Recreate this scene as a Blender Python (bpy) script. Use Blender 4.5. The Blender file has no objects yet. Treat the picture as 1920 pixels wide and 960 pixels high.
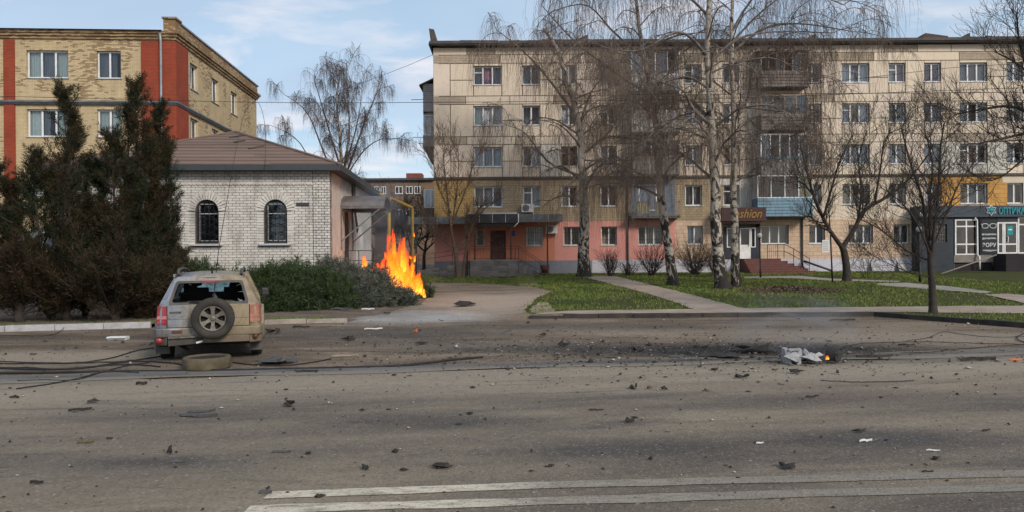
import bpy, bmesh, math, random
import numpy as np
from mathutils import Vector, Matrix, geometry
random.seed(7); RNG = np.random.default_rng(11)
SC = bpy.context.scene; COL = SC.collection
R = math.radians; PI = math.pi

# ------------------------------------------------------------------ camera, sky, sun, exposure
F = 1392.0; CH = 1.85; HZ = 475.0; ROLL = R(.4)
cam = bpy.data.objects.new('camera', bpy.data.cameras.new('camera')); COL.objects.link(cam)
cam.data.sensor_width = 36; cam.data.lens = 36*F/1920; cam.data.clip_end = 3000; cam.data.clip_start = .05
cam.matrix_world = Matrix.Translation((0, 0, CH)) @ Matrix.Rotation(R(90)-math.atan(5/F), 4, 'X') @ Matrix.Rotation(-ROLL, 4, 'Z')
SC.camera = cam
SUN_EL, SUN_AZ = R(30), R(142)          # azimuth clockwise from +Y: light comes from behind the camera, from its right
sl = bpy.data.lights.new('sun', 'SUN'); sl.energy = 1.9; sl.angle = R(14); sl.color = (1, .91, .8)
sun = bpy.data.objects.new('sun', sl); COL.objects.link(sun)
sd = Vector((math.sin(SUN_AZ)*math.cos(SUN_EL), math.cos(SUN_AZ)*math.cos(SUN_EL), math.sin(SUN_EL)))
sun.rotation_euler = sd.to_track_quat('Z', 'Y').to_euler(); sun.location = sd*60
SC.view_settings.view_transform = 'Standard'; SC.view_settings.look = 'None'; SC.view_settings.gamma = 1
SC.view_settings.exposure = 0.55
SC.cycles.max_bounces = 8; SC.cycles.transparent_max_bounces = 24

class G:
    """small node-tree builder"""
    def __init__(s, nt): s.nt = nt; s.N = nt.nodes; s.L = nt.links
    def put(s, sock, v):
        if v is None: return
        if isinstance(v, bpy.types.NodeSocket): s.L.new(v, sock)
        elif isinstance(v, bpy.types.Node): s.L.new(v.outputs[0], sock)
        else:
            if sock.type == 'RGBA' and isinstance(v, (tuple, list)) and len(v) == 3: v = (*v, 1)
            if sock.type == 'RGBA' and isinstance(v, (int, float)): v = (v, v, v, 1)
            sock.default_value = v
    def n(s, t, ins=None, **kw):
        nd = s.N.new(t)
        for k, v in kw.items(): setattr(nd, k, v)
        for k, v in (ins or {}).items(): s.put(nd.inputs[k], v)
        return nd
    def math(s, op, a, b=None, clamp=False):
        nd = s.N.new('ShaderNodeMath'); nd.operation = op; nd.use_clamp = clamp
        s.put(nd.inputs[0], a); s.put(nd.inputs[1], b); return nd.outputs[0]
    def mix(s, f, a, b, bt='MIX'):
        nd = s.N.new('ShaderNodeMix'); nd.data_type = 'RGBA'; nd.blend_type = bt
        s.put(nd.inputs[0], f); s.put(nd.inputs[6], a); s.put(nd.inputs[7], b); return nd.outputs[2]
    def sep(s, v):
        nd = s.N.new('ShaderNodeSeparateXYZ'); s.put(nd.inputs[0], v); return nd.outputs
    def comb(s, x, y, z):
        nd = s.N.new('ShaderNodeCombineXYZ')
        for i, v in enumerate((x, y, z)): s.put(nd.inputs[i], v)
        return nd.outputs[0]
    def vmul(s, v, t):
        nd = s.N.new('ShaderNodeVectorMath'); nd.operation = 'MULTIPLY'; s.put(nd.inputs[0], v); nd.inputs[1].default_value = t; return nd.outputs[0]
    def noise(s, vec, scale, detail=4, rough=.55, dist=0):
        nd = s.n('ShaderNodeTexNoise', {'Vector': vec, 'Scale': scale, 'Detail': detail, 'Roughness': rough, 'Distortion': dist}); return nd.outputs[0]
    def ramp(s, f, *st):
        nd = s.N.new('ShaderNodeValToRGB'); s.put(nd.inputs[0], f); el = nd.color_ramp.elements
        while len(el) < len(st): el.new(.5)
        for e, (p, c) in zip(el, st):
            e.position = p; e.color = (c, c, c, 1) if isinstance(c, (int, float)) else (*c, 1)[:4]
        return nd.outputs[0]
    def obj(s): return s.n('ShaderNodeTexCoord').outputs['Object']
    def gen(s): return s.n('ShaderNodeTexCoord').outputs['Generated']
    def pos(s): return s.n('ShaderNodeNewGeometry').outputs['Position']
    def rnd(s): return s.n('ShaderNodeObjectInfo').outputs['Random']
    def isl(s): return s.n('ShaderNodeNewGeometry').outputs['Random Per Island']
    def bump(s, h, strength=.3, dist=.02):
        return s.n('ShaderNodeBump', {'Height': h, 'Strength': strength, 'Distance': dist}).outputs[0]
    def bsdf(s, col, rough=.8, metal=0, normal=None, spec=.3, **kw):
        nd = s.n('ShaderNodeBsdfPrincipled', {'Base Color': col, 'Roughness': rough, 'Metallic': metal, 'Specular IOR Level': spec})
        if normal is not None: s.put(nd.inputs['Normal'], normal)
        for k, v in kw.items(): s.put(nd.inputs[k.replace('_', ' ')], v)
        return nd.outputs[0]
    def out(s, sh, vol=None):
        o = s.N.new('ShaderNodeOutputMaterial')
        if sh is not None: s.L.new(sh, o.inputs[0])
        if vol is not None: s.L.new(vol, o.inputs[1])
def new(name):
    m = bpy.data.materials.new(name); m.use_nodes = True; m.node_tree.nodes.clear(); return m, G(m.node_tree)

# world: physical sky with a broken, pale cloud layer (the same all round)
W = bpy.data.worlds.new('World'); SC.world = W; W.use_nodes = True; W.node_tree.nodes.clear(); g = G(W.node_tree)
sky = g.n('ShaderNodeTexSky', sky_type='NISHITA', sun_disc=False, sun_elevation=SUN_EL, sun_rotation=SUN_AZ, air_density=1.0, dust_density=1.6, ozone_density=1.4)
d = g.n('ShaderNodeTexCoord').outputs['Generated']; x, y, z = g.sep(d)
zz = g.math('ADD', g.math('MAXIMUM', z, 0.0), .16)
v = g.comb(g.math('DIVIDE', x, zz), g.math('DIVIDE', y, zz), 0.0)
veil = g.ramp(g.noise(v, .55, 6, .55, .4), (.33, 0.0), (.75, 1.0))
puff = g.ramp(g.noise(g.vmul(v, (1.0, 1.5, 1)), 1.9, 8, .55, .4), (.5, 0.0), (.68, 1.0))
grey = g.ramp(g.noise(g.vmul(v, (.8, 1.9, 1)), .75, 5, .5), (.45, 0.0), (.72, 1.0))
c = g.mix(.55, sky, (2.9, 4.0, 5.0))
c = g.mix(g.math('MULTIPLY', veil, .5), c, (5.0, 5.6, 6.4))
c = g.mix(g.math('MULTIPLY', grey, .75), c, (3.0, 3.5, 4.5))
c = g.mix(g.math('MULTIPLY', puff, .62), c, (6.3, 5.9, 6.0))
bg = g.n('ShaderNodeBackground', {'Color': c, 'Strength': .11})
wo = g.n('ShaderNodeOutputWorld'); g.L.new(bg.outputs[0], wo.inputs[0])

# ------------------------------------------------------------------ helpers
def S(t): t = min(1, max(0, t)); return t*t*(3-2*t)
def gk(y): return .0115*min(60, max(0, y-20))
def yk(x): return 20.9 if x < 10.2 else max(13.6, 20.9-1.79*(x-10.2))          # right kerb line
def ykl(x): return 18.35+(x+12.5)*.245 if x > -12.5 else 18.35+(x+12.5)*.05     # left kerb line
def gz(x, y):
    z = gk(y)
    if x > -1 and y > yk(x)-.05: z += .11*S((x+.6)/1.8)
    if x < -4 and y > ykl(x): z += .09*S((-4.3-x)/1.2)
    return z
def unroll(px, py):
    a, b = px-960, py-480; c, s = math.cos(ROLL), math.sin(ROLL)
    return 960+a*c-b*s, 480+a*s+b*c
def at(px, py, Y):
    px, py = unroll(px, py); return Vector(((px-960)/F*Y, Y, CH+(HZ-py)/F*Y))
def gp(px, py, dz=0):
    px, py = unroll(px, py)
    Y = 20.0
    for _ in range(25):
        z = gz((px-960)/F*Y, Y); Y = .5*Y+.5*min(400, (CH-z)*F/(py-HZ))
    X = (px-960)/F*Y
    return Vector((X, Y, gz(X, Y)+dz))
def tag(o, label=None, cat=None, group=None, kind=None):
    if label: o['label'] = label
    if cat: o['category'] = cat
    if group: o['group'] = group
    if kind: o['kind'] = kind
    return o
def thing(name, label, cat, loc=(0, 0, 0), rz=0, group=None):
    o = bpy.data.objects.new(name, None); COL.objects.link(o); o.empty_display_size = .2
    o.location = loc; o.rotation_euler = (0, 0, rz); return tag(o, label, cat, group)
def link(name, me, mat=None, parent=None, loc=None, rot=None):
    if mat is not None and len(me.materials) == 0: me.materials.append(mat)
    o = bpy.data.objects.new(name, me); COL.objects.link(o)
    if parent is not None: o.parent = parent
    if loc is not None: o.location = loc
    if rot is not None: o.rotation_euler = rot
    return o
def children(o): return [c for c in list(o.children)]
def copy_tree(o, parent=None):
    c = o.copy(); COL.objects.link(c); c.parent = parent
    for ch in children(o): copy_tree(ch, c)
    return c
class MB:
    def __init__(s): s.v = []; s.f = []; s.sm = []
    def add(s, vs, fs, smooth=False):
        b = len(s.v); s.v += [tuple(p) for p in vs]; s.f += [tuple(i+b for i in f) for f in fs]; s.sm += [smooth]*len(fs); return s
    def box(s, x0, x1, y0, y1, z0, z1):
        vs = [(x, y, z) for z in (z0, z1) for y in (y0, y1) for x in (x0, x1)]
        return s.add(vs, [(0, 2, 3, 1), (4, 5, 7, 6), (0, 1, 5, 4), (2, 6, 7, 3), (0, 4, 6, 2), (1, 3, 7, 5)])
    def hexa(s, vs): return s.add(vs, [(0, 2, 3, 1), (4, 5, 7, 6), (0, 1, 5, 4), (2, 6, 7, 3), (0, 4, 6, 2), (1, 3, 7, 5)])
    def bar(s, p, q, w, h, up=(0, 0, 1)):
        p, q = Vector(p), Vector(q); d = (q-p).normalized(); u = Vector(up)
        if abs(d.dot(u)) > .98: u = Vector((0, 1, 0))
        r = d.cross(u).normalized(); u = r.cross(d)
        vs = []
        for a in (p, q):
            for j in (-1, 1):
                for i in (-1, 1): vs.append(a+r*i*w/2+u*j*h/2)
        return s.add(vs, [(0, 1, 3, 2), (4, 6, 7, 5), (0, 4, 5, 1), (2, 3, 7, 6), (0, 2, 6, 4), (1, 5, 7, 3)])
    def tube(s, pts, rad, k=8, cap=True, smooth=True):
        pts = [Vector(p) for p in pts]; n = len(pts)
        if not hasattr(rad, '__len__'): rad = [rad]*n
        vs = []; u = None
        for i, p in enumerate(pts):
            d = (pts[min(i+1, n-1)]-pts[max(i-1, 0)]).normalized()
            if u is None: u = d.orthogonal().normalized()
            u = (u-d*u.dot(d)).normalized(); w = d.cross(u)
            for j in range(k): a = 2*PI*j/k; vs.append(p+(u*math.cos(a)+w*math.sin(a))*rad[i])
        fs = [(i*k+j, i*k+(j+1) % k, (i+1)*k+(j+1) % k, (i+1)*k+j) for i in range(n-1) for j in range(k)]
        if cap: fs += [tuple(range(k-1, -1, -1)), tuple((n-1)*k+j for j in range(k))]
        return s.add(vs, fs, smooth)
    def lathe(s, prof, k=24, axis='Z', c=(0, 0, 0), smooth=True, closed=False):
        vs = []; c = Vector(c)
        for r, h in prof:
            for j in range(k):
                a = 2*PI*j/k; x, y = r*math.cos(a), r*math.sin(a)
                vs.append(c+Vector({'Z': (x, y, h), 'Y': (x, h, y), 'X': (h, x, y)}[axis]))
        n = len(prof)
        fs = [(i*k+j, i*k+(j+1) % k, ((i+1) % n)*k+(j+1) % k, ((i+1) % n)*k+j) for i in range(n if closed else n-1) for j in range(k)]
        return s.add(vs, fs, smooth)
    def prism(s, poly, y0, y1, axis='Y'):
        n = len(poly)
        def P(a, b, h): return (a, h, b) if axis == 'Y' else ((h, a, b) if axis == 'X' else (a, b, h))
        vs = [P(a, b, y0) for a, b in poly]+[P(a, b, y1) for a, b in poly]
        tris = geometry.tessellate_polygon([[Vector((a, b, 0)) for a, b in poly]])
        fs = [tuple(t) for t in tris]+[tuple(i+n for i in reversed(t)) for t in tris]
        fs += [(i, (i+1) % n, n+(i+1) % n, n+i) for i in range(n)]
        return s.add(vs, fs)
    def mesh(s, name, fix=True):
        me = bpy.data.meshes.new(name); me.from_pydata(s.v, [], s.f)
        if any(s.sm): me.polygons.foreach_set('use_smooth', s.sm)
        if fix:
            bm = bmesh.new(); bm.from_mesh(me); bmesh.ops.recalc_face_normals(bm, faces=bm.faces); bm.to_mesh(me); bm.free()
        return me
    def build(s, name, mat, parent=None, bevel=0, loc=None, rot=None, smooth_angle=None):
        me = s.mesh(name)
        if bevel:
            bm = bmesh.new(); bm.from_mesh(me); bmesh.ops.remove_doubles(bm, verts=bm.verts, dist=1e-5)
            es = [e for e in bm.edges if len(e.link_faces) == 2 and e.calc_face_angle(0) > .5]
            bmesh.ops.bevel(bm, geom=es, offset=bevel, segments=2, affect='EDGES', profile=.6, clamp_overlap=True); bm.to_mesh(me); bm.free()
        return link(name, me, mat, parent, loc, rot)
def np_mesh(name, V, Fc, smooth=False):
    V = np.asarray(V, np.float32); Fc = np.asarray(Fc, np.int32); k = Fc.shape[1]
    me = bpy.data.meshes.new(name); me.vertices.add(len(V)); me.vertices.foreach_set('co', V.ravel())
    me.loops.add(Fc.size); me.loops.foreach_set('vertex_index', Fc.ravel())
    me.polygons.add(len(Fc)); me.polygons.foreach_set('loop_start', np.arange(0, Fc.size, k, dtype=np.int32))
    if smooth: me.polygons.foreach_set('use_smooth', np.ones(len(Fc), bool))
    me.update(calc_edges=True); return me
def tubes_mesh(name, polys, k=3, smooth=True):
    """many tapered tubes (n points each, any n) as one mesh"""
    Vs, Fs, b = [], [], 0
    by = {}
    for P, r in polys: by.setdefault(len(P), []).append((P, r))
    for n, L in by.items():
        P = np.array([p for p, _ in L], float); r = np.array([q for _, q in L], float); m = len(L)
        T = np.empty_like(P); T[:, 1:-1] = P[:, 2:]-P[:, :-2]; T[:, 0] = P[:, 1]-P[:, 0]; T[:, -1] = P[:, -1]-P[:, -2]
        T /= np.linalg.norm(T, axis=2, keepdims=True)+1e-9
        A = np.where(np.abs(T[..., 2:3]) > .8, np.array([1., .13, 0]), np.array([0.05, .1, 1.]))
        U = np.cross(T, A); U /= np.linalg.norm(U, axis=2, keepdims=True)+1e-9; Wv = np.cross(T, U)
        ang = 2*PI*np.arange(k)/k
        ring = P[:, :, None, :]+r[:, :, None, None]*(U[:, :, None, :]*np.cos(ang)[None, None, :, None]+Wv[:, :, None, :]*np.sin(ang)[None, None, :, None])
        Vs.append(ring.reshape(-1, 3))
        i = np.arange(n-1)[:, None]; j = np.arange(k)[None, :]; jn = (j+1) % k
        q = np.stack([i*k+j, i*k+jn, (i+1)*k+jn, (i+1)*k+j], -1).reshape(-1, 4)
        Fs.append((q[None]+(b+np.arange(m)*n*k)[:, None, None]).reshape(-1, 4)); b += m*n*k
    return np_mesh(name, np.concatenate(Vs), np.concatenate(Fs), smooth)
def dense(poly, step):
    o = []
    for i, p in enumerate(poly):
        q = poly[(i+1) % len(poly)]; L = math.hypot(q[0]-p[0], q[1]-p[1]); n = max(1, int(L/step))
        o += [(p[0]+(q[0]-p[0])*t/n, p[1]+(q[1]-p[1])*t/n) for t in range(n)]
    return o
def inside(x, y, poly):
    c = False; j = len(poly)-1
    for i in range(len(poly)):
        xi, yi = poly[i]; xj, yj = poly[j]
        if (yi > y) != (yj > y) and x < (xj-xi)*(y-yi)/(yj-yi)+xi: c = not c
        j = i
    return c
def sheet(name, poly, dz, mat, step=1.0, hf=None, jag=0):
    """ground sheet over a world-space outline, draped on the terrain"""
    bd = dense(poly, min(step, .5))
    if jag: bd = [(x+random.gauss(0, jag), y+random.gauss(0, jag)) for x, y in bd]
    xs = [p[0] for p in bd]; ys = [p[1] for p in bd]; pts = [Vector(p) for p in bd]; n = len(pts)
    x = min(xs)+step/2
    while x < max(xs):
        y = min(ys)+step/2
        while y < max(ys):
            if inside(x, y, bd): pts.append(Vector((x, y)))
            y += step
        x += step
    vo, _, fo, *_ = geometry.delaunay_2d_cdt(pts, [(i, (i+1) % n) for i in range(n)], [], 1, 1e-4)
    hf = hf or gz
    me = bpy.data.meshes.new(name); me.from_pydata([(p.x, p.y, hf(p.x, p.y)+dz) for p in vo], [], [tuple(f) for f in fo])
    bm = bmesh.new(); bm.from_mesh(me); bmesh.ops.recalc_face_normals(bm, faces=bm.faces)
    if sum(f.normal.z for f in bm.faces) < 0: bmesh.ops.reverse_faces(bm, faces=bm.faces)
    bm.to_mesh(me); bm.free(); me.polygons.foreach_set('use_smooth', [True]*len(me.polygons))
    return link(name, me, mat)
def pxpoly(L): return [(p.x, p.y) for p in (gp(a, b) for a, b in L)]
def text(name, s, size, mat, parent, loc, rot=(PI/2, 0, 0), shear=0, ext=.012, sx=1, align='CENTER', off=0):
    cu = bpy.data.curves.new(name, 'FONT'); cu.body = s; cu.size = size; cu.shear = shear; cu.extrude = ext; cu.align_x = align; cu.offset = off
    o = bpy.data.objects.new('tmp', cu); COL.objects.link(o); dg = bpy.context.evaluated_depsgraph_get()
    me = bpy.data.meshes.new_from_object(o.evaluated_get(dg)); bpy.data.objects.remove(o); bpy.data.curves.remove(cu)
    me.materials.clear(); t = link(name, me, mat, parent, loc, rot); t.scale = (sx, 1, 1); return t

# ------------------------------------------------------------------ materials
def M(name, col, rough=.85, metal=0, col2=None, scale=3, lo=.35, hi=.65, bump=0, bscale=30, spec=.3, rnd=0, dist=.01, stretch=None, dirt=0, dcol=(.09, .07, .05), dscale=1.3):
    """base colour varied by noise, optional per-object tint, dirt blotches and fine relief"""
    m, g = new(name); v = g.obj(); vv = g.vmul(v, stretch) if stretch else v
    c = g.mix(g.ramp(g.noise(vv, scale, 5, .6), (lo, 0.0), (hi, 1.0)), col, col2 if col2 else tuple(a*.82 for a in col))
    if rnd: c = g.mix(rnd, c, g.mix(g.rnd(), tuple(a*.55 for a in col), tuple(min(1, a*1.4) for a in col)))
    if dirt: c = g.mix(g.math('MULTIPLY', g.ramp(g.noise(vv, dscale, 7, .65, .5), (.48, 0.0), (.68, 1.0)), dirt), c, dcol)
    nb = g.bump(g.noise(v, bscale, 4, .6), bump, dist) if bump else None
    g.out(g.bsdf(c, rough, metal, nb, spec)); return m
def glassy(name, tint=(.9, .95, 1), dark=.0, refl=1.0):
    m, g = new(name); fr = g.math('ADD', g.math('MULTIPLY', g.n('ShaderNodeFresnel', {'IOR': 1.52}).outputs[0], .8), .025)
    gl = g.n('ShaderNodeBsdfGlossy', {'Color': (refl, refl, refl, 1), 'Roughness': .03})
    nn = g.bump(g.noise(g.obj(), 1.3, 2), .05, .05); g.L.new(nn, gl.inputs['Normal'])
    tr = g.n('ShaderNodeBsdfTransparent', {'Color': tint})
    mx = g.n('ShaderNodeMixShader'); g.L.new(fr, mx.inputs[0]); g.L.new(tr.outputs[0], mx.inputs[1]); g.L.new(gl.outputs[0], mx.inputs[2])
    g.out(mx.outputs[0]); return m
MT = {}
MT['glass'] = glassy('window_glass', (.8, .86, .9))
MT['carglass'] = glassy('car_glass', (.55, .75, .72))
MT['upvc'] = M('white_window_plastic', (.72, .73, .74), .45, col2=(.6, .61, .62), scale=5, dirt=.25, dcol=(.3, .28, .25))
MT['oldwood'] = M('old_window_wood', (.36, .27, .2), .8, col2=(.24, .18, .14), scale=8)
MT['sill'] = M('sill_metal', (.55, .56, .57), .5, .2, dirt=.4)
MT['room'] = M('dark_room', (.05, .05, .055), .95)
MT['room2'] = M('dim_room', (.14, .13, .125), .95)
def cloth(name, a, b):
    m, g = new(name); x, y, z = g.sep(g.obj()); f = g.noise(g.comb(g.math('MULTIPLY', x, 14.0), 0.0, g.math('MULTIPLY', z, .6)), 1, 3)
    g.out(g.bsdf(g.mix(g.ramp(f, (.3, 0.0), (.7, 1.0)), a, b), .9)); return m
MT['cur_white'] = cloth('white_net_curtain', (.68, .68, .69), (.42, .44, .48))
MT['cur_grey'] = cloth('grey_curtain', (.3, .3, .33), (.16, .17, .2))
MT['cur_mauve'] = cloth('mauve_curtain', (.33, .2, .26), (.2, .11, .16))
MT['cur_cream'] = cloth('cream_curtain', (.6, .52, .33), (.5, .4, .25))
MT['cur_sunset'] = cloth('sunset_reflection_curtain', (.65, .36, .2), (.55, .4, .3))  # orange sunset reflection in the glass, put into the curtain colour
MT['cur_green'] = cloth('grey_green_blind', (.6, .66, .62), (.54, .6, .56))
MT['cur_brown'] = cloth('brown_curtain', (.26, .15, .11), (.16, .1, .08))
MT['blackmetal'] = M('black_metal', (.025, .025, .028), .5, .3)
MT['greymetal'] = M('grey_sheet_metal', (.2, .21, .22), .5, .4, col2=(.11, .115, .12), scale=2.5, dirt=.5, bump=.15, bscale=12)
MT['darkmetal'] = M('dark_sheet_metal', (.06, .065, .075), .55, .3, col2=(.035, .037, .042), scale=3, dirt=.3)
MT['white'] = M('white_paint', (.75, .75, .74), .6, dirt=.25, dcol=(.35, .33, .3))
MT['rust'] = M('brown_painted_metal', (.12, .05, .035), .6, .2, col2=(.08, .03, .025), scale=6)
MT['yellowpipe'] = M('yellow_gas_pipe_paint', (.34, .23, .04), .55, dirt=.4)
MT['rubber'] = M('tyre_rubber', (.022, .021, .02), .85, col2=(.05, .045, .038), scale=4, bump=.2, bscale=40)
MT['concrete'] = M('concrete', (.3, .285, .265), .9, col2=(.2, .19, .175), scale=2, bump=.3, bscale=50, dirt=.4)
MT['cable'] = M('black_cable', (.02, .02, .022), .7)
def panel_mat(name, c1, c2, dirt=.45, lines=None, dc=(.16, .11, .075)):
    """pebble-dash wall panel: mottled, streaked by rain, tint differs per panel"""
    m, g = new(name); v = g.pos(); x, y, z = g.sep(v)
    c = g.mix(g.ramp(g.noise(v, .45, 5, .6), (.35, 0.0), (.68, 1.0)), c1, c2)
    c = g.mix(.22, c, g.mix(g.rnd(), tuple(a*.6 for a in c1), tuple(min(1, a*1.25) for a in c1)))
    st = g.noise(g.comb(g.math('MULTIPLY', x, 5.0), y, g.math('MULTIPLY', z, .35)), 1.2, 6, .65)
    c = g.mix(g.math('MULTIPLY', g.ramp(st, (.52, 0.0), (.8, 1.0)), dirt*.6), c, dc)
    c = g.mix(g.math('MULTIPLY', g.ramp(g.noise(v, 3.1, 8, .7), (.55, 0.0), (.75, 1.0)), dirt*.8), c, dc)
    h = g.noise(v, 26, 5, .7)
    if lines:
        b = g.n('ShaderNodeTexBrick', {'Vector': g.comb(x, z, 0.0), 'Scale': 1.0, 'Brick Width': lines[0], 'Row Height': lines[1], 'Mortar Size': .011, 'Mortar Smooth': .3, 'Color1': (1, 1, 1, 1), 'Color2': (.82, .82, .82, 1), 'Mortar': (.42, .4, .38, 1)})
        c = g.mix(.85, c, b.outputs[0], 'MULTIPLY'); h = g.math('ADD', g.math('MULTIPLY', h, .4), g.math('SUBTRACT', 1.0, b.outputs[1]))
    c = g.mix(.35, c, g.ramp(g.noise(v, 14, 6, .75), (.3, .35), (.7, 1.0)), 'MULTIPLY')
    g.out(g.bsdf(c, .92, 0, g.bump(h, .5, .015), .2)); return m
MT['beige'] = panel_mat('beige_pebbledash', (.73, .615, .48), (.65, .545, .425), .3)
MT['beige2'] = panel_mat('pinkish_beige_pebbledash', (.71, .595, .49), (.64, .535, .44), .28)
MT['dirty'] = panel_mat('weathered_brick_band', (.52, .43, .33), (.4, .32, .245), .6, (.5, .12))
MT['ochre'] = panel_mat('ochre_tiled_wall', (.46, .3, .12), (.38, .26, .14), .45, (.34, .17))
MT['tan'] = panel_mat('tan_tiled_wall', (.43, .335, .22), (.34, .265, .18), .55, (.34, .17))
MT['orange'] = panel_mat('orange_painted_wall', (.62, .34, .105), (.57, .32, .11), .2, (.8, .3))
MT['whitish'] = panel_mat('whitish_panel', (.64, .61, .55), (.53, .5, .44), .35)
MT['pink'] = panel_mat('pink_painted_wall', (.66, .30, .26), (.6, .26, .22), .3)
MT['peachdark'] = panel_mat('orange_pink_painted_wall', (.64, .25, .15), (.58, .225, .14), .25)
MT['peach'] = panel_mat('peach_painted_wall', (.68, .5, .36), (.6, .44, .32), .25, (.52, .26))
MT['plinth'] = panel_mat('grey_painted_plinth', (.2, .215, .25), (.15, .16, .185), .4)
MT['plinthw'] = panel_mat('lilac_white_plinth', (.58, .57, .63), (.45, .44, .48), .55)
MT['sealant'] = panel_mat('joint_sealant', (.27, .21, .16), (.2, .155, .115), .5)
MT['blueplaster'] = panel_mat('blue_grey_plaster', (.2, .24, .31), (.15, .18, .23), .5)
# ------------------------------------------------------------------ ground
def ell(g, pos, cx, cy, rx, ry, lo=1.0, hi=.35, ns=.9, amp=.8):
    """soft-edged stain, its outline broken by noise"""
    x, y, z = g.sep(pos)
    dx = g.math('DIVIDE', g.math('SUBTRACT', x, cx), rx); dy = g.math('DIVIDE', g.math('SUBTRACT', y, cy), ry)
    d = g.math('SQRT', g.math('ADD', g.math('MULTIPLY', dx, dx), g.math('MULTIPLY', dy, dy)))
    d = g.math('ADD', d, g.math('MULTIPLY', g.math('SUBTRACT', g.noise(pos, ns, 6, .65), .5), amp))
    return g.ramp(d, (hi, 1.0), (lo, 0.0))
def speckle(g, pos, c, amt=1.0):
    """stone chips of the asphalt or gravel, pale and dark"""
    v = g.n('ShaderNodeTexVoronoi', {'Vector': pos, 'Scale': 55.0}); r = g.sep(v.outputs[1])[0]
    c = g.mix(g.math('MULTIPLY', g.ramp(r, (.0, 1.0), (.22, 0.0)), .5*amt), c, (.025, .023, .022))
    c = g.mix(g.math('MULTIPLY', g.ramp(r, (.86, 0.0), (1.0, 1.0)), .45*amt), c, (.36, .33, .3))
    v2 = g.n('ShaderNodeTexVoronoi', {'Vector': pos, 'Scale': 11.0}); r2 = g.sep(v2.outputs[1])[0]
    near = g.ramp(v2.outputs[0], (.10, 1.0), (.2, 0.0))
    c = g.mix(g.math('MULTIPLY', g.math('MULTIPLY', near, g.ramp(r2, (.9, 0.0), (.93, 1.0))), .8*amt), c, (.42, .4, .37))
    c = g.mix(g.math('MULTIPLY', g.math('MULTIPLY', near, g.ramp(r2, (.12, 1.0), (.15, 0.0))), .9*amt), c, (.02, .018, .017))
    return c, g.math('ADD', g.noise(pos, 45, 4, .7), g.math('MULTIPLY', v.outputs[0], .8))
def asphalt():
    m, g = new('dusty_asphalt'); p = g.pos(); x, y, z = g.sep(p)
    t = g.math('SUBTRACT', y, g.math('ADD', g.math('MULTIPLY', x, .13), 12.2))           # distance from the road's edge
    along = g.comb(g.math('MULTIPLY', x, .22), g.math('MULTIPLY', t, 1.0), 0.0)
    c = g.mix(g.ramp(g.noise(along, .9, 6, .6), (.36, 0.0), (.64, 1.0)), (.115, .094, .075), (.265, .215, .155))
    c = g.mix(g.math('MULTIPLY', g.ramp(g.noise(p, .33, 5, .6), (.5, 0.0), (.72, 1.0)), .6), c, (.16, .118, .1))
    band = g.ramp(g.math('ADD', t, g.math('MULTIPLY', g.noise(p, .5, 5, .6), 1.2)), (0.0, 0.0), (1.0, 1.0))
    tt = g.math('ADD', g.math('DIVIDE', t, 6.0), .62)
    dust = g.ramp(g.math('ADD', tt, g.math('MULTIPLY', g.math('SUBTRACT', g.noise(along, 1.4, 6, .6), .5), .35)), (.12, 0.0), (.34, 1.0), (.5, .75), (.62, .1))
    c = g.mix(g.math('MULTIPLY', dust, .85), c, (.34, .283, .212))
    smear = g.ramp(g.noise(g.comb(g.math('MULTIPLY', x, .35), g.math('MULTIPLY', t, 2.2), 3.0), 1.0, 5, .55, .6), (.58, 0.0), (.72, 1.0))
    c = g.mix(g.math('MULTIPLY', smear, .62), c, (.072, .064, .058))
    for e in ((-1.0, 8.2, 1.6, .55), (1.0, 6.9, 1.5, .5), (3.6, 7.3, 1.6, .55), (-3.2, 6.6, 1.0, .3), (5.2, 6.3, 1.6, .5)):
        c = g.mix(g.math('MULTIPLY', ell(g, p, *e, ns=1.3), .7), c, (.062, .055, .053))
    c = g.mix(g.math('MULTIPLY', ell(g, p, 4.3, 13.2, 5.5, 1.5), .85), c, (.035, .031, .03))
    c = g.mix(.5, c, g.ramp(g.noise(p, 9, 7, .75), (.28, .45), (.72, 1.0)), 'MULTIPLY')
    crk = g.n('ShaderNodeTexVoronoi', {'Vector': g.mix(.25, p, g.n('ShaderNodeTexNoise', {'Vector': p, 'Scale': 1.2, 'Detail': 5.0}).outputs[1]), 'Scale': .55}, feature='DISTANCE_TO_EDGE')
    c = g.mix(g.math('MULTIPLY', g.ramp(crk.outputs[0], (.0, 1.0), (.005, 0.0)), .22), c, (.035, .032, .03))
    c, h = speckle(g, p, c, .7)
    g.out(g.bsdf(c, .82, 0, g.bump(h, .45, .012), .25)); return m
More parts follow.
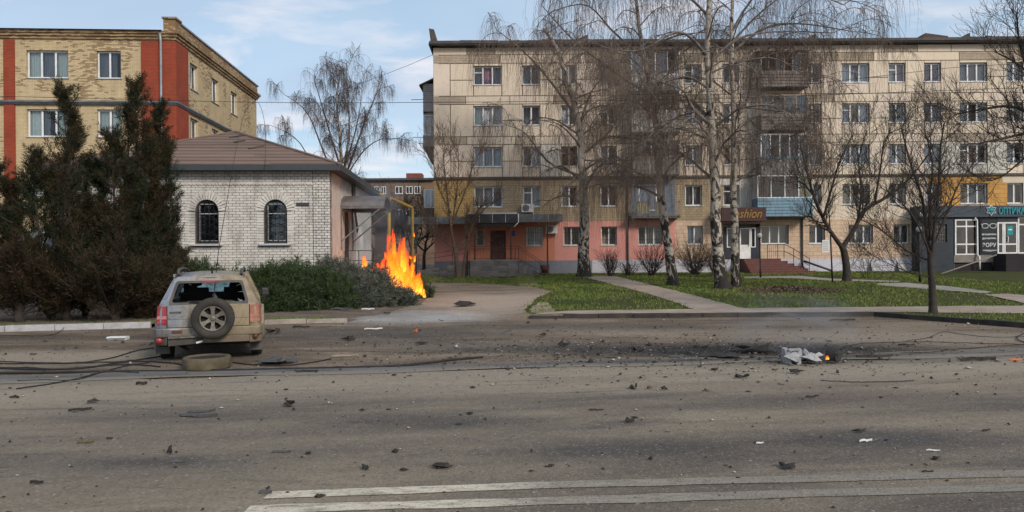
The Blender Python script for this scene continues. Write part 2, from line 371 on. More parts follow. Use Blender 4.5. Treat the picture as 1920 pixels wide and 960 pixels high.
def dirt(name='trodden_dirt', a=(.13, .094, .066), b=(.32, .247, .178), stains=True):
    m, g = new(name); p = g.pos(); x, y, z = g.sep(p)
    c = g.mix(g.ramp(g.noise(g.vmul(p, (.45, 1, 1)), .7, 7, .62, .4), (.34, 0.0), (.66, 1.0)), a, b)
    c = g.mix(g.math('MULTIPLY', g.ramp(g.noise(g.vmul(p, (.35, 1.2, 1)), 1.1, 7, .65, .8), (.5, 0.0), (.66, 1.0)), .75), c, (.082, .06, .046))
    if stains:
        c = g.mix(g.math('MULTIPLY', ell(g, p, -.6, 27.0, 4.4, 7.0, ns=.5), .85), c, (.52, .41, .32))
        c = g.mix(g.math('MULTIPLY', ell(g, p, -3.0, 21.6, 3.0, 2.4, ns=.7), .85), c, (.56, .54, .52))
        for e, k, q in (((-8.2, 13.6, 4.2, 1.2), .8, (.4, .325, .245)), ((8.2, 15.8, 5.0, 1.9), .8, (.36, .295, .225)), ((-.8, 14.6, 3.0, .8), .6, (.3, .25, .19)), ((2.5, 17.2, 3.5, 1.2), .6, (.33, .27, .21)), ((-10.5, 16.8, 4.5, 1.0), .7, (.09, .065, .048)), ((8.5, 18.8, 3.0, .9), .5, (.3, .25, .2))): c = g.mix(g.math('MULTIPLY', ell(g, p, *e, ns=.8), k), c, q)
        c = g.mix(g.math('MULTIPLY', ell(g, p, -3.4, 17.3, 4.4, 1.9, ns=.7), .8), c, (.1, .088, .078))
        c = g.mix(g.math('MULTIPLY', ell(g, p, -1.6, 15.2, 5.5, .7, ns=.7), .6), c, (.15, .13, .11))
        c = g.mix(g.math('MULTIPLY', ell(g, p, 4.4, 13.9, 5.2, 1.5, ns=1.1), .95), c, (.028, .026, .026))
        c = g.mix(g.math('MULTIPLY', ell(g, p, .5, 14.3, 3.5, .8, ns=1.1), .7), c, (.06, .055, .053))
        c = g.mix(g.math('MULTIPLY', ell(g, p, 1.5, 18.7, 7.0, 1.4, ns=.9), .5), c, (.1, .088, .075))
        c = g.mix(g.math('MULTIPLY', ell(g, p, -6.0, 22.0, 5.0, 2.2, ns=.9), .55), c, (.085, .06, .045))
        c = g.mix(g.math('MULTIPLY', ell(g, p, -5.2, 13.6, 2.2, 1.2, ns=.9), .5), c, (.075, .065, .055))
    c = g.mix(.5, c, g.ramp(g.noise(p, 7, 7, .75), (.28, .4), (.7, 1.0)), 'MULTIPLY')
    c, h = speckle(g, p, c, 1.15)
    g.out(g.bsdf(c, .92, 0, g.bump(g.math('ADD', h, g.math('MULTIPLY', g.noise(p, 5, 5), 1.5)), .6, .03), .15)); return m
MT['asphalt'] = asphalt(); MT['dirt'] = dirt()
xs = [-500, -200, -90, -50, -30]+[x for x in range(-24, -3, 2)]+[-3, -2, -1, -.6, -.3, 0, .3, .6, .9, 1.2, 1.6, 2]+[x for x in range(4, 27, 2)]+[30, 50, 90, 200, 500]
ys = [-120, -40, -10, 5, 12, 16, 20, 20.9, 20.96]+[22+2*i for i in range(30)]+[90, 120, 200, 400, 900]
def base(x, y): return (gz(x, y) if y > 20.92 and (x < 10.5 or y > 21.5) else gk(y))-.002
V = [(x, y, base(x, y)) for y in ys for x in xs]; nx = len(xs)
Fq = [(j*nx+i, j*nx+i+1, (j+1)*nx+i+1, (j+1)*nx+i) for j in range(len(ys)-1) for i in range(nx-1)]
gr = link('ground', np_mesh('ground', V, Fq, True), MT['dirt']); tag(gr, kind='structure')
flat = lambda x, y: 0.0
edge = lambda x: 12.2+.13*x
XS = [-60, -30]+[-20+i for i in range(41)]+[30, 60]
bay = [(-60, edge(-60)-.1)]+[(x, edge(x)-.1) for x in XS]+[(60, 19.9)]
bay = [(x, edge(x)-.1) for x in XS if x <= 20]+[(20, 13.5), (13.7, 14.7), (10.2, 20.93), (-1.0, 20.93), (-4.1, 20.2), (-6.6, 19.85), (-12.5, 18.3), (-20, 18.0), (-60, 16)]
tag(sheet('parking_bay', bay, .006, MT['dirt'], 2.0, flat, 0), kind='structure')
road = [(-60, -40), (60, -40), (60, edge(60)-.4)]+[(x, edge(x)-.38+.12*math.sin(x*1.7)+.08*math.sin(x*4.1)) for x in reversed(XS)]
tag(sheet('road', road, .012, MT['asphalt'], 4.0, flat, 0), kind='structure')
m, g = new('wet_gutter_concrete'); p = g.pos(); x, y, z = g.sep(p)
c = g.mix(g.ramp(g.noise(g.vmul(p, (.3, 1.4, 1)), 1.3, 6, .6, .4), (.36, 0.0), (.64, 1.0)), (.06, .056, .055), (.15, .142, .138))
c = g.mix(g.math('MULTIPLY', ell(g, p, 4.0, 13.0, 5.5, 1.4), .9), c, (.026, .024, .024)); c, h = speckle(g, p, c, .7)
t = g.math('SUBTRACT', y, g.math('ADD', g.math('MULTIPLY', x, .13), 12.2))
e = g.math('ADD', g.math('ABSOLUTE', t), g.math('MULTIPLY', g.math('SUBTRACT', g.noise(g.vmul(p, (.6, 1.6, 1)), 1.5, 6, .65), .5), .75))
c = g.mix(g.ramp(e, (.02, 0.0), (.3, 1.0)), c, g.mix(g.ramp(t, (0.0, 0.0), (.1, 1.0)), (.2, .168, .13), (.15, .12, .092)))
g.out(g.bsdf(c, .7, 0, g.bump(h, .3, .01), .3)); MT['gutter'] = m
gut = [(x, edge(x)-.42+.14*math.sin(x*1.3+1)+.06*math.sin(x*5)) for x in XS]+[(x, edge(x)+.32+.16*math.sin(x*.9)+.07*math.sin(x*3.7)) for x in reversed(XS)]
tag(sheet('gutter', gut, .018, MT['gutter'], 2.0, flat, 0), kind='structure')

# worn double line
def line_mat():
    m, g = new('worn_road_paint'); p = g.pos(); x, y, z = g.sep(p)
    w = g.ramp(g.noise(g.vmul(p, (.8, 3, 1)), 5, 7, .7, .5), (.45, 1.0), (.68, .15))
    fade = g.ramp(g.math('ADD', x, g.math('MULTIPLY', g.noise(p, 2.2, 4), .9)), (0.0, 1.0), (1.0, .28))
    fade = g.ramp(g.math('DIVIDE', g.math('ADD', g.math('ADD', x, 1.2), g.math('MULTIPLY', g.noise(p, 1.4, 5), .8)), 4.0), (.3, 1.0), (.5, .3), (.95, .16))
    c = g.mix(g.math('MULTIPLY', w, fade), (.165, .143, .12), (.56, .5, .39)); c, h = speckle(g, p, c, .8)
    g.out(g.bsdf(c, .8, 0, g.bump(h, .4, .01), .25)); return m
MT['line'] = line_mat()
def stripe(name, L, w):
    P = [gp(*q) for q in L]; poly = []
    for i in range(len(P)-1):
        n = max(1, int((P[i+1]-P[i]).length/.25))
        for t in range(n): poly.append(P[i].lerp(P[i+1], t/n))
    poly.append(P[-1]); lo = [(p.x, p.y-w/2+random.gauss(0, .006)) for p in poly]; hi = [(p.x, p.y+w/2+random.gauss(0, .006)) for p in poly]
    tag(sheet(name, lo+hi[::-1], .018, MT['line'], .5, flat), kind='structure')
stripe('road_marking', [(500, 933), (1050, 913), (1900, 892), (2300, 884)], .17)
stripe('road_marking', [(462, 960), (1100, 942), (1500, 930), (2000, 917)], .17)

# kerbs, each stone its own piece
MT['kerbwhite'] = M('whitewashed_kerb', (.43, .43, .45), .85, col2=(.32, .31, .31), scale=4, bump=.3, bscale=30, dirt=.5, dcol=(.22, .18, .14), dscale=2.5)
MT['kerbdirty'] = M('dusty_whitewashed_kerb', (.36, .32, .27), .85, col2=(.26, .22, .18), scale=4, bump=.3, bscale=30, dirt=.6, dcol=(.16, .12, .09), dscale=2.5)
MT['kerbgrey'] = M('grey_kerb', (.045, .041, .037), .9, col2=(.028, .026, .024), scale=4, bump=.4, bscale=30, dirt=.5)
def kerb(name, pts, h, mat, w=.16, L=1.0, sink=None):
    root = thing(name, None, None, (pts[0][0], pts[0][1], 0)); tag(root, kind='structure'); k = 0
    for a, b in zip(pts, pts[1:]):
        a, b = Vector(a), Vector(b); D = (b-a).length; n = max(1, round(D/L)); u = (b-a)/D
        for i in range(n):
            p, q = a+u*(D*i/n+.006), a+u*(D*(i+1)/n-.006); hh = h*(sink(p.x) if sink else 1)
            if hh < .015: continue
            j = random.gauss(0, .006); mb = MB(); mb.bar((p.x, p.y, hh/2-.05+j), (q.x, q.y, hh/2-.05+j+random.gauss(0, .004)), w, hh+.1)
            o = mb.build('kerb_stone', mat, None, .012); o.parent = root; o.matrix_parent_inverse = Matrix.Translation(-Vector(root.location)); k += 1
    return root
kerb('kerb', [(-30, 17.5), (-12.5, 18.32), (-9.3, 19.1)], .155, MT['kerbwhite'])
kerb('kerb', [(-8.95, 19.15), (-6.6, 19.75), (-4.5, 20.25)], .13, MT['kerbdirty'])
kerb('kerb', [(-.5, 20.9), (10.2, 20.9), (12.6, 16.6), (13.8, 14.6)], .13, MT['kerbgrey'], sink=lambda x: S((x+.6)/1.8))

# lawns, paths
m, g = new('spring_grass_turf'); p = g.pos()
c = g.mix(g.ramp(g.noise(p, .5, 6, .6, .5), (.36, 0.0), (.66, 1.0)), (.036, .058, .014), (.075, .068, .03))
c = g.mix(g.math('MULTIPLY', g.ramp(g.noise(p, .9, 7, .7), (.54, 0.0), (.68, 1.0)), .7), c, (.085, .062, .045))
g.out(g.bsdf(c, .95, 0, g.bump(g.noise(p, 14, 6, .7), .8, .05), .1)); MT['turf'] = m
m, g = new('grass_blades'); p = g.pos()
c = g.mix(g.ramp(g.noise(p, .45, 5, .6, .5), (.36, 0.0), (.62, 1.0)), (.085, .17, .016), (.145, .16, .034))
c = g.mix(.5, c, g.mix(g.isl(), (.055, .1, .016), (.25, .24, .075))); g.out(g.bsdf(c, .7, 0, None, .2)); MT['blade'] = m
MT['path'] = M('packed_sandy_path', (.37, .3, .24), .92, col2=(.27, .215, .17), scale=1.2, bump=.4, bscale=30, dirt=.45, dcol=(.14, .11, .085))
MT['paving'] = M('pale_concrete_path', (.36, .33, .29), .92, col2=(.27, .24, .21), scale=1.5, bump=.3, bscale=40, dirt=.4)
def clampk(P): return [(x, max(y, yk(x)+.09)) for x, y in P]
LAWN_A = clampk(pxpoly([(985, 580), (1005, 560), (1035, 545), (1000, 538), (940, 533), (860, 530), (800, 529), (770, 524), (790, 513), (1110, 512), (1700, 508), (2200, 504), (2600, 504), (2600, 590), (1930, 616), (1640, 592.5), (1200, 593), (1000, 595)]))
ld = [p for p in LAWN_A]
PATHS = [('sidewalk', [(985, 597), (1000, 590), (1060, 583), (1300, 580), (1480, 577.5), (1900, 573.5), (2300, 571), (2300, 586), (1900, 588), (1640, 590), (1400, 594), (1200, 595.5)], MT['path']),
         ('diagonal_path', [(1085, 517), (1150, 517), (1268, 546), (1392, 578.5), (1302, 580.5), (1222, 553)], MT['path']),
         ('entrance_path', [(1395, 519), (1500, 518), (1560, 523), (1690, 527.5), (1688, 529.5), (1560, 527), (1480, 522), (1395, 522.5)], MT['paving']),
         ('shop_path', [(1640, 532), (1700, 531), (1780, 538), (1862, 548), (1850, 551), (1740, 543), (1650, 536)], MT['paving']),
         ('corner_path', [(1845, 553), (1890, 552), (2000, 560), (2200, 566), (2200, 573), (1935, 573)], MT['path'])]
tag(sheet('lawn', LAWN_A, .004, MT['turf'], 1.2, None, .03), kind='structure')
PW = []
for i, (n, L, mt) in enumerate(PATHS):
    P = clampk(pxpoly(L)); PW.append(P); tag(sheet(n, P, .012+.004*i, mt, 1.0, None, .035), kind='structure')
BED = [(-30, 17.7), (-12.5, 18.45), (-9.1, 19.2), (-6.6, 19.85), (-4.5, 20.35), (-3.9, 23.0), (-3.3, 27), (-3.4, 31), (-30, 31)]
tag(sheet('planting_bed', BED, .005, dirt('bare_bed_soil', (.15, .115, .085), (.24, .19, .145), False), 1.2, None, .02), kind='structure')
# short grass: blades of many heights, thinning on worn ground
n = 150000; pts = []
LX = [p[0] for p in LAWN_A]; LY = [p[1] for p in LAWN_A]
from mathutils import noise as MN
while len(pts) < 52000:
    X = random.uniform(-8, 24); Y = 14+ (50.4-14)*random.random()**1.25
    Xj, Yj = X+random.gauss(0, .16), Y+random.gauss(0, .16)
    if not inside(Xj, Yj, LAWN_A) or any(inside(Xj, Yj, P) for P in PW): continue
    dn = MN.noise((X*.45, Y*.45, 1.7))+.5*MN.noise((X*1.7, Y*1.7, 4))
    if dn < -.16+random.gauss(0, .16): continue
    pts.append((X, Y, gz(X, Y)))
for _ in range(2600):                                    # the grassy verge behind the white kerb
    X = random.uniform(-16, -5); Y = ykl(X)+.12+abs(random.gauss(0, .25)); pts.append((X, Y, gz(X, Y)))
P = np.array(pts); n = len(P); a = RNG.uniform(0, 2*PI, n); h = RNG.uniform(.03, .085, n)*(1+.5*(RNG.random(n) < .1)); w = RNG.uniform(.010, .02, n)*(P[:, 1]/26)
dx = np.stack([np.cos(a), np.sin(a), 0*a], 1); le = RNG.normal(0, .03, (n, 2))
tip = P+np.stack([le[:, 0], le[:, 1], h], 1)
V = np.stack([P-dx*w[:, None], P+dx*w[:, None], tip], 1).reshape(-1, 3)
tag(link('grass', np_mesh('grass', V, np.arange(3*n).reshape(-1, 3)), MT['blade']), 'short uneven spring grass on the lawn in front of the flats', 'grass', kind='stuff')
# ------------------------------------------------------------------ block of flats
FY = 50.6; FS = F/FY
def fx(px): return (px-960)/FS
def fz(py): return CH+(HZ-py)/FS
CACHE = {}
def cached(key, fn):
    if key not in CACHE: CACHE[key] = fn()
    return CACHE[key]
def shard_mesh(w, h, seed):
    """what is left of a smashed pane: jagged splinters along the frame"""
    rr = random.Random(seed); n = 14; cx, cz = w*(.3+.4*rr.random()), h*(.35+.35*rr.random())
    bd = []
    for i in range(n):
        a = 2*PI*(i+.5)/n; ca, sa = math.cos(a), math.sin(a)
        t = min((w-cx)/ca if ca > 1e-6 else (cx/-ca if ca < -1e-6 else 9), (h-cz)/sa if sa > 1e-6 else (cz/-sa if sa < -1e-6 else 9))
        bd.append((a, t))
    vs, fs = [], []
    for i, (a, t) in enumerate(bd):
        b, u = bd[(i+1) % n]; k = t*rr.uniform(.25, .98); k2 = u*rr.uniform(.5, .98)
        o = len(vs); vs += [(cx+math.cos(a)*t, 0, cz+math.sin(a)*t), (cx+math.cos(b)*u, 0, cz+math.sin(b)*u), (cx+math.cos((a+b)/2)*min(k, k2), 0, cz+math.sin((a+b)/2)*min(k, k2))]
        fs.append((o, o+1, o+2))
    me = bpy.data.meshes.new('broken_pane'); me.from_pydata(vs, [], fs); return me
def rect_mesh(w, h, name='pane'):
    me = bpy.data.meshes.new(name); me.from_pydata([(0, 0, 0), (w, 0, 0), (w, 0, h), (0, 0, h)], [], [(0, 1, 2, 3)]); return me
def curtain_mesh(w, h):
    n = 14; vs = []
    for i in range(n+1):
        y = .025*math.sin(i*2.3)+.012*math.sin(i*5.1); vs += [(w*i/n, y, 0), (w*i/n, y*.6, h)]
    me = bpy.data.meshes.new('curtain'); me.from_pydata(vs, [], [(2*i, 2*i+2, 2*i+3, 2*i+1) for i in range(n)]); return me
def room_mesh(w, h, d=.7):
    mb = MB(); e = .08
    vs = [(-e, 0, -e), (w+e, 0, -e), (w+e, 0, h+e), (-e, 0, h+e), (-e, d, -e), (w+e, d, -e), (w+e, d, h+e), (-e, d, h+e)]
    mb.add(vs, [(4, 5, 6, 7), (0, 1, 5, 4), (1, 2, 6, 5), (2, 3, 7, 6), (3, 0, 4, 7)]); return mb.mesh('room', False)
def window(parent, x0, z0, w, h, y=0, panes=2, frame='upvc', curtain=None, broken=0, sill=True, transom=0, rz=0, side=None, depth=.14, fw=.07, room='room', glass='glass', reveal=None):
    """window set back in its opening; outside is -y.  Parts: pane, curtain, sill, room"""
    mt = MT[frame]; splits = [i*w/panes for i in range(panes+1)]
    def fr():
        mb = MB(); f = fw
        mb.box(0, w, 0, .07, 0, f).box(0, w, 0, .07, h-f, h).box(0, f, .001, .069, f, h-f).box(w-f, w, .001, .069, f, h-f)
        for s in splits[1:-1]: mb.box(s-f*.6, s+f*.6, .002, .068, f, h-f)
        if transom:
            for a, b in ((splits[0]+f, splits[1]-f*.6),) if transom > 0 else ((f, w-f),): mb.box(a, b, .003, .067, h-abs(transom)-.03, h-abs(transom)+.03)
        return mb.mesh('window')
    W = link('window', cached(('fr', round(w, 3), round(h, 3), panes, transom, fw, frame), fr), mt, parent, (x0, y+depth, z0) if side is None else side, (0, 0, rz))
    for i in range(panes):
        a, b = splits[i]+fw*.6, splits[i+1]-fw*.6
        if random.random() < broken:
            s = random.randrange(5)
            if s == 4: continue
            link('pane', cached(('br', round(b-a, 2), round(h, 2), s), lambda: shard_mesh(b-a, h-2*fw, s)), MT[glass], W, (a, .035, fw))
        else: link('pane', cached(('pa', round(b-a, 3), round(h, 3)), lambda: rect_mesh(b-a, h-2*fw)), MT[glass], W, (a, .035, fw), (random.gauss(0, .02), 0, random.gauss(0, .012)))
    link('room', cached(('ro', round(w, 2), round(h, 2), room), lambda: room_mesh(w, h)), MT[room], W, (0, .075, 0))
    if curtain:
        cs = curtain if isinstance(curtain, (list, tuple)) else [curtain]*panes
        for i, cname in enumerate(cs[:panes]):
            if not cname: continue
            a, b = splits[i]+.03, splits[i+1]-.03; part = 1
            if cname.endswith('/'): cname = cname[:-1]; part = .45
            link('curtain', cached(('cu', round(b-a, 2), round(h, 2), cname, part), lambda: curtain_mesh((b-a)*part, h-.08)), MT[cname], W, (a, .2, .04))
    if sill:
        def si():
            mb = MB(); mb.box(-.05, w+.05, -depth-.07, .0, -.05, -.012); return mb.mesh('sill')
        link('sill', cached(('si', round(w, 3), depth), si), MT['sill'], W)
    if reveal:
        def rv():
            mb = MB(); mb.box(-.03, 0, -depth, .07, 0, h).box(w, w+.03, -depth, .07, 0, h).box(-.03, w+.03, -depth, .07, h, h+.03); return mb.mesh('reveal')
        link('reveal', cached(('rv', round(w, 3), round(h, 3), depth, reveal), rv), MT[reveal], W)
    return W

flats = thing('apartment_building', 'long five storey block of flats with beige panels above a pink and peach ground floor', 'apartment building', (0, FY, 0))
core = MB(); BX0, BX1 = fx(815), 47.0
ROWS = [(119, 180, 124, 159), (195.5, 256, 199, 235), (271, 332, 276, 312.5), (349, 416, 350, 388)]
COLS = [(890, 943, 3), (981.5, 1014.5, 2), (1053.5, 1083, 2), (1127, 1157, 2), (1285.5, 1317, 2), (1357, 1387, 2), (1510.5, 1541, 2), (1580, 1631, 3), (1668, 1699, 2), (1734.5, 1765.5, 2), (1801, 1852, 3), (1889, 1919, 2), (1985, 2036, 3), (2072, 2103, 2), (2150, 2180, 2)]
CUR = {(0, 0): ['cur_grey', 'cur_mauve', 'cur_grey'], (0, 1): 'cur_grey', (0, 6): ['', 'cur_grey'], (0, 7): ['cur_white', 'cur_grey', 'cur_white'], (0, 8): ['cur_white', 'cur_mauve'], (0, 9): 'cur_mauve', (0, 10): ['cur_grey', 'cur_mauve', 'cur_grey'], (0, 11): 'cur_white',
       (1, 0): ['cur_green', 'cur_white', 'cur_white'], (1, 6): 'cur_sunset', (1, 7): ['cur_white', 'cur_cream', 'cur_white'], (1, 8): ['cur_grey', 'cur_white'], (1, 9): ['cur_mauve/', 'cur_grey'], (1, 10): ['cur_grey', '', 'cur_grey'],
       (2, 0): 'cur_white', (2, 1): ['', 'cur_white'], (2, 2): 'cur_brown', (2, 4): 'cur_white', (2, 7): 'cur_white', (2, 8): 'cur_white', (2, 10): ['', 'cur_brown', ''],
       (3, 0): ['', 'cur_grey', 'cur_grey'], (3, 1): ['cur_grey', 'cur_white'], (3, 2): ['cur_white', 'cur_brown'], (3, 3): ['cur_grey', 'cur_brown'], (3, 4): 'cur_grey/', (3, 10): ['', 'cur_grey', '']}
GW = [(893, 909, 1, 430, 462), (987, 1018, 2, 426, 461), (1057, 1087, 2, 426, 461), (1127.5, 1157, 2, 426, 461), (1197, 1242, 3, 425.5, 460), (1288.5, 1318, 2, 423, 458), (1428, 1479, 3, 423, 458), (1517.5, 1547, 2, 423, 457), (1591, 1637, 3, 422, 457), (1675.5, 1706, 2, 422, 456.5)]
def wall_row(z0, z1, wins):
    """core of the wall around the openings of one storey"""
    x = BX0+.02
    for a, b, wz0, wz1 in wins+[(BX1, BX1, z0, z1)]:
        if a-x > .02: core.box(x, a, .03, .35, z0, z1)
        if b > a: core.box(a, b, .03, .35, z0, wz0-.0); core.box(a, b, .03, .35, wz1, z1)
        x = b
def panel(x0, x1, z0, z1, mt, gap=.028, y=0.0):
    if x1-x0 < .1: return
    mb = MB(); mb.box(x0+gap, x1-gap, y-.02+random.uniform(-.006, .006), .04, z0+gap, z1-gap)
    return link('wall_panel', mb.mesh('wall_panel'), MT[mt], flats)
def zone_mat(r, x):
    q = 960+x*FS
    if r <= 2:
        if r == 2 and (1010 < q < 1050 or 1745 < q < 1885): return 'whitish'
        return random.choice(['beige', 'beige', 'beige2'])
    if q < 884: return 'ochre'
    if q < 1350: return 'tan'
    if q < 1418: return 'whitish'
    if q < 1728: return 'beige' if q > 1512 else 'tan'
    if q < 1880: return 'orange'
    return 'beige'
for r, (a, b, wt, wb) in enumerate(ROWS):
    z0, z1 = fz(b), fz(a); wins = [(fx(c0), fx(c1), fz(wb), fz(wt)) for c0, c1, _ in COLS]
    wall_row(z0, z1, wins); x = BX0
    for i, (p, q, wz0, wz1) in enumerate(wins+[(BX1, BX1, 0, 0)]):
        gaps = [x, p] if p-x < 2.6 else [x, x+(p-x)*.42, p]
        for s, e in zip(gaps, gaps[1:]):
            mt = zone_mat(r, (s+e)/2)
            if r < 3 and e-s > 1.3 and (i+r) % 3 != 1:
                zm = z0+(z1-z0)*.49; panel(s, e, z0, zm, mt); panel(s, e, zm, z1, zone_mat(r, (s+e)/2))
            else: panel(s, e, z0, z1, mt, .028 if r < 3 else .004)
        if q > p:
            panel(p, q, z0, wz0-.02, zone_mat(r, (p+q)/2), .028 if r < 3 else .004); panel(p, q, wz1+.005, z1, zone_mat(r, (p+q)/2), .02 if r < 3 else .004)
            cu = CUR.get((r, i), random.choice(['cur_white', 'cur_white', ['cur_white', None, 'cur_white'], None, 'cur_white/', 'cur_cream/']))
            window(flats, p, wz0, q-p, wz1-wz0, 0, COLS[i][2], 'upvc' if (r, i) not in ((2, 2), (0, 3)) else 'oldwood', cu, broken=.22 if r > 1 else .12, transom=.42 if (r*5+i) % 4 == 0 else 0, fw=.075)
        x = q
# bands between storeys
def band(py0, py1, cuts, mats, gap=.025):
    z0, z1 = fz(py1), fz(py0); core.box(BX0+.02, BX1, .03, .35, z0, z1)
    for i, (s, e) in enumerate(zip(cuts, cuts[1:])): panel(fx(s), fx(e), z0, z1, mats[i % len(mats)], gap)
EDG = 960+BX1*FS; E0 = 815
band(89, 103, [E0, 878, 931, 985, 1040, 1100, 1160, 1225, 1290, 1350, 1420, 1505, 1575, 1660, 1722, 1785, 1848, 1910, 1980, 2060, 2140, EDG], ['beige', 'dirty', 'beige', 'beige2'])
band(103, 119, [E0, 882, 940, 1100, 1270, 1420, 1640, 1800, 2000, EDG], ['dirty', 'dirty', 'beige', 'dirty'])
band(180, 195.5, [E0, 875, 958, 1040, 1110, 1185, 1270, 1350, 1420, 1510, 1565, 1646, 1710, 1783, 1860, 1930, 2010, 2090, EDG], ['dirty', 'beige', 'beige2'])
band(256, 271, [E0, 877, 960, 1050, 1120, 1190, 1275, 1350, 1420, 1512, 1600, 1690, 1780, 1870, 1960, 2060, EDG], ['dirty', 'beige', 'beige', 'beige2'])
band(334.5, 349, [E0, 884, 1110, 1350, 1418, 1512, 1740], ['ochre', 'tan', 'tan', 'whitish', 'tan', 'beige'], .004)
band(334.5, 349, [1740, 1880, EDG], ['orange', 'beige'], .004)
mb = MB(); mb.box(BX0-.03, BX1, -.16, .03, fz(335.5), fz(332)); mb.build('storey_ledge', M('weathered_ledge', (.12, .1, .085), .9, col2=(.06, .05, .045), scale=6, bump=.5, bscale=20), flats)
# ground floor
gz0, gz1 = fz(489), fz(416); gw = [(fx(a), fx(b), fz(461), fz(426 if i else 430)) for i, (a, b, n, c, d) in enumerate(GW)]
DOOR1 = (fx(919.5), fx(948.5), gz0, fz(432)); DOOR2 = (fx(1357), fx(1425), gz0, fz(423)); SH0 = fx(1722)
wall_row(gz0, gz1, sorted(gw+[DOOR1, DOOR2, (SH0, SH0+6.8, gz0, gz1-.6)]))
GM = [(E0, 876, 'pink'), (876, 1040, 'peachdark'), (1040, 1266, 'pink'), (1266, 1352, 'peach'), (1352, 1512, 'peach'), (1512, 1722, 'peach')]
op = sorted(gw+[DOOR1, DOOR2])
for s, e, mt in GM:
    a, b = fx(s), fx(e); x = a
    for p, q, w0, w1 in [o for o in op if a-.01 <= o[0] < b]:
        panel(x, p, gz0, gz1, mt, .002); panel(p, q, gz0, w0-.02, mt, .002); panel(p, q, w1, gz1, mt, .002); x = q
    panel(x, b, gz0, gz1, mt, .002)
panel(SH0+6.8, BX1, gz0, gz1, 'peach', .002)
GC = [None, ['cur_grey/', 'cur_white/'], None, None, None, 'cur_white', 'cur_grey/', ['', 'cur_grey'], ['cur_grey/', '', 'cur_grey'], ['', 'cur_white/']]
for i, (p, q, w0, w1) in enumerate(gw):
    w = window(flats, p, w0, q-p, w1-w0, 0, GW[i][2], 'upvc', GC[i], broken=.35 if i < 5 else .1, fw=.075, depth=.2)
    if i in (1, 2, 3, 4):
        gb = MB()
        for k in range(1, int((q-p)/.16)): gb.bar((k*.16, -.1, .02), (k*.16, -.1, w1-w0-.02), .014, .014)
        for k in (.3, .7): gb.bar((0, -.085, (w1-w0)*k), (q-p, -.085, (w1-w0)*k), .014, .014)
        gb.build('window_grille', MT['blackmetal'], w)
pl0, pl1 = .1, gz0
for s, e, mt in ((E0, 1110, 'plinth'), (1110, 1266, 'plinthw'), (1266, 1512, 'plinthw'), (1512, 1722, 'plinthw')):
    mb = MB(); mb.box(fx(s), fx(e), -.06, .3, pl0, pl1); mb.build('plinth', MT[mt], flats)
for s in (1690, 1640):
    mb = MB(); mb.hexa([(fx(s)-.35, -.35, .4), (fx(s)+.3, -.35, .4), (fx(s)-.35, -.062, .4), (fx(s)+.3, -.062, .4), (fx(s)-.3, -.34, .5), (fx(s)+.3, -.34, .5), (fx(s)-.35, -.063, 1.2), (fx(s)+.15, -.063, 1.2)]); mb.build('cellar_hatch', MT['greymetal'], flats)
core.build('wall', MT['sealant'], flats)
mb = MB(); mb.box(BX0+.35, BX1, .9, 11.5, .1, fz(89)).box(BX0, BX0+.35, .0, 11.5, .1, fz(89)); mb.build('end_wall', MT['beige2'], flats)
# roof: flat slab with a thin eave, edge sheets, vents
MT['roofedge'] = M('dark_roof_edge', (.05, .048, .055), .8, .1, col2=(.09, .08, .075), scale=2.5, bump=.4, bscale=10, dirt=.3)
rf = MB(); rf.box(BX0-.25, BX1, -.55, 12, fz(88), fz(83)); rf = rf.build('roof', MT['roofedge'], flats)
x = BX0-.2
while x < BX1:
    L = random.uniform(1.6, 3.2); z = random.uniform(-.03, .07); mb = MB(); mb.hexa([(x, -.62, fz(86)+z*.3), (x+L, -.62, fz(86)), (x, .5, fz(84)), (x+L, .5, fz(84)), (x, -.6, fz(80.5)+z), (x+L-.02, -.6, fz(80.5)+z*.4), (x, .5, fz(80)+z), (x+L-.02, .5, fz(80)+z)]); mb.build('edge_sheet', MT['roofedge'], rf); x += L
def vent(px, w, h, dx=0, y=2.5, flatroof=False):
    mb = MB(); X = fx(px); z = fz(84); h = h*1.0+.62
    if flatroof: mb.box(X-w/2*.7, X+w/2*.7, y-.4, y+.4, z, z+h*.55); mb.hexa([(X-w/2, y-.7, z+h*.55), (X+w/2, y-.7, z+h*.4), (X-w/2, y+.7, z+h*.55), (X+w/2, y+.7, z+h*.4), (X-w/2+.35, y-.7, z+h), (X+w/2-.05, y-.7, z+h*.8), (X-w/2+.35, y+.7, z+h), (X+w/2-.05, y+.7, z+h*.8)])
    else: mb.hexa([(X-w/2, y-.4, z), (X+w/2, y-.4, z), (X-w/2, y+.4, z), (X+w/2, y+.4, z), (X-w/2+dx, y-.4, z+h*.7), (X+w/2, y-.4, z+h), (X-w/2+dx, y+.4, z+h*.7), (X+w/2, y+.4, z+h)])
    mb.build('roof_vent', M('vent_brick', (.09, .06, .05), .9, bump=.4), flats)
vent(1098, .9, .65); vent(1543, .9, .62, .25); vent(1783, 2.0, .5, 0, 2.5, True); vent(1843, 1.0, .6, .4); vent(1905, 2.2, .3, 0, 2.5, True)
mb = MB(); mb.hexa([(BX0-.1, -.3, fz(88)), (BX0+.35, -.3, fz(88)), (BX0-.1, 9, fz(88)), (BX0+.35, 9, fz(88)), (BX0-.25, -.3, fz(55)), (BX0+.1, -.3, fz(57)), (BX0-.25, 9, fz(66)), (BX0+.1, 9, fz(66))]); mb.build('end_parapet', MT['roofedge'], flats)
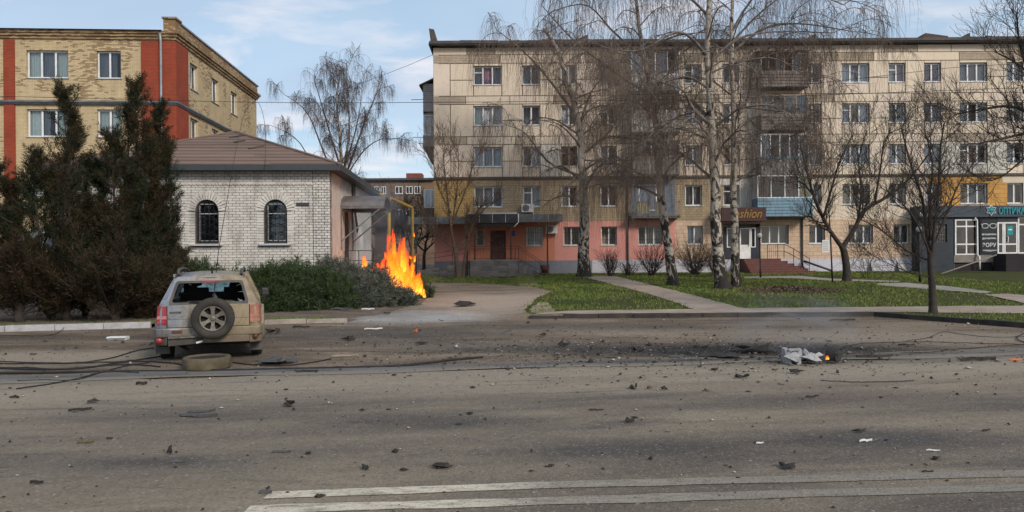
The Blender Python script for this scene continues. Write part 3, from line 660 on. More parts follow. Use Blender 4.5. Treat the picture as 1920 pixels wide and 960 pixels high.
# balconies
MT['slab'] = M('balcony_slab', (.17, .15, .135), .9, col2=(.1, .09, .085), scale=4, dirt=.5)
MT['corr'] = M('corrugated_asbestos', (.3, .29, .28), .9, col2=(.2, .19, .18), scale=2, dirt=.5)
MT['bluesiding'] = M('blue_siding', (.14, .25, .33), .6, col2=(.11, .2, .27), scale=3, dirt=.3)
MT['brownwood'] = M('brown_balcony_boards', (.22, .185, .165), .85, col2=(.14, .12, .108), scale=5, dirt=.4)
MT['whitesheet'] = M('grey_white_balcony_sheet', (.46, .46, .46), .8, col2=(.36, .355, .35), scale=3, dirt=.4)
def balcony(px0, px1, pyf, pyp, pyt, mat, glaz=None, panes=4, lines='v', D=1.05, curtain=None, roof=False):
    x0, x1 = fx(px0), fx(px1); zf_, zp, zt = fz(pyf), fz(pyp), fz(pyt)
    b = MB(); b.box(x0, x1, -D, -.021, zf_-.14, zf_); b = b.build('balcony', MT['slab'], flats)
    p = MB(); n = max(3, int((x1-x0)/.2))
    if lines == 'v':
        for i in range(n): a, c = x0+(x1-x0)*i/n, x0+(x1-x0)*(i+1)/n; p.box(a+.004, c-.004, -D-.03-(.02 if i % 2 else 0), -D+.01, zf_-.05, zp)
    else:
        m_ = max(3, int((zp-zf_)/.17))
        for i in range(m_): a, c = zf_-.1+(zp-zf_+.1)*i/m_, zf_-.1+(zp-zf_+.1)*(i+1)/m_; p.hexa([(x0, -D-.06, a+.006), (x1, -D-.06, a+.006), (x0, -D, a+.006), (x1, -D, a+.006), (x0, -D-.02, c), (x1, -D-.02, c), (x0, -D, c), (x1, -D, c)])
    for X in (x0, x1-.03): p.box(X, X+.03, -D+.011, -.021, zf_-.04, zp)
    p.build('parapet', MT[mat], b)
    if glaz:
        fr = MB(); f = .06; P = [x0+(x1-x0)*i/panes for i in range(panes+1)]
        fr.box(x0, x1, -D, -D+.06, zp, zp+f).box(x0, x1, -D, -D+.06, zt-f, zt)
        for q in P: q = min(max(q, x0+f/2), x1-f/2); fr.box(q-f/2, q+f/2, -D+.001, -D+.059, zp+f, zt-f)
        for X in (x0+.001, x1-f-.001): fr.box(X, X+f, -.5, -.44, zp+f, zt-f); fr.box(X+.001, X+f-.001, -D+.06, -.02, zp+.001, zp+f-.001); fr.box(X+.001, X+f-.001, -D+.06, -.02, zt-f+.001, zt-.001)
        fr.build('balcony_glazing', MT[glaz], b)
        for i in range(panes):
            if random.random() < .2: continue
            link('pane', rect_mesh(P[i+1]-P[i]-f, zt-zp-2*f), MT['glass'], b, (P[i]+f/2, -D+.03, zp+f))
            cu = curtain[i % len(curtain)] if curtain else None
            if cu: link('curtain', cached(('bc', round(P[i+1]-P[i], 2), round(zt-zp, 2), cu), lambda: curtain_mesh(P[i+1]-P[i]-.1, zt-zp-.1)), MT[cu], b, (P[i]+.05, -D+.15, zp+.05))
        for X in (x0+.03, x1-.03):
            me = bpy.data.meshes.new('pane'); me.from_pydata([(X, -D+.06, zp+f), (X, -.02, zp+f), (X, -.02, zt-f), (X, -D+.06, zt-f)], [], [(0, 1, 2, 3)]); link('pane', me, MT['glass'], b)
    # back of the loggia: door and window behind
    db = MB(); db.box(x0+.15, x1-.15, -.03, -.022, zf_, zt if glaz else zt); db.build('loggia_wall', MT['room2' if glaz else 'blueplaster'], b)
    if roof:
        r_ = MB(); r_.hexa([(x0-.1, -D-.2, zt), (x1+.1, -D-.2, zt), (x0-.1, -.02, zt+.25), (x1+.1, -.02, zt+.25), (x0-.1, -D-.2, zt+.05), (x1+.1, -D-.2, zt+.05), (x0-.1, -.02, zt+.3), (x1+.1, -.02, zt+.3)]); r_.build('balcony_roof', MT['rust'], b)
    return b
balcony(1181, 1270, 177, 149, 105, 'whitesheet', 'upvc', 4, 'v', curtain=['cur_white', None, 'cur_grey', None], roof=True)
balcony(1181, 1270, 252, 216, 178.5, 'whitesheet', 'upvc', 5, 'v', curtain=['cur_grey', 'cur_white', None, 'cur_grey', None])
balcony(1183, 1268, 330, 300, 268, 'corr', 'oldwood', 5, 'v', curtain=[None, 'cur_grey', None])
b = balcony(1180, 1270, 408, 407.5, 334.5, 'slab', None)
rl = MB(); x0, x1, z0 = fx(1180), fx(1270), fz(408)
for z in (z0+.06, z0+.98): rl.bar((x0, -1.0, z), (x1, -1.0, z), .03, .03); rl.bar((x0, -1.0, z), (x0, -.02, z), .03, .03); rl.bar((x1, -1.0, z), (x1, -.02, z), .03, .03)
for i in range(24): X = x0+(x1-x0)*i/23; rl.bar((X, -1.0, z0+.05), (X, -1.0, z0+.97), .014, .014)
for i in range(1, 5): rl.bar((x1, -1+i*.2, z0+.05), (x1, -1+i*.2, z0+.97), .014, .014); rl.bar((x0, -1+i*.2, z0+.05), (x0, -1+i*.2, z0+.97), .014, .014)
rl.build('railing', MT['greymetal'], b)
for a, c_ in ((1190, 1214), (1224, 1240)):
    mb = MB(); mb.box(fx(a), fx(c_), -.96, -.93, z0+.15, z0+.95); mb.build('cover_board', M('torn_tan_board', (.25, .22, .15), .9, dirt=.5), b)
window(b, fx(1198), fz(397), fx(1232)-fx(1198), fz(348)-fz(397), -.17, 1, 'upvc', None, 1.0, sill=False, depth=.12)
fz_level = fz; fz = lambda p: fz_level(p+3)   # photograph's tilt taken out
balcony(1419, 1506, 167, 142, 106, 'brownwood', 'oldwood', 6, 'h', curtain=[None, 'cur_white', None, 'cur_brown', 'cur_grey', 'cur_brown'], roof=True)
balcony(1419, 1506, 246, 221, 184, 'brownwood', 'oldwood', 4, 'h', curtain=[None, None, None, 'cur_grey'])
balcony(1418, 1506, 330, 302, 256, 'corr', 'upvc', 5, 'v', curtain=['cur_white', None, None, 'cur_grey', None])
mb = MB(); mb.box(fx(1417), fx(1507), -1.14, -1.1, fz(302), fz(298)); mb.build('balcony_trim', MT['bluesiding'], flats)
balcony(1410, 1511, 405, 374, 332.5, 'bluesiding', 'upvc', 4, 'h', D=1.2, curtain=['cur_brown', None, 'cur_brown', 'cur_cream'])
fz = fz_level
# downpipes
for px, a, b_ in ((1503.5, 408, 508), (1177, 330, 500)):
    mb = MB(); mb.tube([(fx(px), -.12, fz(a)), (fx(px), -.12, fz(b_)+.2), (fx(px)+.1, -.25, fz(b_))], .06); mb.build('downpipe', MT['darkmetal'], flats)
mb = MB(); mb.box(fx(1522), fx(1526.5), -.03, -.02, fz(442), fz(438)); mb.build('meter_box', MT['rust'], flats)
# enclosed balconies on the far gable end (they stick out past the corner)
eb = MB(); X0, X1 = fx(789), fx(815)
def side_balcony(zt, zp, zg, zf_, sid):
    b = MB(); b.box(X0, X1, 2.0, 5.2, zf_-.2, zf_); b = b.build('balcony', MT['slab'], flats)
    p = MB(); m_ = max(3, int((zp-zf_)/.2))
    for i in range(m_): p.box(X0-.03+(.012 if i % 2 else 0), X1-.01, 1.97+(.012 if i % 2 else 0), 5.2, zf_+(zp-zf_)*i/m_, zf_+(zp-zf_)*(i+1)/m_-.01)
    p.build('parapet', MT[sid], b)
    if zg > zp:
        f = MB()
        for a in (X0, X0+(X1-X0)*.5, X1-.07): f.box(a, a+.06, 2.0, 2.06, zp+.06, zg-.06)
        f.box(X0, X1, 2.0, 2.06, zp, zp+.06).box(X0, X1, 2.0, 2.06, zg-.06, zg); f.build('balcony_glazing', MT['upvc'], b)
        link('pane', rect_mesh(X1-X0, zg-zp), MT['glass'], b, (X0, 2.03, zp)); link('curtain', curtain_mesh(X1-X0, zg-zp), MT['cur_white'], b, (X0, 2.3, zp))
        e = MB(); e.box(X0, X1, 4.9, 5.2, zp, zg); e.build('back_wall', MT['room2'], b)
    if zt > zg:
                r_ = MB(); r_.hexa([(X0-.25, 1.8, zt-.62), (X1, 1.8, zt-.06), (X0-.25, 5.3, zt-.62), (X1, 5.3, zt-.06), (X0-.25, 1.8, zt-.52), (X1, 1.8, zt+.04), (X0-.25, 5.3, zt-.52), (X1, 5.3, zt+.04)]); r_.build('balcony_roof', MT['roofedge'], b)
MT['vsiding'] = M('grey_vinyl_siding', (.33, .31, .31), .7, dirt=.3)
side_balcony(fz(132), fz(198), fz(198), fz(198), 'vsiding')
mb = MB()
for i in range(15): mb.box(X0-(.01 if i % 2 else .0), X1, 2.0-(.01 if i % 2 else 0), 5.2, fz(200)+i*.137, fz(200)+(i+1)*.137-.01)
mb.build('balcony_siding', MT['vsiding'], flats)
side_balcony(0, fz(244), fz(204), fz(266), 'corr')
mb = MB(); mb.hexa([(X0+.5, 2.3, fz(297)), (X1, 2.3, fz(297)), (X0+.5, 5, fz(297)), (X1, 5, fz(297)), (X0, 2, fz(268)), (X1, 2, fz(268)), (X0, 5.2, fz(268)), (X1, 5.2, fz(268))]); mb.build('balcony_underside', MT['slab'], flats)
side_balcony(0, fz(385), fz(349), fz(410), 'darkmetal')
for z, L in ((fz(172), 1.3), (fz(246), 1.2), (fz(258), .8)):
    mb = MB(); mb.bar((X0-L+.4, 2.4, z), (X0+.2, 2.4, z), .04, .04); mb.build('drying_rail', MT['greymetal'], flats)

# ---- entrance porch, canopy and stairs on the left
PY = FY-2.3; ps = F/PY
def X_(px, Y=PY): return (px-960)/F*Y
def Z_(py, Y=PY): return CH+(HZ-py)/F*Y
MT['stone'] = M('grey_rough_stone', (.2, .185, .175), .9, col2=(.12, .11, .105), scale=5, rnd=.5, bump=.5, bscale=14, dirt=.4)
porch = thing('entrance_porch', 'grey stone porch with steps in front of the dark entrance door of the flats', 'porch', (X_(925), PY, .4))
def wob(o, root): o.parent = root; o.matrix_parent_inverse = Matrix.Translation(-Vector(root.location)); return o
zt = Z_(489); x0, x1 = X_(881), X_(972)
mb = MB(); mb.box(x0+.03, x1-.03, PY+.03, FY-.07, .2, zt); wob(mb.build('porch_core', MT['stone']), porch)
mb = MB(); mb.box(x0-.05, x1+.03, PY-.05, FY-.07, zt+.002, zt+.07); wob(mb.build('porch_slab', MT['concrete']), porch)
for c in range(7):
    za = .25+(zt-.25)*c/7; x = x0-(.0 if c % 2 else .28); zb = .25+(zt-.25)*(c+1)/7
    while x < x1:
        L = random.choice([.45, .6, .7]); a, b = max(x, x0), min(x+L, x1)
        if b-a > .05: mb = MB(); mb.box(a+.008, b-.008, PY-random.uniform(0, .03), PY+.06, za+.008, zb-.008); wob(mb.build('stone', MT['stone']), porch)
        x += L
n = 5
for i in range(n):
    h = zt-(zt-.42)*(i+1)/(n+1); mb = MB(); mb.box(x1+.001+.3*i, x1+.3*(i+1), PY+.1, FY-.3, .2, h); wob(mb.build('step', MT['concrete']), porch)
    for c in range(3):
        za, zb = .2+(h-.2)*c/3, .2+(h-.2)*(c+1)/3; mb = MB(); mb.box(x1+.3*i+.01, x1+.3*(i+1)-.01, PY+.04-random.uniform(0, .03), PY+.1, za+.008, zb-.008); wob(mb.build('stone', MT['stone']), porch)
ra = MB(); rx0 = X_(781); ra.hexa([(rx0, PY+.2, .2), (x0-.02, PY+.2, .2), (rx0, PY+1.6, .2), (x0-.02, PY+1.6, .2), (rx0, PY+.2, Z_(507)), (x0-.02, PY+.2, Z_(491)), (rx0, PY+1.6, Z_(507)), (x0-.02, PY+1.6, Z_(491))])
wob(ra.build('ramp', MT['stone']), porch)
for c in range(5):
    for k in range(7):
        a, b = rx0+(x0-rx0)*k/7, rx0+(x0-rx0)*(k+1)/7; top = Z_(507)+(Z_(491)-Z_(507))*(k+.5)/7; za, zb = .3+(top-.3)*c/5, .3+(top-.3)*(c+1)/5
        mb = MB(); mb.box(a+.01, b-.01, PY+.14-random.uniform(0, .03), PY+.2, za+.01, zb-.01); wob(mb.build('stone', MT['stone']), porch)
mb = MB(); mb.box(DOOR1[0]+.002, DOOR1[1]-.002, .06, .14, zt+.075, DOOR1[3]-.002); dr = mb.build('entrance_door', M('dark_brown_steel_door', (.045, .035, .033), .5, .2), flats)
mb = MB()
for i in range(4):
    for j in range(2): a = DOOR1[0]+.1+j*.46; z = zt+.15+i*.46; mb.box(a, a+.38, .05, .061, z, z+.38)
mb.build('door_panel', MT['rust'], dr)
mb = MB(); mb.bar((DOOR1[1]-.16, .0, zt+.95), (DOOR1[1]-.16, .0, zt+1.15), .03, .04); mb.build('handle', MT['greymetal'], dr)
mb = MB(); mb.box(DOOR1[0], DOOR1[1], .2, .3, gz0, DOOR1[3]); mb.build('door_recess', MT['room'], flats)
mb = MB(); mb.box(fx(959.5), fx(966), -.045, -.025, fz(443), fz(433)); sg = mb.build('wall_plaque', M('blue_plaque', (.04, .08, .3), .4), None, 0, (0, FY, 0)); tag(sg, 'small blue plaque on the wall right of the dark entrance door', 'sign')
cn = thing('entrance_canopy', 'dented grey metal canopy over the entrance porch on brown posts', 'canopy', (X_(915), PY, Z_(417)))
def can(a, b, t, bo, y0, mt):
    """fascia of sheet panels on a flat roof"""
    A, B = X_(a), X_(b); mb = MB(); mb.box(A, B, y0+.03, FY-.03, Z_(bo)+.1, Z_(bo)+.2); wob(mb.build('canopy_roof', MT['darkmetal']), cn); n = max(1, round((B-A)/.95))
    for i in range(n):
        p, q = A+(B-A)*i/n, A+(B-A)*(i+1)/n; j = [random.uniform(-.04, .04) for _ in range(4)]
        mb = MB(); mb.hexa([(p+.008, y0+j[0], Z_(bo)), (q-.008, y0+j[1], Z_(bo)), (p+.008, y0+.03+j[0], Z_(bo)), (q-.008, y0+.03+j[1], Z_(bo)), (p+.008, y0+j[2], Z_(t)), (q-.008, y0+j[3], Z_(t)), (p+.008, y0+.03+j[2], Z_(t)), (q-.008, y0+.03+j[3], Z_(t))]); wob(mb.build('fascia_panel', MT[mt]), cn)
        if i: mb = MB(); mb.box(p-.015, p+.015, y0-.07, y0-.045, Z_(bo), Z_(t)); wob(mb.build('joint_strip', MT['sill']), cn)
can(766, 874, 405.5, 419, PY+.1, 'greymetal'); can(875, 973, 401.5, 417.5, PY-.12, 'darkmetal'); can(974, 1056, 401.5, 416.5, PY+.1, 'greymetal')
mb = MB(); mb.hexa([(X_(877), PY-.1, Z_(401)), (X_(970), PY-.1, Z_(401)), (X_(877), FY-.03, Z_(398)), (X_(970), FY-.03, Z_(398)), (X_(877), PY-.1, Z_(399)), (X_(970), PY-.1, Z_(399)), (X_(877), FY-.03, Z_(395)), (X_(970), FY-.03, Z_(395))]); wob(mb.build('canopy_sheet', MT['sill']), cn)
mb = MB(); mb.box(X_(885), X_(962), PY, PY+.1, Z_(424), Z_(418)); wob(mb.build('canopy_beam', MT['blackmetal']), cn)
for px, mt, yy, bot in ((890, 'rust', PY+.15, zt+.07), (958, 'rust', PY+.15, zt+.07), (876, 'blackmetal', PY-.1, .4), (1027, 'rust', PY+.3, .4), (779, 'darkmetal', PY+.3, .4)):
    mb = MB(); mb.box(X_(px)-.05, X_(px)+.05, yy, yy+.1, bot, Z_(418)); wob(mb.build('post', MT[mt]), cn)
mb = MB(); mb.tube([(X_(972.5), PY-.16, Z_(401)), (X_(972.5), PY-.16, Z_(417)), (X_(964), PY-.2, Z_(426))], .035); wob(mb.build('downpipe', MT['white']), cn)
rl = thing('porch_railing', 'thin rust red handrail round the stone porch and its steps', 'railing', (X_(965), PY+.2, zt))
mb = MB(); y = PY+.12
rails = [[(X_(882), y, zt+.95), (X_(972), y, zt+.95), (X_(1022), y, .42+.75)], [(X_(882), y, zt+.78), (X_(972), y, zt+.78), (X_(1022), y, .42+.58)], [(X_(882), y, zt+.15), (X_(972), y, zt+.15), (X_(1022), y, .42+.1)]]
for L in rails:
    for p, q in zip(L, L[1:]): mb.bar(p, q, .03, .03)
wob(mb.build('handrail', MT['rust']), rl); mb = MB()
for i in range(24):
    t = i/23; px = 882+t*140; zz_ = 0 if px < 972 else (px-972)/50*(zt+.15-.52); mb.bar((X_(px), y, zt+.15-zz_), (X_(px), y, zt+.78-zz_*.97), .012, .012)
for px in (925, 966, 972): mb.bar((X_(px), y+.002, zt+.05), (X_(px), y+.002, zt+.96), .04, .04)
mb.bar((X_(1022), y+.002, .3), (X_(1022), y+.002, 1.17), .04, .04); wob(mb.build('baluster', MT['rust']), rl)
mb = MB()
for k in (0, .3): mb.bar((X_(784), y+.1, 1.45+k), (X_(880), y+.1, zt+.55+k), .03, .03)
for px in (784, 815, 848, 879): mb.bar((X_(px), y+.1, .9), (X_(px), y+.1, 1.8+(px-784)*.003), .03, .03)
wob(mb.build('ramp_rail', MT['rust']), rl)
ub = thing('litter_bin', 'dark red litter bin at the foot of the porch steps', 'bin', (X_(1021), PY-.05, gz(2, PY)))
mb = MB(); mb.lathe([(.0, .12), (.2, .12), (.27, .62), (.24, .62), (.19, .2), (0, .2)], 12); mb.build('bin_bucket', MT['rust'], ub)
mb = MB(); mb.box(-.3, -.27, -.02, .02, 0, .7).box(.27, .3, -.02, .02, 0, .7).box(-.27, .27, -.015, .015, .42, .45); mb.build('bin_stand', MT['blackmetal'], ub)
# air conditioners
def aircon(px, py, label, hang=False):
    X, Z = fx(px), fz(py); t = thing('air_conditioner', label, 'air conditioner', (X, FY-.08, Z), 0, 'air conditioners on the front of the flats')
    mb = MB(); mb.box(-.4, .4, -.36, -.06, -.28, .28); mb.build('casing', MT['white'], t, .02)
    mb = MB(); mb.lathe([(.0, -.375), (.05, -.38), (.2, -.372), (.22, -.372), (.235, -.362)], 20, 'Y', (-.12, 0, 0)); mb.build('fan_grille', MT['darkmetal'], t)
    for k in range(3): mb = MB(); mb.lathe([(.08+.06*k, -.39), (.09+.06*k, -.39)], 20, 'Y', (-.12, 0, 0)); mb.build('fan_guard', MT['white'], t)
    mb = MB(); mb.box(-.3, -.26, -.34, .06, -.33, -.285).box(.26, .3, -.34, .06, -.33, -.285); mb.build('bracket', MT['greymetal'], t)
    mb = MB(); mb.tube([(.3, -.1, -.2), (.42, -.12, -.35), (.46, -.13, -.75), (.85, -.12, -1.1)] if hang else [(.2, .0, -.2), (.28, .02, -.5)], .03); mb.build('pipe', MT['white'], t)
aircon(989.5, 391, 'white air conditioner under the second storey window above the entrance canopy', True)
aircon(1034, 431, 'cream air conditioner beside the ground floor window under the canopy end')

# ---- fashion shop entrance
fz = lambda p: fz_level(p+3)
fs = thing('shop_entrance', 'dark shop entrance with a white glazed door up red brown steps', 'shop entrance', (fx(1390), FY-.1, .4))
a, b = DOOR2[0], DOOR2[1]; MT['navy'] = M('dark_blue_panel', (.03, .032, .05), .5)
mb = MB(); zd = fz(485)
mb.box(a, fx(1362), -.12, .1, zd, fz(425)).box(fx(1372.5), fx(1385.5), -.12, .1, zd, fz(425)).box(fx(1416), b, -.12, .1, zd, fz(425)).box(fx(1362), fx(1372.5), -.12, .1, zd, fz(464)).box(fx(1407), fx(1416), -.12, .1, zd, fz(464)).box(fx(1362), fx(1372.5), -.12, .1, fz(427), fz(425)).box(fx(1385.5), fx(1416), -.12, .1, fz(426), fz(425))
wob(mb.build('surround', MT['navy'], None, 0, (0, FY, 0)), fs)
def fwin(x0, x1, z0, z1, name='side_light', panes=1):
    w = window(None, fx(x0)+.003, fz(z1), fx(x1)-fx(x0)-.006, fz(z0)-fz(z1)-.004, FY-.13, panes, 'white', None, sill=False, depth=0, fw=.06); wob(w, fs); w.name = name; return w
fwin(1362, 1372.5, 427, 464); fwin(1407, 1416, 427, 464)
mb = MB(); A, B, z0, z1 = fx(1386), fx(1406.5), zd, fz(427); f = .09
mb.box(A, A+f, -.13, -.06, z0, z1).box(B-f, B, -.13, -.06, z0, z1).box(A+f, B-f, -.129, -.061, z1-f, z1).box(A+f, B-f, -.128, -.062, z0, fz(459)); wob(mb.build('shop_door', MT['white'], None, 0, (0, FY, 0)), fs)
wob(link('door_pane', rect_mesh(B-A-2*f, z1-f-fz(459)), MT['glass'], None, (A+f, FY-.1, fz(459))), fs)
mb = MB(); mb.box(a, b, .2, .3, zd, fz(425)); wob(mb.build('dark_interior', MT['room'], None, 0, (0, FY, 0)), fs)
mb = MB(); mb.bar((B-.14, -.17, fz(462)), (B-.14, -.17, fz(452)), .025, .03); wob(mb.build('handle', MT['greymetal'], None, 0, (0, FY, 0)), fs)
MT['redstep'] = M('red_brown_step_tile', (.15, .055, .045), .6, col2=(.1, .04, .035), scale=5, dirt=.3, bump=.2, bscale=12)
for i in range(6):
    h0 = .42+(zd-.42)*(5-i)/6; h1 = .42+(zd-.42)*(6-i)/6; Yf = -1.2-.3*i; e0, e1 = fx(1386)-.05, fx(1452)+.34*i
    mb = MB(); mb.box(e0-.004*i, e1, Yf, (-.125 if i == 0 else Yf+.3), .2, h1-.025); wob(mb.build('step', MT['redstep'], None, 0, (0, FY, 0)), fs)
    mb = MB(); mb.box(e0-.02-.004*i, e1+.02, Yf-.02, (-.126 if i == 0 else Yf+.3), h1-.025, h1); wob(mb.build('step_tread', MT['redstep'], None, 0, (0, FY, 0)), fs)
fr = thing('step_railing', 'rust red metal railing beside the red brown shop steps', 'railing', (fx(1455), FY-1.2, 1.4)); mb = MB()
Q = [(fx(1427), -1.25, zd), (fx(1446), -1.25, zd), (fx(1456), -1.4, zd), (fx(1468), -1.9, zd-.3), (fx(1489), -2.6, .42)]
for k in (.5, .95):
    for p, q in zip(Q, Q[1:]): mb.bar((p[0], p[1], p[2]+k), (q[0], q[1], q[2]+k), .035, .035)
for p in Q: mb.bar((p[0], p[1], p[2]-.0), (p[0], p[1], p[2]+.96), .035, .035)
for t in range(1, 5): mb.bar((Q[0][0]+.14*t, -1.25, zd+.05), (Q[0][0]+.14*t, -1.25, zd+.95), .014, .014)
wob(mb.build('handrail', MT['rust'], None, 0, (0, FY, 0)), fr)
sg = thing('shop_sign', 'dark brown shop sign board with gold italic lettering above the white door', 'sign', (fx(1395), FY-.75, fz(417)))
mb = MB(); A, B = fx(1353.5)*.973, fx(1437)*.973; mb.box(A, B, -1.36, -.03, fz(416), fz(391)); wob(mb.build('sign_board', M('brown_sign_board', (.055, .022, .024), .5), None, 0, (0, FY, 0)), sg)
wob(text('lettering', 'Fashion', .82, M('gold_letters', (.3, .175, .045), .45, .3), None, ((A+B)/2+.1, FY-1.385, fz(410)), shear=.35, sx=.84, off=.006), sg)

fz = fz_level
# ---- optician's shop front
op_ = thing('optician_shop', 'dark grey optician shop front with a wide sign band and white framed glazing', 'shop front', (fx(1800), FY-1, .5))
OD = -1.0; OS = F/(FY+OD)
def ox(px): return (px-960)/OS
def oz(py): return CH+(HZ-py-0)/OS
DY = 6.0   # the photograph's slight tilt, taken back to level
def ozz(py): return oz(py+DY)
def ob(name, mt, *bx, **k):
    mb = MB()
    for q in bx: mb.box(*q)
    return wob(mb.build(name, mt if not isinstance(mt, str) else MT[mt], None, k.get('bevel', 0), (0, FY, 0)), op_)
MT['anth'] = M('anthracite_cladding', (.03, .037, .048), .55, .1, col2=(.022, .028, .037), scale=2)
MT['anthb'] = M('anthracite_band', (.048, .06, .078), .5, .1, col2=(.038, .05, .066), scale=2)
MT['dkbrick'] = panel_mat('dark_brick_plinth', (.05, .042, .048), (.035, .03, .034), .1, (.26, .085))
MT['greystone'] = M('grey_beige_stone_panel', (.22, .195, .17), .85, dirt=.3)
e = ox(2010)
ob('sign_band', 'anthb', (ox(1722), e, OD-.2, -.03, ozz(407), ozz(386)))
ob('side_wall', 'anth', (ox(1724), ox(1738), OD, -.03, .35, ozz(407)), (ox(1776), ox(1788), OD, -.03, .35, ozz(407)), (ox(1738), ox(1776), OD, -.03, .35, ozz(454)), (ox(1738), ox(1776), OD, -.03, ozz(420), ozz(407)))
gl = window(None, ox(1738), ozz(454), ox(1776)-ox(1738), ozz(420)-ozz(454), FY+OD, 2, 'darkmetal', None, sill=False, depth=.1); wob(gl, op_)
gb = MB()
for k in range(1, 9): gb.bar((k*.152, -.06, .02), (k*.152, -.06, 1.18), .016, .016)
for k in (.25, .5, .75, 1.0): gb.bar((0, -.05, k), (1.37, -.05, k), .016, .016)
gb.build('window_grille', MT['greymetal'], gl)
def shopwin(x0, x1, y0, y1, cols, rows, name):
    A, B, z0, z1 = ox(x0), ox(x1), ozz(y1), ozz(y0); f = .09; mb = MB()
    for c in cols: X = A+(B-A)*c; X = min(max(X, A+f/2), B-f/2); mb.box(X-f/2, X+f/2, OD, OD+.07, z0, z1)
    for r in rows: Zr = z0+(z1-z0)*r; Zr = min(max(Zr, z0+f/2), z1-f/2); mb.box(A+.001, B-.001, OD+.001, OD+.069, Zr-f/2, Zr+f/2)
    o = wob(mb.build(name, MT['white'], None, 0, (0, FY, 0)), op_)
    for c0, c1 in zip(cols, cols[1:]):
        for r0, r1 in zip(rows, rows[1:]): link('pane', rect_mesh((B-A)*(c1-c0)-f, (z1-z0)*(r1-r0)-f), MT['glass'], o, (A+(B-A)*c0+f/2, OD+.035, z0+(z1-z0)*r0+f/2))
    return o
shopwin(1791, 1833.5, 411, 478, [0, .5, 1], [0, .3, .8, 1], 'display_window')
shopwin(1870.5, 1908, 417, 476, [0, .28, .37, 1], [0, .3, 1], 'shop_door')
shopwin(1909, 1990, 408, 476, [0, .5, 1], [0, .8, 1], 'display_window')
mb = MB(); mb.tube([(ox(1886.5), OD-.06, ozz(455)), (ox(1889.5), OD-.06, ozz(455)), (ox(1889.5), OD-.06, ozz(444)), (ox(1886.5), OD-.06, ozz(444))], .025, 6); wob(mb.build('door_handle', MT['white'], None, 0, (0, FY, 0)), op_)
ob('door_notice', M('teal_notice', (.02, .25, .27), .5), (ox(1889), ox(1900), OD+.02, OD+.03, ozz(441), ozz(424)))
ob('door_notice', M('white_notice', (.7, .72, .72), .5), (ox(1891), ox(1898), OD+.012, OD+.019, ozz(432), ozz(430)))
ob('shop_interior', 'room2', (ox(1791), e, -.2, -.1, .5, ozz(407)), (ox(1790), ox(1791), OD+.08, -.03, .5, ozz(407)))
for X in (1799, 1812, 1824): ob('display_stand', 'rust', (ox(X), ox(X+7), -.6, -.45, ozz(476), ozz(466)))
ob('stall_riser', 'greystone', (ox(1788.5), ox(1866), OD-.02, -.03, ozz(492), ozz(478.5)), (ox(1910), e, OD-.02, -.03, .4, ozz(476.5)))
ob('plinth', 'dkbrick', (ox(1788.5), ox(1862), OD+.1, -.03, .3, ozz(492.2)))
ob('landing', 'dkbrick', (ox(1862), ox(1909), OD-1.3, OD-.03, .3, ozz(477)))
ob('lintel', 'anth', (ox(1788.2), ox(1838), OD, -.25, ozz(411), ozz(407)), (ox(1838), ox(1870.3), OD+.03, -.25, ozz(478), ozz(407)), (ox(1870.5), ox(1908), OD, -.25, ozz(417), ozz(407)))
mb = MB(); mb.tube([(ox(1827), OD-.12, ozz(408)), (ox(1827), OD-.12, ozz(411)), (ox(1830.5), OD-.1, ozz(414)), (ox(1831), OD-.1, ozz(478)), (ox(1832), OD-.25, ozz(481)), (ox(1832.5), OD-.25, ozz(505))], .055, 8); wob(mb.build('downpipe', MT['white'], None, 0, (0, FY, 0)), op_)
pst = thing('window_poster', 'black poster with white spectacles and lettering beside the shop door', 'poster', (ox(1854), FY+OD, ozz(478)))
mb = MB(); mb.box(ox(1840), ox(1869.5), OD-.01, OD+.028, ozz(475), ozz(412)); wob(mb.build('poster_sheet', M('black_poster', (.016, .017, .022), .45), None, 0, (0, FY, 0)), pst)
MT['ink'] = M('white_print', (.6, .62, .62), .5)
mb = MB(); Y = OD-.03
for s in (-1, 1):
    cx, cz = ox(1854)+s*.265, ozz(424); P_ = [(cx+.21*math.copysign(abs(math.cos(a))**.7, math.cos(a)), Y, cz+.15*math.copysign(abs(math.sin(a))**.8, math.sin(a))-.03*math.cos(a)*s*0) for a in [2*PI*i/16 for i in range(17)]]
    mb.tube(P_, .026, 5); mb.tube([(cx+s*.2, Y, cz+.09), (cx+s*.27, Y, cz+.13)], .03, 5)
mb.tube([(ox(1854)-.07, Y, ozz(424)+.03), (ox(1854), Y, ozz(424)+.06), (ox(1854)+.07, Y, ozz(424)+.03)], .022, 5)
wob(mb.build('spectacles_mark', MT['ink'], None, 0, (0, FY, 0)), pst)
for s_, sz, py, sx in (('БЕЗКОШТОВНА', .125, 441, 1.0), ('ДІАГНОСТИКА', .125, 448.5, 1.0), ('ЗОРУ', .36, 463, .98)):
    wob(text('lettering', s_, sz, MT['ink'], None, (ox(1854.5), FY+OD-.02, ozz(py)), sx=sx, ext=.006, off=.006), pst)
mb = MB()
for i in range(13): mb.hexa([(ox(1842.5)+i*.072, OD-.018, ozz(472)+abs(i-6)*.01), (ox(1842.5)+i*.072+.05, OD-.018, ozz(472)+abs(i-6)*.01), (ox(1842.5)+i*.072, OD-.011, ozz(472)+abs(i-6)*.01), (ox(1842.5)+i*.072+.05, OD-.011, ozz(472)+abs(i-6)*.01), (ox(1842.5)+i*.072+.02, OD-.018, ozz(468.5)), (ox(1842.5)+i*.072+.06, OD-.018, ozz(468.5)), (ox(1842.5)+i*.072+.02, OD-.011, ozz(468.5)), (ox(1842.5)+i*.072+.06, OD-.011, ozz(468.5))])
wob(mb.build('blurred_print', MT['sill'], None, 0, (0, FY, 0)), pst)
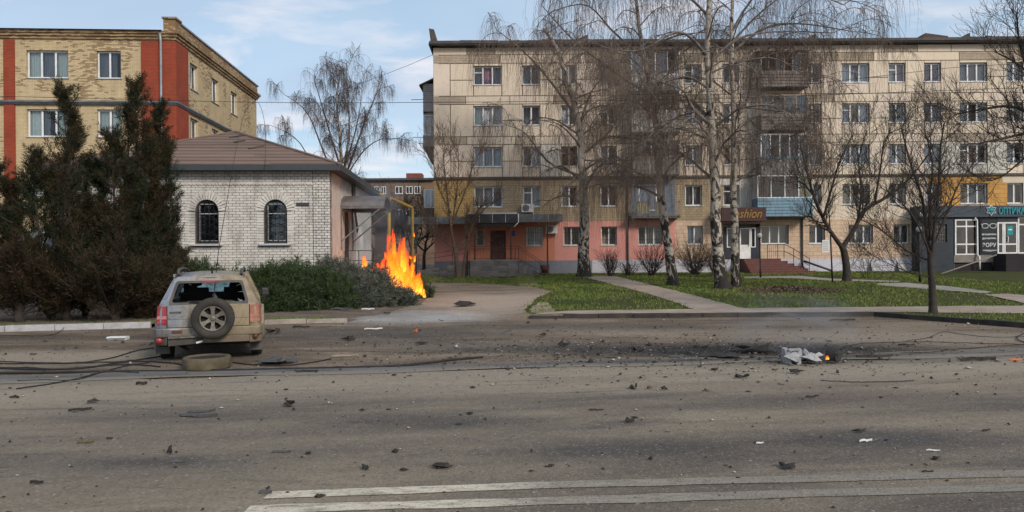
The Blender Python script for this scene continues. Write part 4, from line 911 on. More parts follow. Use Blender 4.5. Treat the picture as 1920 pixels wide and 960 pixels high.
st = thing('shop_name_sign', 'teal raised letters and a white star shaped emblem on the dark sign band', 'sign', (ox(1880), FY+OD-.2, ozz(404)))
MT['teal'] = M('teal_letters', (.02, .3, .34), .4)
wob(text('lettering', 'ОПТИКА', .58, MT['teal'], None, (ox(1868), FY+OD-.22, ozz(402)), ext=.03, align='LEFT', sx=.72, off=.01), st)
mb = MB(); C_ = (ox(1854.5), OD-.23, ozz(395)); pts = []
for i in range(13): a = PI/2+2*PI*i/12; rr = .36 if i % 2 == 0 else .2; pts.append((C_[0]+rr*math.cos(a), C_[1], C_[2]+rr*math.sin(a)))
mb.tube(pts, .035, 6); wob(mb.build('star_emblem', MT['ink'], None, 0, (0, FY, 0)), st)
mb = MB()
for i in range(6): a = 2*PI*i/6+.5; mb.lathe([(0, -.03), (.07, -.03), (.07, .02)], 10, 'Y', (C_[0]+.13*math.cos(a), C_[1]+.01, C_[2]+.13*math.sin(a)))
mb.lathe([(0, -.04), (.09, -.04), (.09, .02)], 12, 'Y', C_); wob(mb.build('teal_centre', MT['teal'], None, 0, (0, FY, 0)), st)
nm = text('house_number', '№ 15', .34, MT['ink'], None, (ox(1732.5), FY+OD-.215, ozz(404.5)), ext=.012); tag(nm, 'small white house number at the left end of the dark sign band', 'house number')
# ------------------------------------------------------------------ yellow brick building, far left
def brick_mat(name, c1, c2, mort, bw, rh, ms, peel=None, peelc=(.13, .06, .04), peel_lo=.56, side=False, bumpk=.6, dirt=.3):
    m, g = new(name); v = g.obj(); x, y, z = g.sep(v)
    n = g.n('ShaderNodeNewGeometry').outputs['Normal']; nx, ny, nz = g.sep(g.n('ShaderNodeVectorTransform', {'Vector': n}, convert_from='WORLD', convert_to='OBJECT', vector_type='NORMAL').outputs[0])
    u = g.n('ShaderNodeMix', {0: g.math('GREATER_THAN', g.math('ABSOLUTE', nx), .7), 2: x, 3: y}).outputs[0]
    b = g.n('ShaderNodeTexBrick', {'Vector': g.comb(u, z, 0.0), 'Scale': 1.0, 'Brick Width': bw, 'Row Height': rh, 'Mortar Size': ms, 'Mortar Smooth': .2, 'Bias': 0.0, 'Color1': c1, 'Color2': c2, 'Mortar': mort})
    c = b.outputs[0]
    if peel:
        cell = g.n('ShaderNodeTexBrick', {'Vector': g.comb(u, z, 0.0), 'Scale': 1.0, 'Brick Width': bw, 'Row Height': rh, 'Mortar Size': 0.0, 'Color1': (0, 0, 0, 1), 'Color2': (1, 1, 1, 1), 'Mortar': (0, 0, 0, 1)}).outputs[0]
        f = g.math('ADD', g.noise(v, .33, 5, .6), g.math('MULTIPLY', g.math('SUBTRACT', g.sep(cell)[0], .5), .26))
        f = g.math('ADD', f, g.math('MULTIPLY', g.math('SUBTRACT', g.noise(v, 5, 3), .5), .12))
        hi = g.ramp(g.math('DIVIDE', z, 16.0), (.55, -.0), (.95, .1))
        f = g.math('ADD', f, hi)
        c = g.mix(g.math('MULTIPLY', g.ramp(f, (peel_lo, 0.0), (peel_lo+.04, 1.0)), peel), c, peelc)
    c = g.mix(.4, c, g.ramp(g.noise(v, 1.0, 7, .7), (.3, .45), (.65, 1.0)), 'MULTIPLY')
    c = g.mix(dirt*.7, c, g.ramp(g.noise(g.comb(g.math('MULTIPLY', u, 4.0), 0.0, g.math('MULTIPLY', z, .3)), 1, 5, .6), (.35, .5), (.7, 1.0)), 'MULTIPLY')
    g.out(g.bsdf(c, .9, 0, g.bump(g.math('SUBTRACT', g.noise(v, 20, 4), g.math('MULTIPLY', b.outputs[1], 1.5)), bumpk, .015), .2)); return m
MT['ybrick'] = brick_mat('yellow_painted_brick', (.63, .5, .31), (.57, .45, .28), (.42, .32, .185), .26, .077, .012, .65, (.2, .12, .065), .63)
MT['ybrick2'] = brick_mat('bare_flaking_brick', (.48, .35, .2), (.4, .28, .165), (.28, .2, .12), .26, .077, .012, .7, (.19, .11, .06), peel_lo=.56)
MT['rbrick'] = brick_mat('red_painted_brick', (.36, .075, .04), (.32, .065, .036), (.25, .055, .03), .26, .077, .012, .35, (.2, .07, .045), .6)
YO = Vector((at(331, 475, 42.2).x, 42.2, .2))
yb = thing('school_building', 'yellow painted brick building with red brick pilasters behind the conifers', 'building', YO, R(3.6))
YS = F/42.2
def yx(px): return (px-331)/YS*1.0
def yz(py): return CH+(HZ-py+4.4)/YS-.2     # local heights; the tilt lifts the left of the picture
def yy(px): return 42.2*(875-331)/(875-px)-42.2
def yobj(name, mt, mb): return mb.build(name, MT[mt], yb)
rows = [(148, 97), (257, 206), (366, 315), (470, 424)]
fcols = [(-115, -41, 3), (-63, 12, 3), (63, 138, 3), (189, 233, 2)]
rowz = [(yz(a), yz(b)) for a, b in rows]; TOP = yz(75)
mb = MB(); L0 = -24.0; xs_ = [(yx(a), yx(b)) for a, b, n in fcols]
x = L0
for a, b in xs_+[(0, 0)]:
    if a-x > 0: mb.box(x, a, 0, .4, -.2, TOP)
    if b > a:
        z = -.2
        for w0, w1 in reversed(rowz): mb.box(a, b, .0, .4, z, w0); z = w1
        mb.box(a, b, 0, .4, z, TOP)
    x = b
yobj('front_wall', 'ybrick', mb)
scols = [(yy(359.5), yy(374)), (yy(400), yy(413)), (yy(436), yy(448))]; YD = yy(484)
mb = MB(); y = .4
for a, b in scols+[(YD, YD)]:
    mb.box(-.4, 0, y, a, -.2, TOP)
    if b > a:
        z = -.2
        for w0, w1 in reversed(rowz): mb.box(-.4, 0, a, b, z, w0); z = w1
        mb.box(-.4, 0, a, b, z, TOP)
    y = b
yobj('side_wall', 'ybrick', mb)
mb = MB(); mb.box(L0, -.4, YD-.4, YD, -.2, TOP).box(L0, L0+.4, .4, YD-.4, -.2, TOP); yobj('back_wall', 'ybrick2', mb)
for r, (w0, w1) in enumerate(rowz):
    for i, (a, b, n) in enumerate(fcols):
        cu = ['cur_green', 'cur_grey/' if r else 'cur_grey', 'cur_green'] if n == 3 else ['cur_grey', 'cur_grey/']
        if n == 2 and r: cu = 'cur_green'
        window(yb, yx(a), w0, yx(b)-yx(a), w1-w0, 0, n, 'upvc', cu, .1, depth=.16, fw=.08)
    for a, b in scols:
        window(yb, 0, w0, b-a, w1-w0, 0, 2, 'upvc', ['cur_grey', None], .1, side=(-.16, a, w0), rz=PI/2, depth=.16, fw=.08)
def pil(x0, x1, z1=TOP-.1): mb = MB(); mb.box(x0, x1, -.1, .001, -.2, z1); yobj('pilaster', 'rbrick', mb)
pil(yx(271), .10); pil(yx(24), yx(43)); pil(yx(-140), yx(-121))
mb = MB(); mb.box(.001, .10, .002, yy(353), -.2, TOP-.101); yobj('pilaster', 'rbrick', mb)
mb = MB(); e = .0
for k in range(3): d = .06+.09*k; mb.box(L0, d+.05, -d-.05, .1, TOP-.02+.15*k, TOP+.13+.15*k); mb.box(-.1, d+.05, .1, YD+d, TOP-.02+.15*k, TOP+.13+.15*k)
yobj('cornice', 'ybrick2', mb)
mb = MB(); mb.box(yx(313), .12, -.2, .55, TOP+.42, yz(38)).box(-.35, .06, .55, YD+.1, TOP+.42, yz(40)); yobj('parapet', 'ybrick2', mb)
mb = MB(); mb.box(yx(311), .2, -.3, .6, yz(38), yz(35)); yobj('pier_cap', 'ybrick2', mb)
MT['zinc'] = M('zinc_flashing', (.3, .33, .36), .5, .4, dirt=.3)
mb = MB(); mb.hexa([(-.42, .6, yz(40)), (.14, .6, yz(40)), (-.42, YD+.2, yz(40)), (.14, YD+.2, yz(40)), (-.42, .6, yz(38)), (.14, .6, yz(37)), (-.42, YD+.2, yz(38)), (.14, YD+.2, yz(37))]); yobj('parapet_flashing', 'zinc', mb)
MT['blueedge'] = M('blue_black_roof_edge', (.03, .045, .07), .5, .3)
mb = MB(); mb.box(L0, yx(312), -.45, .5, TOP+.432, yz(61)); yobj('eaves_gutter', 'blueedge', mb)
mb = MB(); mb.box(L0, -.41, .55, YD, TOP+.3, TOP+.45); yobj('roof', 'blueedge', mb)
mb = MB(); mb.box(L0, .16, -.16, -.101, yz(193.6), yz(190.5)).box(.101, .16, -.10, YD, yz(193.6), yz(190.5)); yobj('string_course', 'greymetal', mb)
mb = MB(); mb.box(L0, .135, -.135, -.101, yz(198), yz(193.8)).box(.101, .135, -.10, YD, yz(198), yz(193.8)); yobj('string_course', 'darkmetal', mb)
mb = MB(); X = yx(308); mb.tube([(X, -.32, TOP+.3), (X, -.2, TOP-.15), (X, -.2, .4), (X, -.4, .2)], .075); yobj('downpipe', 'zinc', mb)

# ------------------------------------------------------------------ white brick house with the hipped roof
HO = Vector((at(620, 475, 27).x, 27.0, .1)); HW, HD = 9.6, 11.5; HSC = F/27.0
hs = thing('brick_house', 'single storey white brick house with arched windows under a brown hipped roof', 'house', HO, R(3.6))
def hx(px): return (px-620)/HSC
def hz(py): return CH+(HZ-py+2.6)/HSC-.1
def hb(name, mt, mb, par=None, **k): return mb.build(name, MT[mt] if isinstance(mt, str) else mt, par or hs, **k)
def wbrick():
    m, g = new('white_silicate_brick'); v = g.obj(); r = g.math('FRACT', g.math('ADD', g.rnd(), g.isl()))
    p = g.pos(); c = g.mix(g.noise(p, 1.1, 5, .6), (.52, .495, .455), (.64, .61, .56)); c = g.mix(.4, c, g.mix(r, (.46, .44, .425), (.76, .73, .69)))
    c = g.mix(g.math('MULTIPLY', g.ramp(g.noise(g.vmul(p, (2.2, 2.2, .5)), 1, 7, .68), (.5, 0.0), (.68, 1.0)), .65), c, (.24, .215, .19))
    c = g.mix(.35, c, g.ramp(g.noise(p, 16, 5, .7), (.3, .5), (.65, 1.0)), 'MULTIPLY')
    g.out(g.bsdf(c, .9, 0, g.bump(g.noise(p, 40, 4), .35, .01), .2)); return m
MT['wbrick'] = wbrick(); MT['mortar'] = M('grey_mortar', (.13, .122, .115), .95, bump=.4)
MT['pink_render'] = M('cracked_cream_render', (.52, .45, .4), .9, col2=(.42, .36, .32), scale=1.2, bump=.4, bscale=12, dirt=.55, dcol=(.25, .2, .17), dscale=1.6)
MT['white_render'] = M('white_render', (.66, .65, .64), .9, col2=(.56, .55, .54), scale=1.2, bump=.3, bscale=12, dirt=.3, dcol=(.4, .37, .34))
EAVE = hz(320); WIN = [(hx(373), hx(415)), (hx(498), hx(540))]; WS, WT = hz(456), hz(374)
def arch(cx, r, z, n=12, a0=0, a1=PI): return [(cx+r*math.cos(a0+(a1-a0)*i/n), z+r*math.sin(a0+(a1-a0)*i/n)) for i in range(n+1)]
x = -HW; mb = MB()
for a, b in WIN+[(0, 0)]:
    mb.box(x, a, .012, .4, -.1, EAVE)
    if b > a:
        r = (b-a)/2; zs = WT-r; mb.box(a, b, .012, .4, -.1, WS)
        mb.prism([(a, zs)]+[(a, EAVE), (b, EAVE)]+arch((a+b)/2, r, zs), .012, .4)
    x = b
front = hb('front_wall', 'mortar', mb)
# bricks: the nearest 300 singly, the others joined
PITCH, BL = .0975, .252; cand = []
zc, row = -.08, 0
def in_win(cx, cz, hw):
    for a, b in WIN:
        r = (b-a)/2; zs = WT-r; m_ = (a+b)/2
        if a-hw-.01 < cx < b+hw+.01 and WS-.06 < cz < zs+.03: return True
        if cz >= zs+.03 and math.hypot(cx-m_, cz-zs) < r+.16: return True
    return False
DENT = int((hz(343)+.08)/PITCH)
while zc+PITCH < EAVE:
    pil_ = True; x = -.004
    # corner pilaster: courses grouped in threes
    px_ = [-.6, 0]
    off = BL/2 if row % 2 else 0; x0 = -HW+.005-(off)
    while x0 < -.61:
        a, b = max(x0, -HW+.005), min(x0+BL, -.615)
        if b-a > .04 and not in_win((a+b)/2, zc+PITCH/2, (b-a)/2): cand.append((a, b, zc, 0, row))
        x0 += BL+.008
    for k in range(3):
        a = -.6+k*.2+(.1 if row % 2 else 0); b = a+.192
        if row % 2 and k == 2: b = 0
        if row % 2 and k == 0: cand.append((-.6, -.508, zc, .04, row))
        cand.append((a, min(b, 0), zc, .04, row))
    zc += PITCH; row += 1
for a, b in WIN:                                            # jamb strips beside each window
    for s in (a-.265, b+.008):
        for k in range(int((WT-(b-a)/2-WS+.02)/PITCH)): cand.append((s, s+.257, WS-.02+k*PITCH, .018, 1))
bricks = MB(); single = sorted(cand, key=lambda c: (c[2] < 1.55, -c[0]))[:268]; sset = set(single)
def brick_vs(L, H, d, p): return (0, L, -p-.012, .03, 0, H)
for c in cand:
    a, b, z, p, rw = c; L = round((b-a)/.02)*.02; jit = random.uniform(-.003, .004)
    gap = .026 if (p == .04 and rw % 3 == 0) else .016
    dent = rw == DENT and p == 0
    if c in sset:
        me = cached(('bk', round(b-a, 3), p, gap, dent), lambda: MB().box(0, b-a-.012, -p-(.03 if dent and int(a*8) % 2 else 0), .03, 0, PITCH-gap).mesh('brick'))
        link('brick', me, MT['wbrick'], front, (a+.002, jit, z))
    else:
        bricks.box(a+.002, b-.007, jit-p-(.03 if dent and int(a*8) % 2 else 0), .03, z, z+PITCH-gap)
o = bricks.build('brickwork', MT['wbrick'], front); o['kind'] = 'stuff'
for a, b in WIN:                                            # voussoirs round the arches: two rings
    r = (b-a)/2; zs = WT-r; m_ = (a+b)/2; n = 17; ring = MB()
    for k in range(n):
        t0, t1 = PI*k/n+.02, PI*(k+1)/n-.02
        q = [(m_+rr*math.cos(t), zs+rr*math.sin(t)) for rr, t in ((r+.005, t0), (r+.30, t0+.004), (r+.30, t1-.004), (r+.005, t1))]
        v = MB(); v.prism(q, -.022+random.uniform(-.004, .004), .03); v.build('arch_brick', MT['wbrick'], front)
# dentil course of projecting headers
dn = MB(); z = hz(347)
for k in range(int((HW-.62)/.13)): x = -.68-k*.13; dn.box(x, x+.068, -.05, .02, z, z+.075)
dn = dn.build('dentil_course', MT['wbrick'], front); dn['kind'] = 'stuff'
# windows
for k, (a, b) in enumerate(WIN):
    r = (b-a)/2; zs = WT-r; m_ = (a+b)/2; f = .07; o_ = MB()
    out = [(a, WS), (b, WS)]+arch(m_, r, zs); inn = [(a+f, WS+f), (b-f, WS+f)]+arch(m_, r-f, zs); n = len(out)
    vs = [(p[0], .12, p[1]) for p in out]+[(p[0], .12, p[1]) for p in inn]+[(p[0], .2, p[1]) for p in out]+[(p[0], .2, p[1]) for p in inn]
    o_.add(vs, [(i, (i+1) % n, n+(i+1) % n, n+i) for i in range(n)]+[(n+i, n+(i+1) % n, 3*n+(i+1) % n, 3*n+i) for i in range(n)])
    w = hb('window', M('dark_window_frame', (.045, .04, .04), .6), o_)
    v = MB(); X = a+f+.03; v.box(X, X+.035, .10, .15, WS+.1, zs+.2).box(X+.035, b-f, .10, .15, zs-.11, zs-.08).box(X+.035, b-f-.12, .101, .149, zs+.24, zs+.26).box(X+.035, b-f, .101, .149, WS+.1, WS+.12)
    v.build('sash', MT['sill'], w)
    v = MB(); v.prism([(a+f, WS+f), (b-f, WS+f)]+arch(m_, r-f, zs), .16, .165); v.build('pane', MT['glass'], w)
    v = MB(); v.box(a-.1, b+.1, .7, .75, WS-.2, WT+.2).box(a-.1, a-.05, .2, .7, WS-.2, WT+.2).box(b+.05, b+.1, .2, .7, WS-.2, WT+.2).box(a-.1, b+.1, .2, .7, WS-.15, WS-.1); v.build('room', MT['room'], w)
    gr_ = MB()                                               # scrollwork grille
    for j in range(1, 5): X = a+(b-a)*j/5; gr_.tube([(X, .02, WS+.05), (X, .02, zs+math.sqrt(max(.01, r*r-(X-m_)**2))-.05)], .009, 5)
    for j in range(4):
        z = WS+.25+j*.28
        for s in (-1, 1): gr_.tube([(m_+s*(.05+.3*math.sin(t*PI)*1.0), .015, z-.16+.36*t) for t in [i/8 for i in range(9)]], .009, 5)
        gr_.tube([(a+.05+(b-a-.1)*i/8, .015, z+.1*math.sin(PI*i/8)) for i in range(9)], .008, 5)
    gr_.build('window_grille', MT['blackmetal'], w)
    s_ = MB(); s_.hexa([(a-.16, -.16, WS-.07), (b+.16, -.16, WS-.07), (a-.16, .1, WS-.03), (b+.16, .1, WS-.03), (a-.16, -.16, WS-.03), (b+.16, -.16, WS-.03), (a-.16, .1, WS+.01), (b+.16, .1, WS+.01)]); s_.build('sill', MT['sill'], w)
v = MB(); v.box(hx(558), hx(581), -.05, -.015, hz(386), hz(380)); pl = hb('house_plate', M('dark_name_plate', (.06, .055, .06), .5), v)
# side wall (right): cream render in front, a white stretch behind, door under a barrel canopy
def sy(px): return 27*(875-620)/(875-px)-27
def sz(py, px): return CH+(HZ-py+2)/F*(27+sy(px))-.1
DY0, DY1 = sy(647), sy(657); DZ = sz(396, 650)
MT['hdoor'] = M('dark_house_door', (.07, .05, .045), .6, dirt=.3)
v = MB(); ysp = sy(668); v.box(-.4, 0, .42, DY0, -.1, EAVE).box(-.4, 0, DY0, DY1, DZ, EAVE).box(-.4, 0, DY0, DY1, -.1, .9).box(-.4, 0, DY1, ysp, -.1, EAVE); hb('side_wall', 'pink_render', v)
v = MB(); v.box(-.4, .03, ysp, HD, -.1, EAVE); hb('side_wall', 'white_render', v)
v = MB(); v.box(-.399, 0, .012, .419, -.1, EAVE); hb('corner_return', 'pink_render', v)
v = MB(); v.box(-HW, -.41, HD-.4, HD, -.1, EAVE).box(-HW, -HW+.4, .41, HD-.41, -.1, EAVE); hb('back_wall', 'white_render', v)
v = MB(); v.box(-.3, -.06, DY0, DY1, .9, DZ); d_ = hb('door', 'hdoor', v)
v = MB(); v.box(-.059, -.03, DY0+.15, DY1-.15, 1.1, 1.9).box(-.059, -.03, DY0+.15, DY1-.15, 2.05, DZ-.2); v.build('door_panel', MT['hdoor'], d_)
v = MB(); v.bar((-.05, DY1-.2, 1.85), (.05, DY1-.2, 1.85), .03, .12); v.build('handle', MT['sill'], d_)
v = MB(); v.box(0, 1.2, DY0-.3, DY1+.3, -.1, .88); hb('door_landing', 'concrete', v)
v = MB()
for z in (.9, 1.5, 1.9): v.bar((.05, DY0-.28, z), (1.15, DY0-.28, z), .03, .03)
for x_ in (.05, .6, 1.15): v.bar((x_, DY0-.28, .9), (x_, DY0-.28, 1.9), .03, .03)
hb('landing_rail', 'blackmetal', v)
# fallen board hanging by the door
v = MB(); v.hexa([(.06, sy(660), sz(393, 662)), (.09, sy(660), sz(393, 662)), (.06, sy(664), sz(393, 662)), (.09, sy(664), sz(393, 662)), (.3, sy(661), sz(372, 664)), (.33, sy(661), sz(372, 664)), (.3, sy(666), sz(372, 664)), (.33, sy(666), sz(372, 664))]); hb('loose_board', 'hdoor', v)
v = MB(); v.bar((.2, sy(663), sz(434, 664)), (.1, sy(659), sz(376, 664)), .35, .04, (1, 0, 0)); hb('loose_board', 'hdoor', v)
v = MB(); v.bar((.08, sy(662), sz(372, 664)), (.12, sy(661), sz(330, 664)), .4, .05, (1, 0, 0)); hb('loose_board', 'hdoor', v)
# barrel canopy: axis runs out from the wall (+x)
cy0, cy1 = DY0-1.0, DY1+.6; cw = (cy1-cy0)/2; cm = (cy0+cy1)/2; cz = 3.62; CL = 1.7; n = 10; v = MB()
arc = [(cm+cw*math.cos(PI*i/n), cz+.5*math.sin(PI*i/n)) for i in range(n+1)]
vs = [(X, a, b+o) for X in (0, CL) for o in (0, .035) for a, b in arc]; m_ = n+1; fs = []
for i in range(n): fs += [(i, i+1, 2*m_+i+1, 2*m_+i), (m_+i, m_+i+1, 3*m_+i+1, 3*m_+i), (i, i+1, m_+i+1, m_+i), (2*m_+i, 2*m_+i+1, 3*m_+i+1, 3*m_+i)]
v.add(vs, fs); cnp = hb('door_canopy', M('canopy_sheet', (.2, .17, .165), .5, .3, col2=(.13, .115, .115), dirt=.4), v)
v = MB()
for X in (CL-.02, .03): v.tube([(X, a, b-.03) for a, b in arc], .035, 6); v.bar((X, cy0, cz-.02), (X, cy1, cz-.02), .05, .05)
for yq in (cy0, cy1): v.bar((0, yq, cz-.02), (CL, yq, cz-.02), .07, .09); v.bar((CL-.15, yq, cz-.05), (.02, yq, cz-1.35), .05, .05); v.bar((.03, yq, cz), (.03, yq, cz-1.7), .05, .05)
v.build('canopy_frame', MT['greymetal'], cnp)
# roof: four slopes in lapped courses, fascia, soffit
MT['roofing'] = M('brown_roll_roofing', (.185, .125, .098), .85, col2=(.145, .1, .082), scale=1.4, rnd=.25, bump=.3, bscale=20, dirt=.35, dcol=(.1, .07, .06), stretch=(.3, 1, 1))
OV = .45; RB = EAVE+.16; RH = hz(249)+.42*0-EAVE; AP = CH+(HZ-250+3.5)/F*(27+HW/2)-.1
E = [(-HW-OV, -OV), (OV, -OV), (OV, HD+OV), (-HW-OV, HD+OV)]; A0, A1 = Vector((-HW/2, HW/2, AP)), Vector((-HW/2, HD-HW/2, AP))
deck = MB(); P = [Vector((a, b, RB)) for a, b in E]
deck.add([*P, A0, A1], [(0, 1, 4), (1, 2, 5, 4), (2, 3, 5), (3, 0, 4, 5), (3, 2, 1, 0)]); roof = hb('roof', 'roofing', deck)
def slope(p, q, a, b, n):
    """lapped courses from the eave p-q up to a-b"""
    nrm = (q-p).cross(a-p).normalized()
    if nrm.z < 0: nrm = -nrm
    for i in range(n):
        t0, t1 = i/n, (i+1.12)/n; t1 = min(t1, 1.0)
        l0, r0, l1, r1 = p.lerp(a, t0), q.lerp(b, t0), p.lerp(a, t1), q.lerp(b, t1); m_ = max(1, int((r0-l0).length/2.4)); cuts = [0]+sorted((k+random.uniform(-.25, .25))/m_ for k in range(1, m_))+[1]
        for s, e in zip(cuts, cuts[1:]):
            th = .028+random.uniform(0, .02); u = nrm*th; w = nrm*.004; A_, B_, C_, D_ = l0.lerp(r0, s), l0.lerp(r0, e), l1.lerp(r1, s), l1.lerp(r1, e)
            mb = MB(); mb.hexa([A_+w*.5, B_+w*.5, C_+w*.5, D_+w*.5, A_+u, B_+u, C_+w, D_+w]); mb.build('roofing_sheet', MT['roofing'], roof)
slope(P[0], P[1], A0, A0, 11); slope(P[1], P[2], A0, A1, 11)
v = MB()
for a, b in ((P[0], A0), (P[1], A0), (P[2], A1), (P[3], A1), (A0, A1)): v.bar(a+Vector((0, 0, .03)), b+Vector((0, 0, .03)), .22, .05)
v.build('ridge_cap', MT['roofing'], roof)
v = MB()
for cx_, cz_, l in ((-4.3, .78, .8), (-3.5, .62, .5), (-2.6, .42, .7)): c0 = P[0].lerp(P[1], (cx_+HW)/HW).lerp(A0, cz_); v.bar(c0+Vector((0, -.01, .05)), c0+Vector((l*.7, l*.55, .05+l*.22)), .1, .03)
v.build('torn_strip', MT['roofedge'], roof)
v = MB(); t = .03
for a, b in zip(E, E[1:]+E[:1]): v.bar((a[0], a[1], RB-.1), (b[0], b[1], RB-.1), .03, .2)
v.build('fascia', M('dark_blue_grey_fascia', (.045, .055, .065), .6, dirt=.2), roof)
v = MB(); v.box(-HW-OV+.03, OV-.03, -OV+.03, HD+OV-.03, EAVE-.02, EAVE+.03); v.build('soffit', MT['hdoor'], roof)

# ------------------------------------------------------------------ far brown building in the gap, yellow gas pipe, shed wall
fb = thing('far_building', 'low brown building with pale windows and a red chimney, seen in the gap', 'building', (-15.5, 86, .7))
FB = F/86
def bx_(px): return (px-960)/FB
def bz_(py): return CH+(HZ-py+1)/FB
v = MB(); v.box(bx_(600), bx_(815), 86, 98, .3, bz_(338)); wob(v.build('wall', brick_mat('far_brown_brick', (.24, .17, .12), (.2, .13, .09), (.16, .12, .09), .5, .15, .02, .3, bumpk=.2)), fb)
v = MB(); v.box(bx_(598), bx_(815), 85.6, 98.4, bz_(338), bz_(334)); wob(v.build('roof', MT['roofedge']), fb)
v = MB(); v.box(bx_(758), bx_(788), 88, 90, bz_(334), bz_(321)); wob(v.build('chimney', M('red_chimney_brick', (.22, .07, .05), .9)), fb)
for px, w_ in ((703, 7), (715, 7), (742, 10), (762, 9), (778, 8), (640, 9), (660, 9)):
    for py in (349, 392):
        w = window(None, bx_(px), bz_(py+14), w_/FB*1.4, 14/FB, 86, 2, 'upvc', 'cur_cream', 0, depth=.0); w.location.y = 85.93; wob(w, fb)
gp_ = thing('gas_pipe', 'yellow painted gas pipe on two uprights behind the burning shrubs', 'pipe', (at(728, 500, 34).x, 34, .2))
a, b = at(729, 372, 34), at(773, 389, 40); v = MB(); pts = [(a.x, a.y, .1), (a.x, a.y, a.z-.1), (a.x+.05, a.y+.1, a.z), (b.x-.03, b.y-.1, b.z), (b.x, b.y, b.z-.1), (b.x, b.y, .1)]
v.tube(pts, .085, 10); c0 = at(712, 368, 33); v.tube([(a.x-.0, a.y, a.z), (c0.x, c0.y, c0.z+.1)], .07, 8); wob(v.build('pipe', MT['yellowpipe']), gp_)
v = MB()
for q in (a, b): v.lathe([(.11, 0), (.14, .03), (.14, .12), (.11, .15)], 10, 'Z', (q.x, q.y, 1.1))
wob(v.build('pipe_collar', MT['yellowpipe']), gp_)
sh = thing('metal_shed', 'dark sheet metal shed standing just behind the white house', 'shed', (at(710, 475, 41).x, 41, .3)); v = MB()
q0, q1 = at(703, 475, 41).x, at(724, 475, 41).x
for i in range(10): x0 = q0+(q1-q0)*i/10; v.box(x0+.01, x0+(q1-q0)/10-.01, 41-(.03 if i % 2 else 0), 41.05, .1, 4.4)
v.box(q0, q1, 41.05, 44, .1, 4.4); wob(v.build('shed_wall', MT['darkmetal']), sh)
v = MB(); v.box(q0-.2, q1+.2, 40.8, 44.2, 4.4, 4.5); wob(v.build('shed_roof', MT['roofedge']), sh)
# ------------------------------------------------------------------ damaged silver off-roader, seen from behind
CA = Vector(((391-960)/F*12.85, 12.85, .0)); CA.z = .012
car = thing('parked_car', 'dust covered silver off-road car with smashed rear window and a spare wheel on its tailgate', 'car', CA, R(18.6))
def paint():
    m, g = new('dusty_silver_paint'); v = g.obj(); x, y, z = g.sep(v)
    d = g.ramp(g.math('ADD', g.math('MULTIPLY', x, .38), g.noise(v, 2.2, 7, .65)), (.3, 0.0), (.62, 1.0))
    c = g.mix(d, (.29, .31, .35), (.27, .218, .142))
    c = g.mix(g.math('MULTIPLY', g.ramp(g.noise(v, 5, 7, .7, .6), (.46, 0.0), (.66, 1.0)), .7), c, (.12, .092, .06))
    st = g.noise(g.comb(g.math('MULTIPLY', x, 9.0), 0.0, g.math('MULTIPLY', z, .8)), 1, 5, .6)
    c = g.mix(g.math('MULTIPLY', g.ramp(st, (.5, 0.0), (.7, 1.0)), .35), c, (.12, .1, .075))
    mud = g.ramp(g.math('ADD', z, g.math('MULTIPLY', g.math('SUBTRACT', g.noise(v, 3.5, 7, .7), .5), .5)), (.38, .85), (.72, 0.0))
    c = g.mix(mud, c, (.115, .088, .058))
    ro = g.mix(d, (.32, .32, .32), (.62, .62, .62)); me = g.mix(d, (.55, .55, .55), (.12, .12, .12))
    g.out(g.bsdf(c, ro, me, g.bump(g.math('ADD', g.noise(v, 60, 3), g.math('MULTIPLY', g.noise(v, 3.2, 3), 9.0)), .25, .006), .45)); return m
MT['paint'] = paint(); MT['trim'] = M('grey_plastic_trim', (.05, .05, .052), .7, col2=(.09, .08, .07), scale=6, dirt=.4, dcol=(.16, .13, .09))
MT['interior'] = M('dark_car_interior', (.016, .016, .017), .9)
MT['redlens'] = M('red_lens', (.26, .022, .03), .25, col2=(.34, .05, .055), scale=9, spec=.5, dirt=.3, dcol=(.25, .17, .12))
MT['dustylens'] = M('dusty_red_lens', (.26, .085, .06), .5, col2=(.33, .16, .11), scale=8, dirt=.4, dcol=(.3, .22, .15))
MT['palelens'] = M('pale_pink_lens', (.5, .2, .2), .3, dirt=.3)
MT['alloy'] = M('dirty_alloy', (.2, .187, .16), .5, .4, col2=(.09, .08, .065), scale=9, dirt=.4)
def cb(name, mt, mb, par=None, bevel=0): return mb.build(name, MT[mt], par or car, bevel)
st = [(.02, .80, .985, .36), (.10, .858, .995, .33), (.45, .882, 1.0, .32), (1.2, .872, 1.0, .30), (2.4, .872, 1.0, .30), (3.0, .878, .99, .30), (3.55, .872, .93, .32), (3.95, .82, .85, .36), (4.14, .68, .74, .42)]
vs, fs = [], []
for y, w, zt, zb in st:
    half = [(0, zb), (w*.86, zb), (w*.97, zb+.07), (w, zb+.16), (w, .58), (w*.965, .62), (w*.962, .84), (w*.945, zt-.05), (w*.9, zt), (0, zt+.01)]
    ring = half+[(-a, b) for a, b in half[-2:0:-1]]; vs += [(a, y, b) for a, b in ring]
n = len(ring); k = len(st)
for i in range(k-1): fs += [(i*n+j, i*n+(j+1) % n, (i+1)*n+(j+1) % n, (i+1)*n+j) for j in range(n)]
fs += [tuple(range(n)), tuple((k-1)*n+j for j in range(n))]
body = MB().add(vs, fs, True); body = cb('body', 'paint', body)
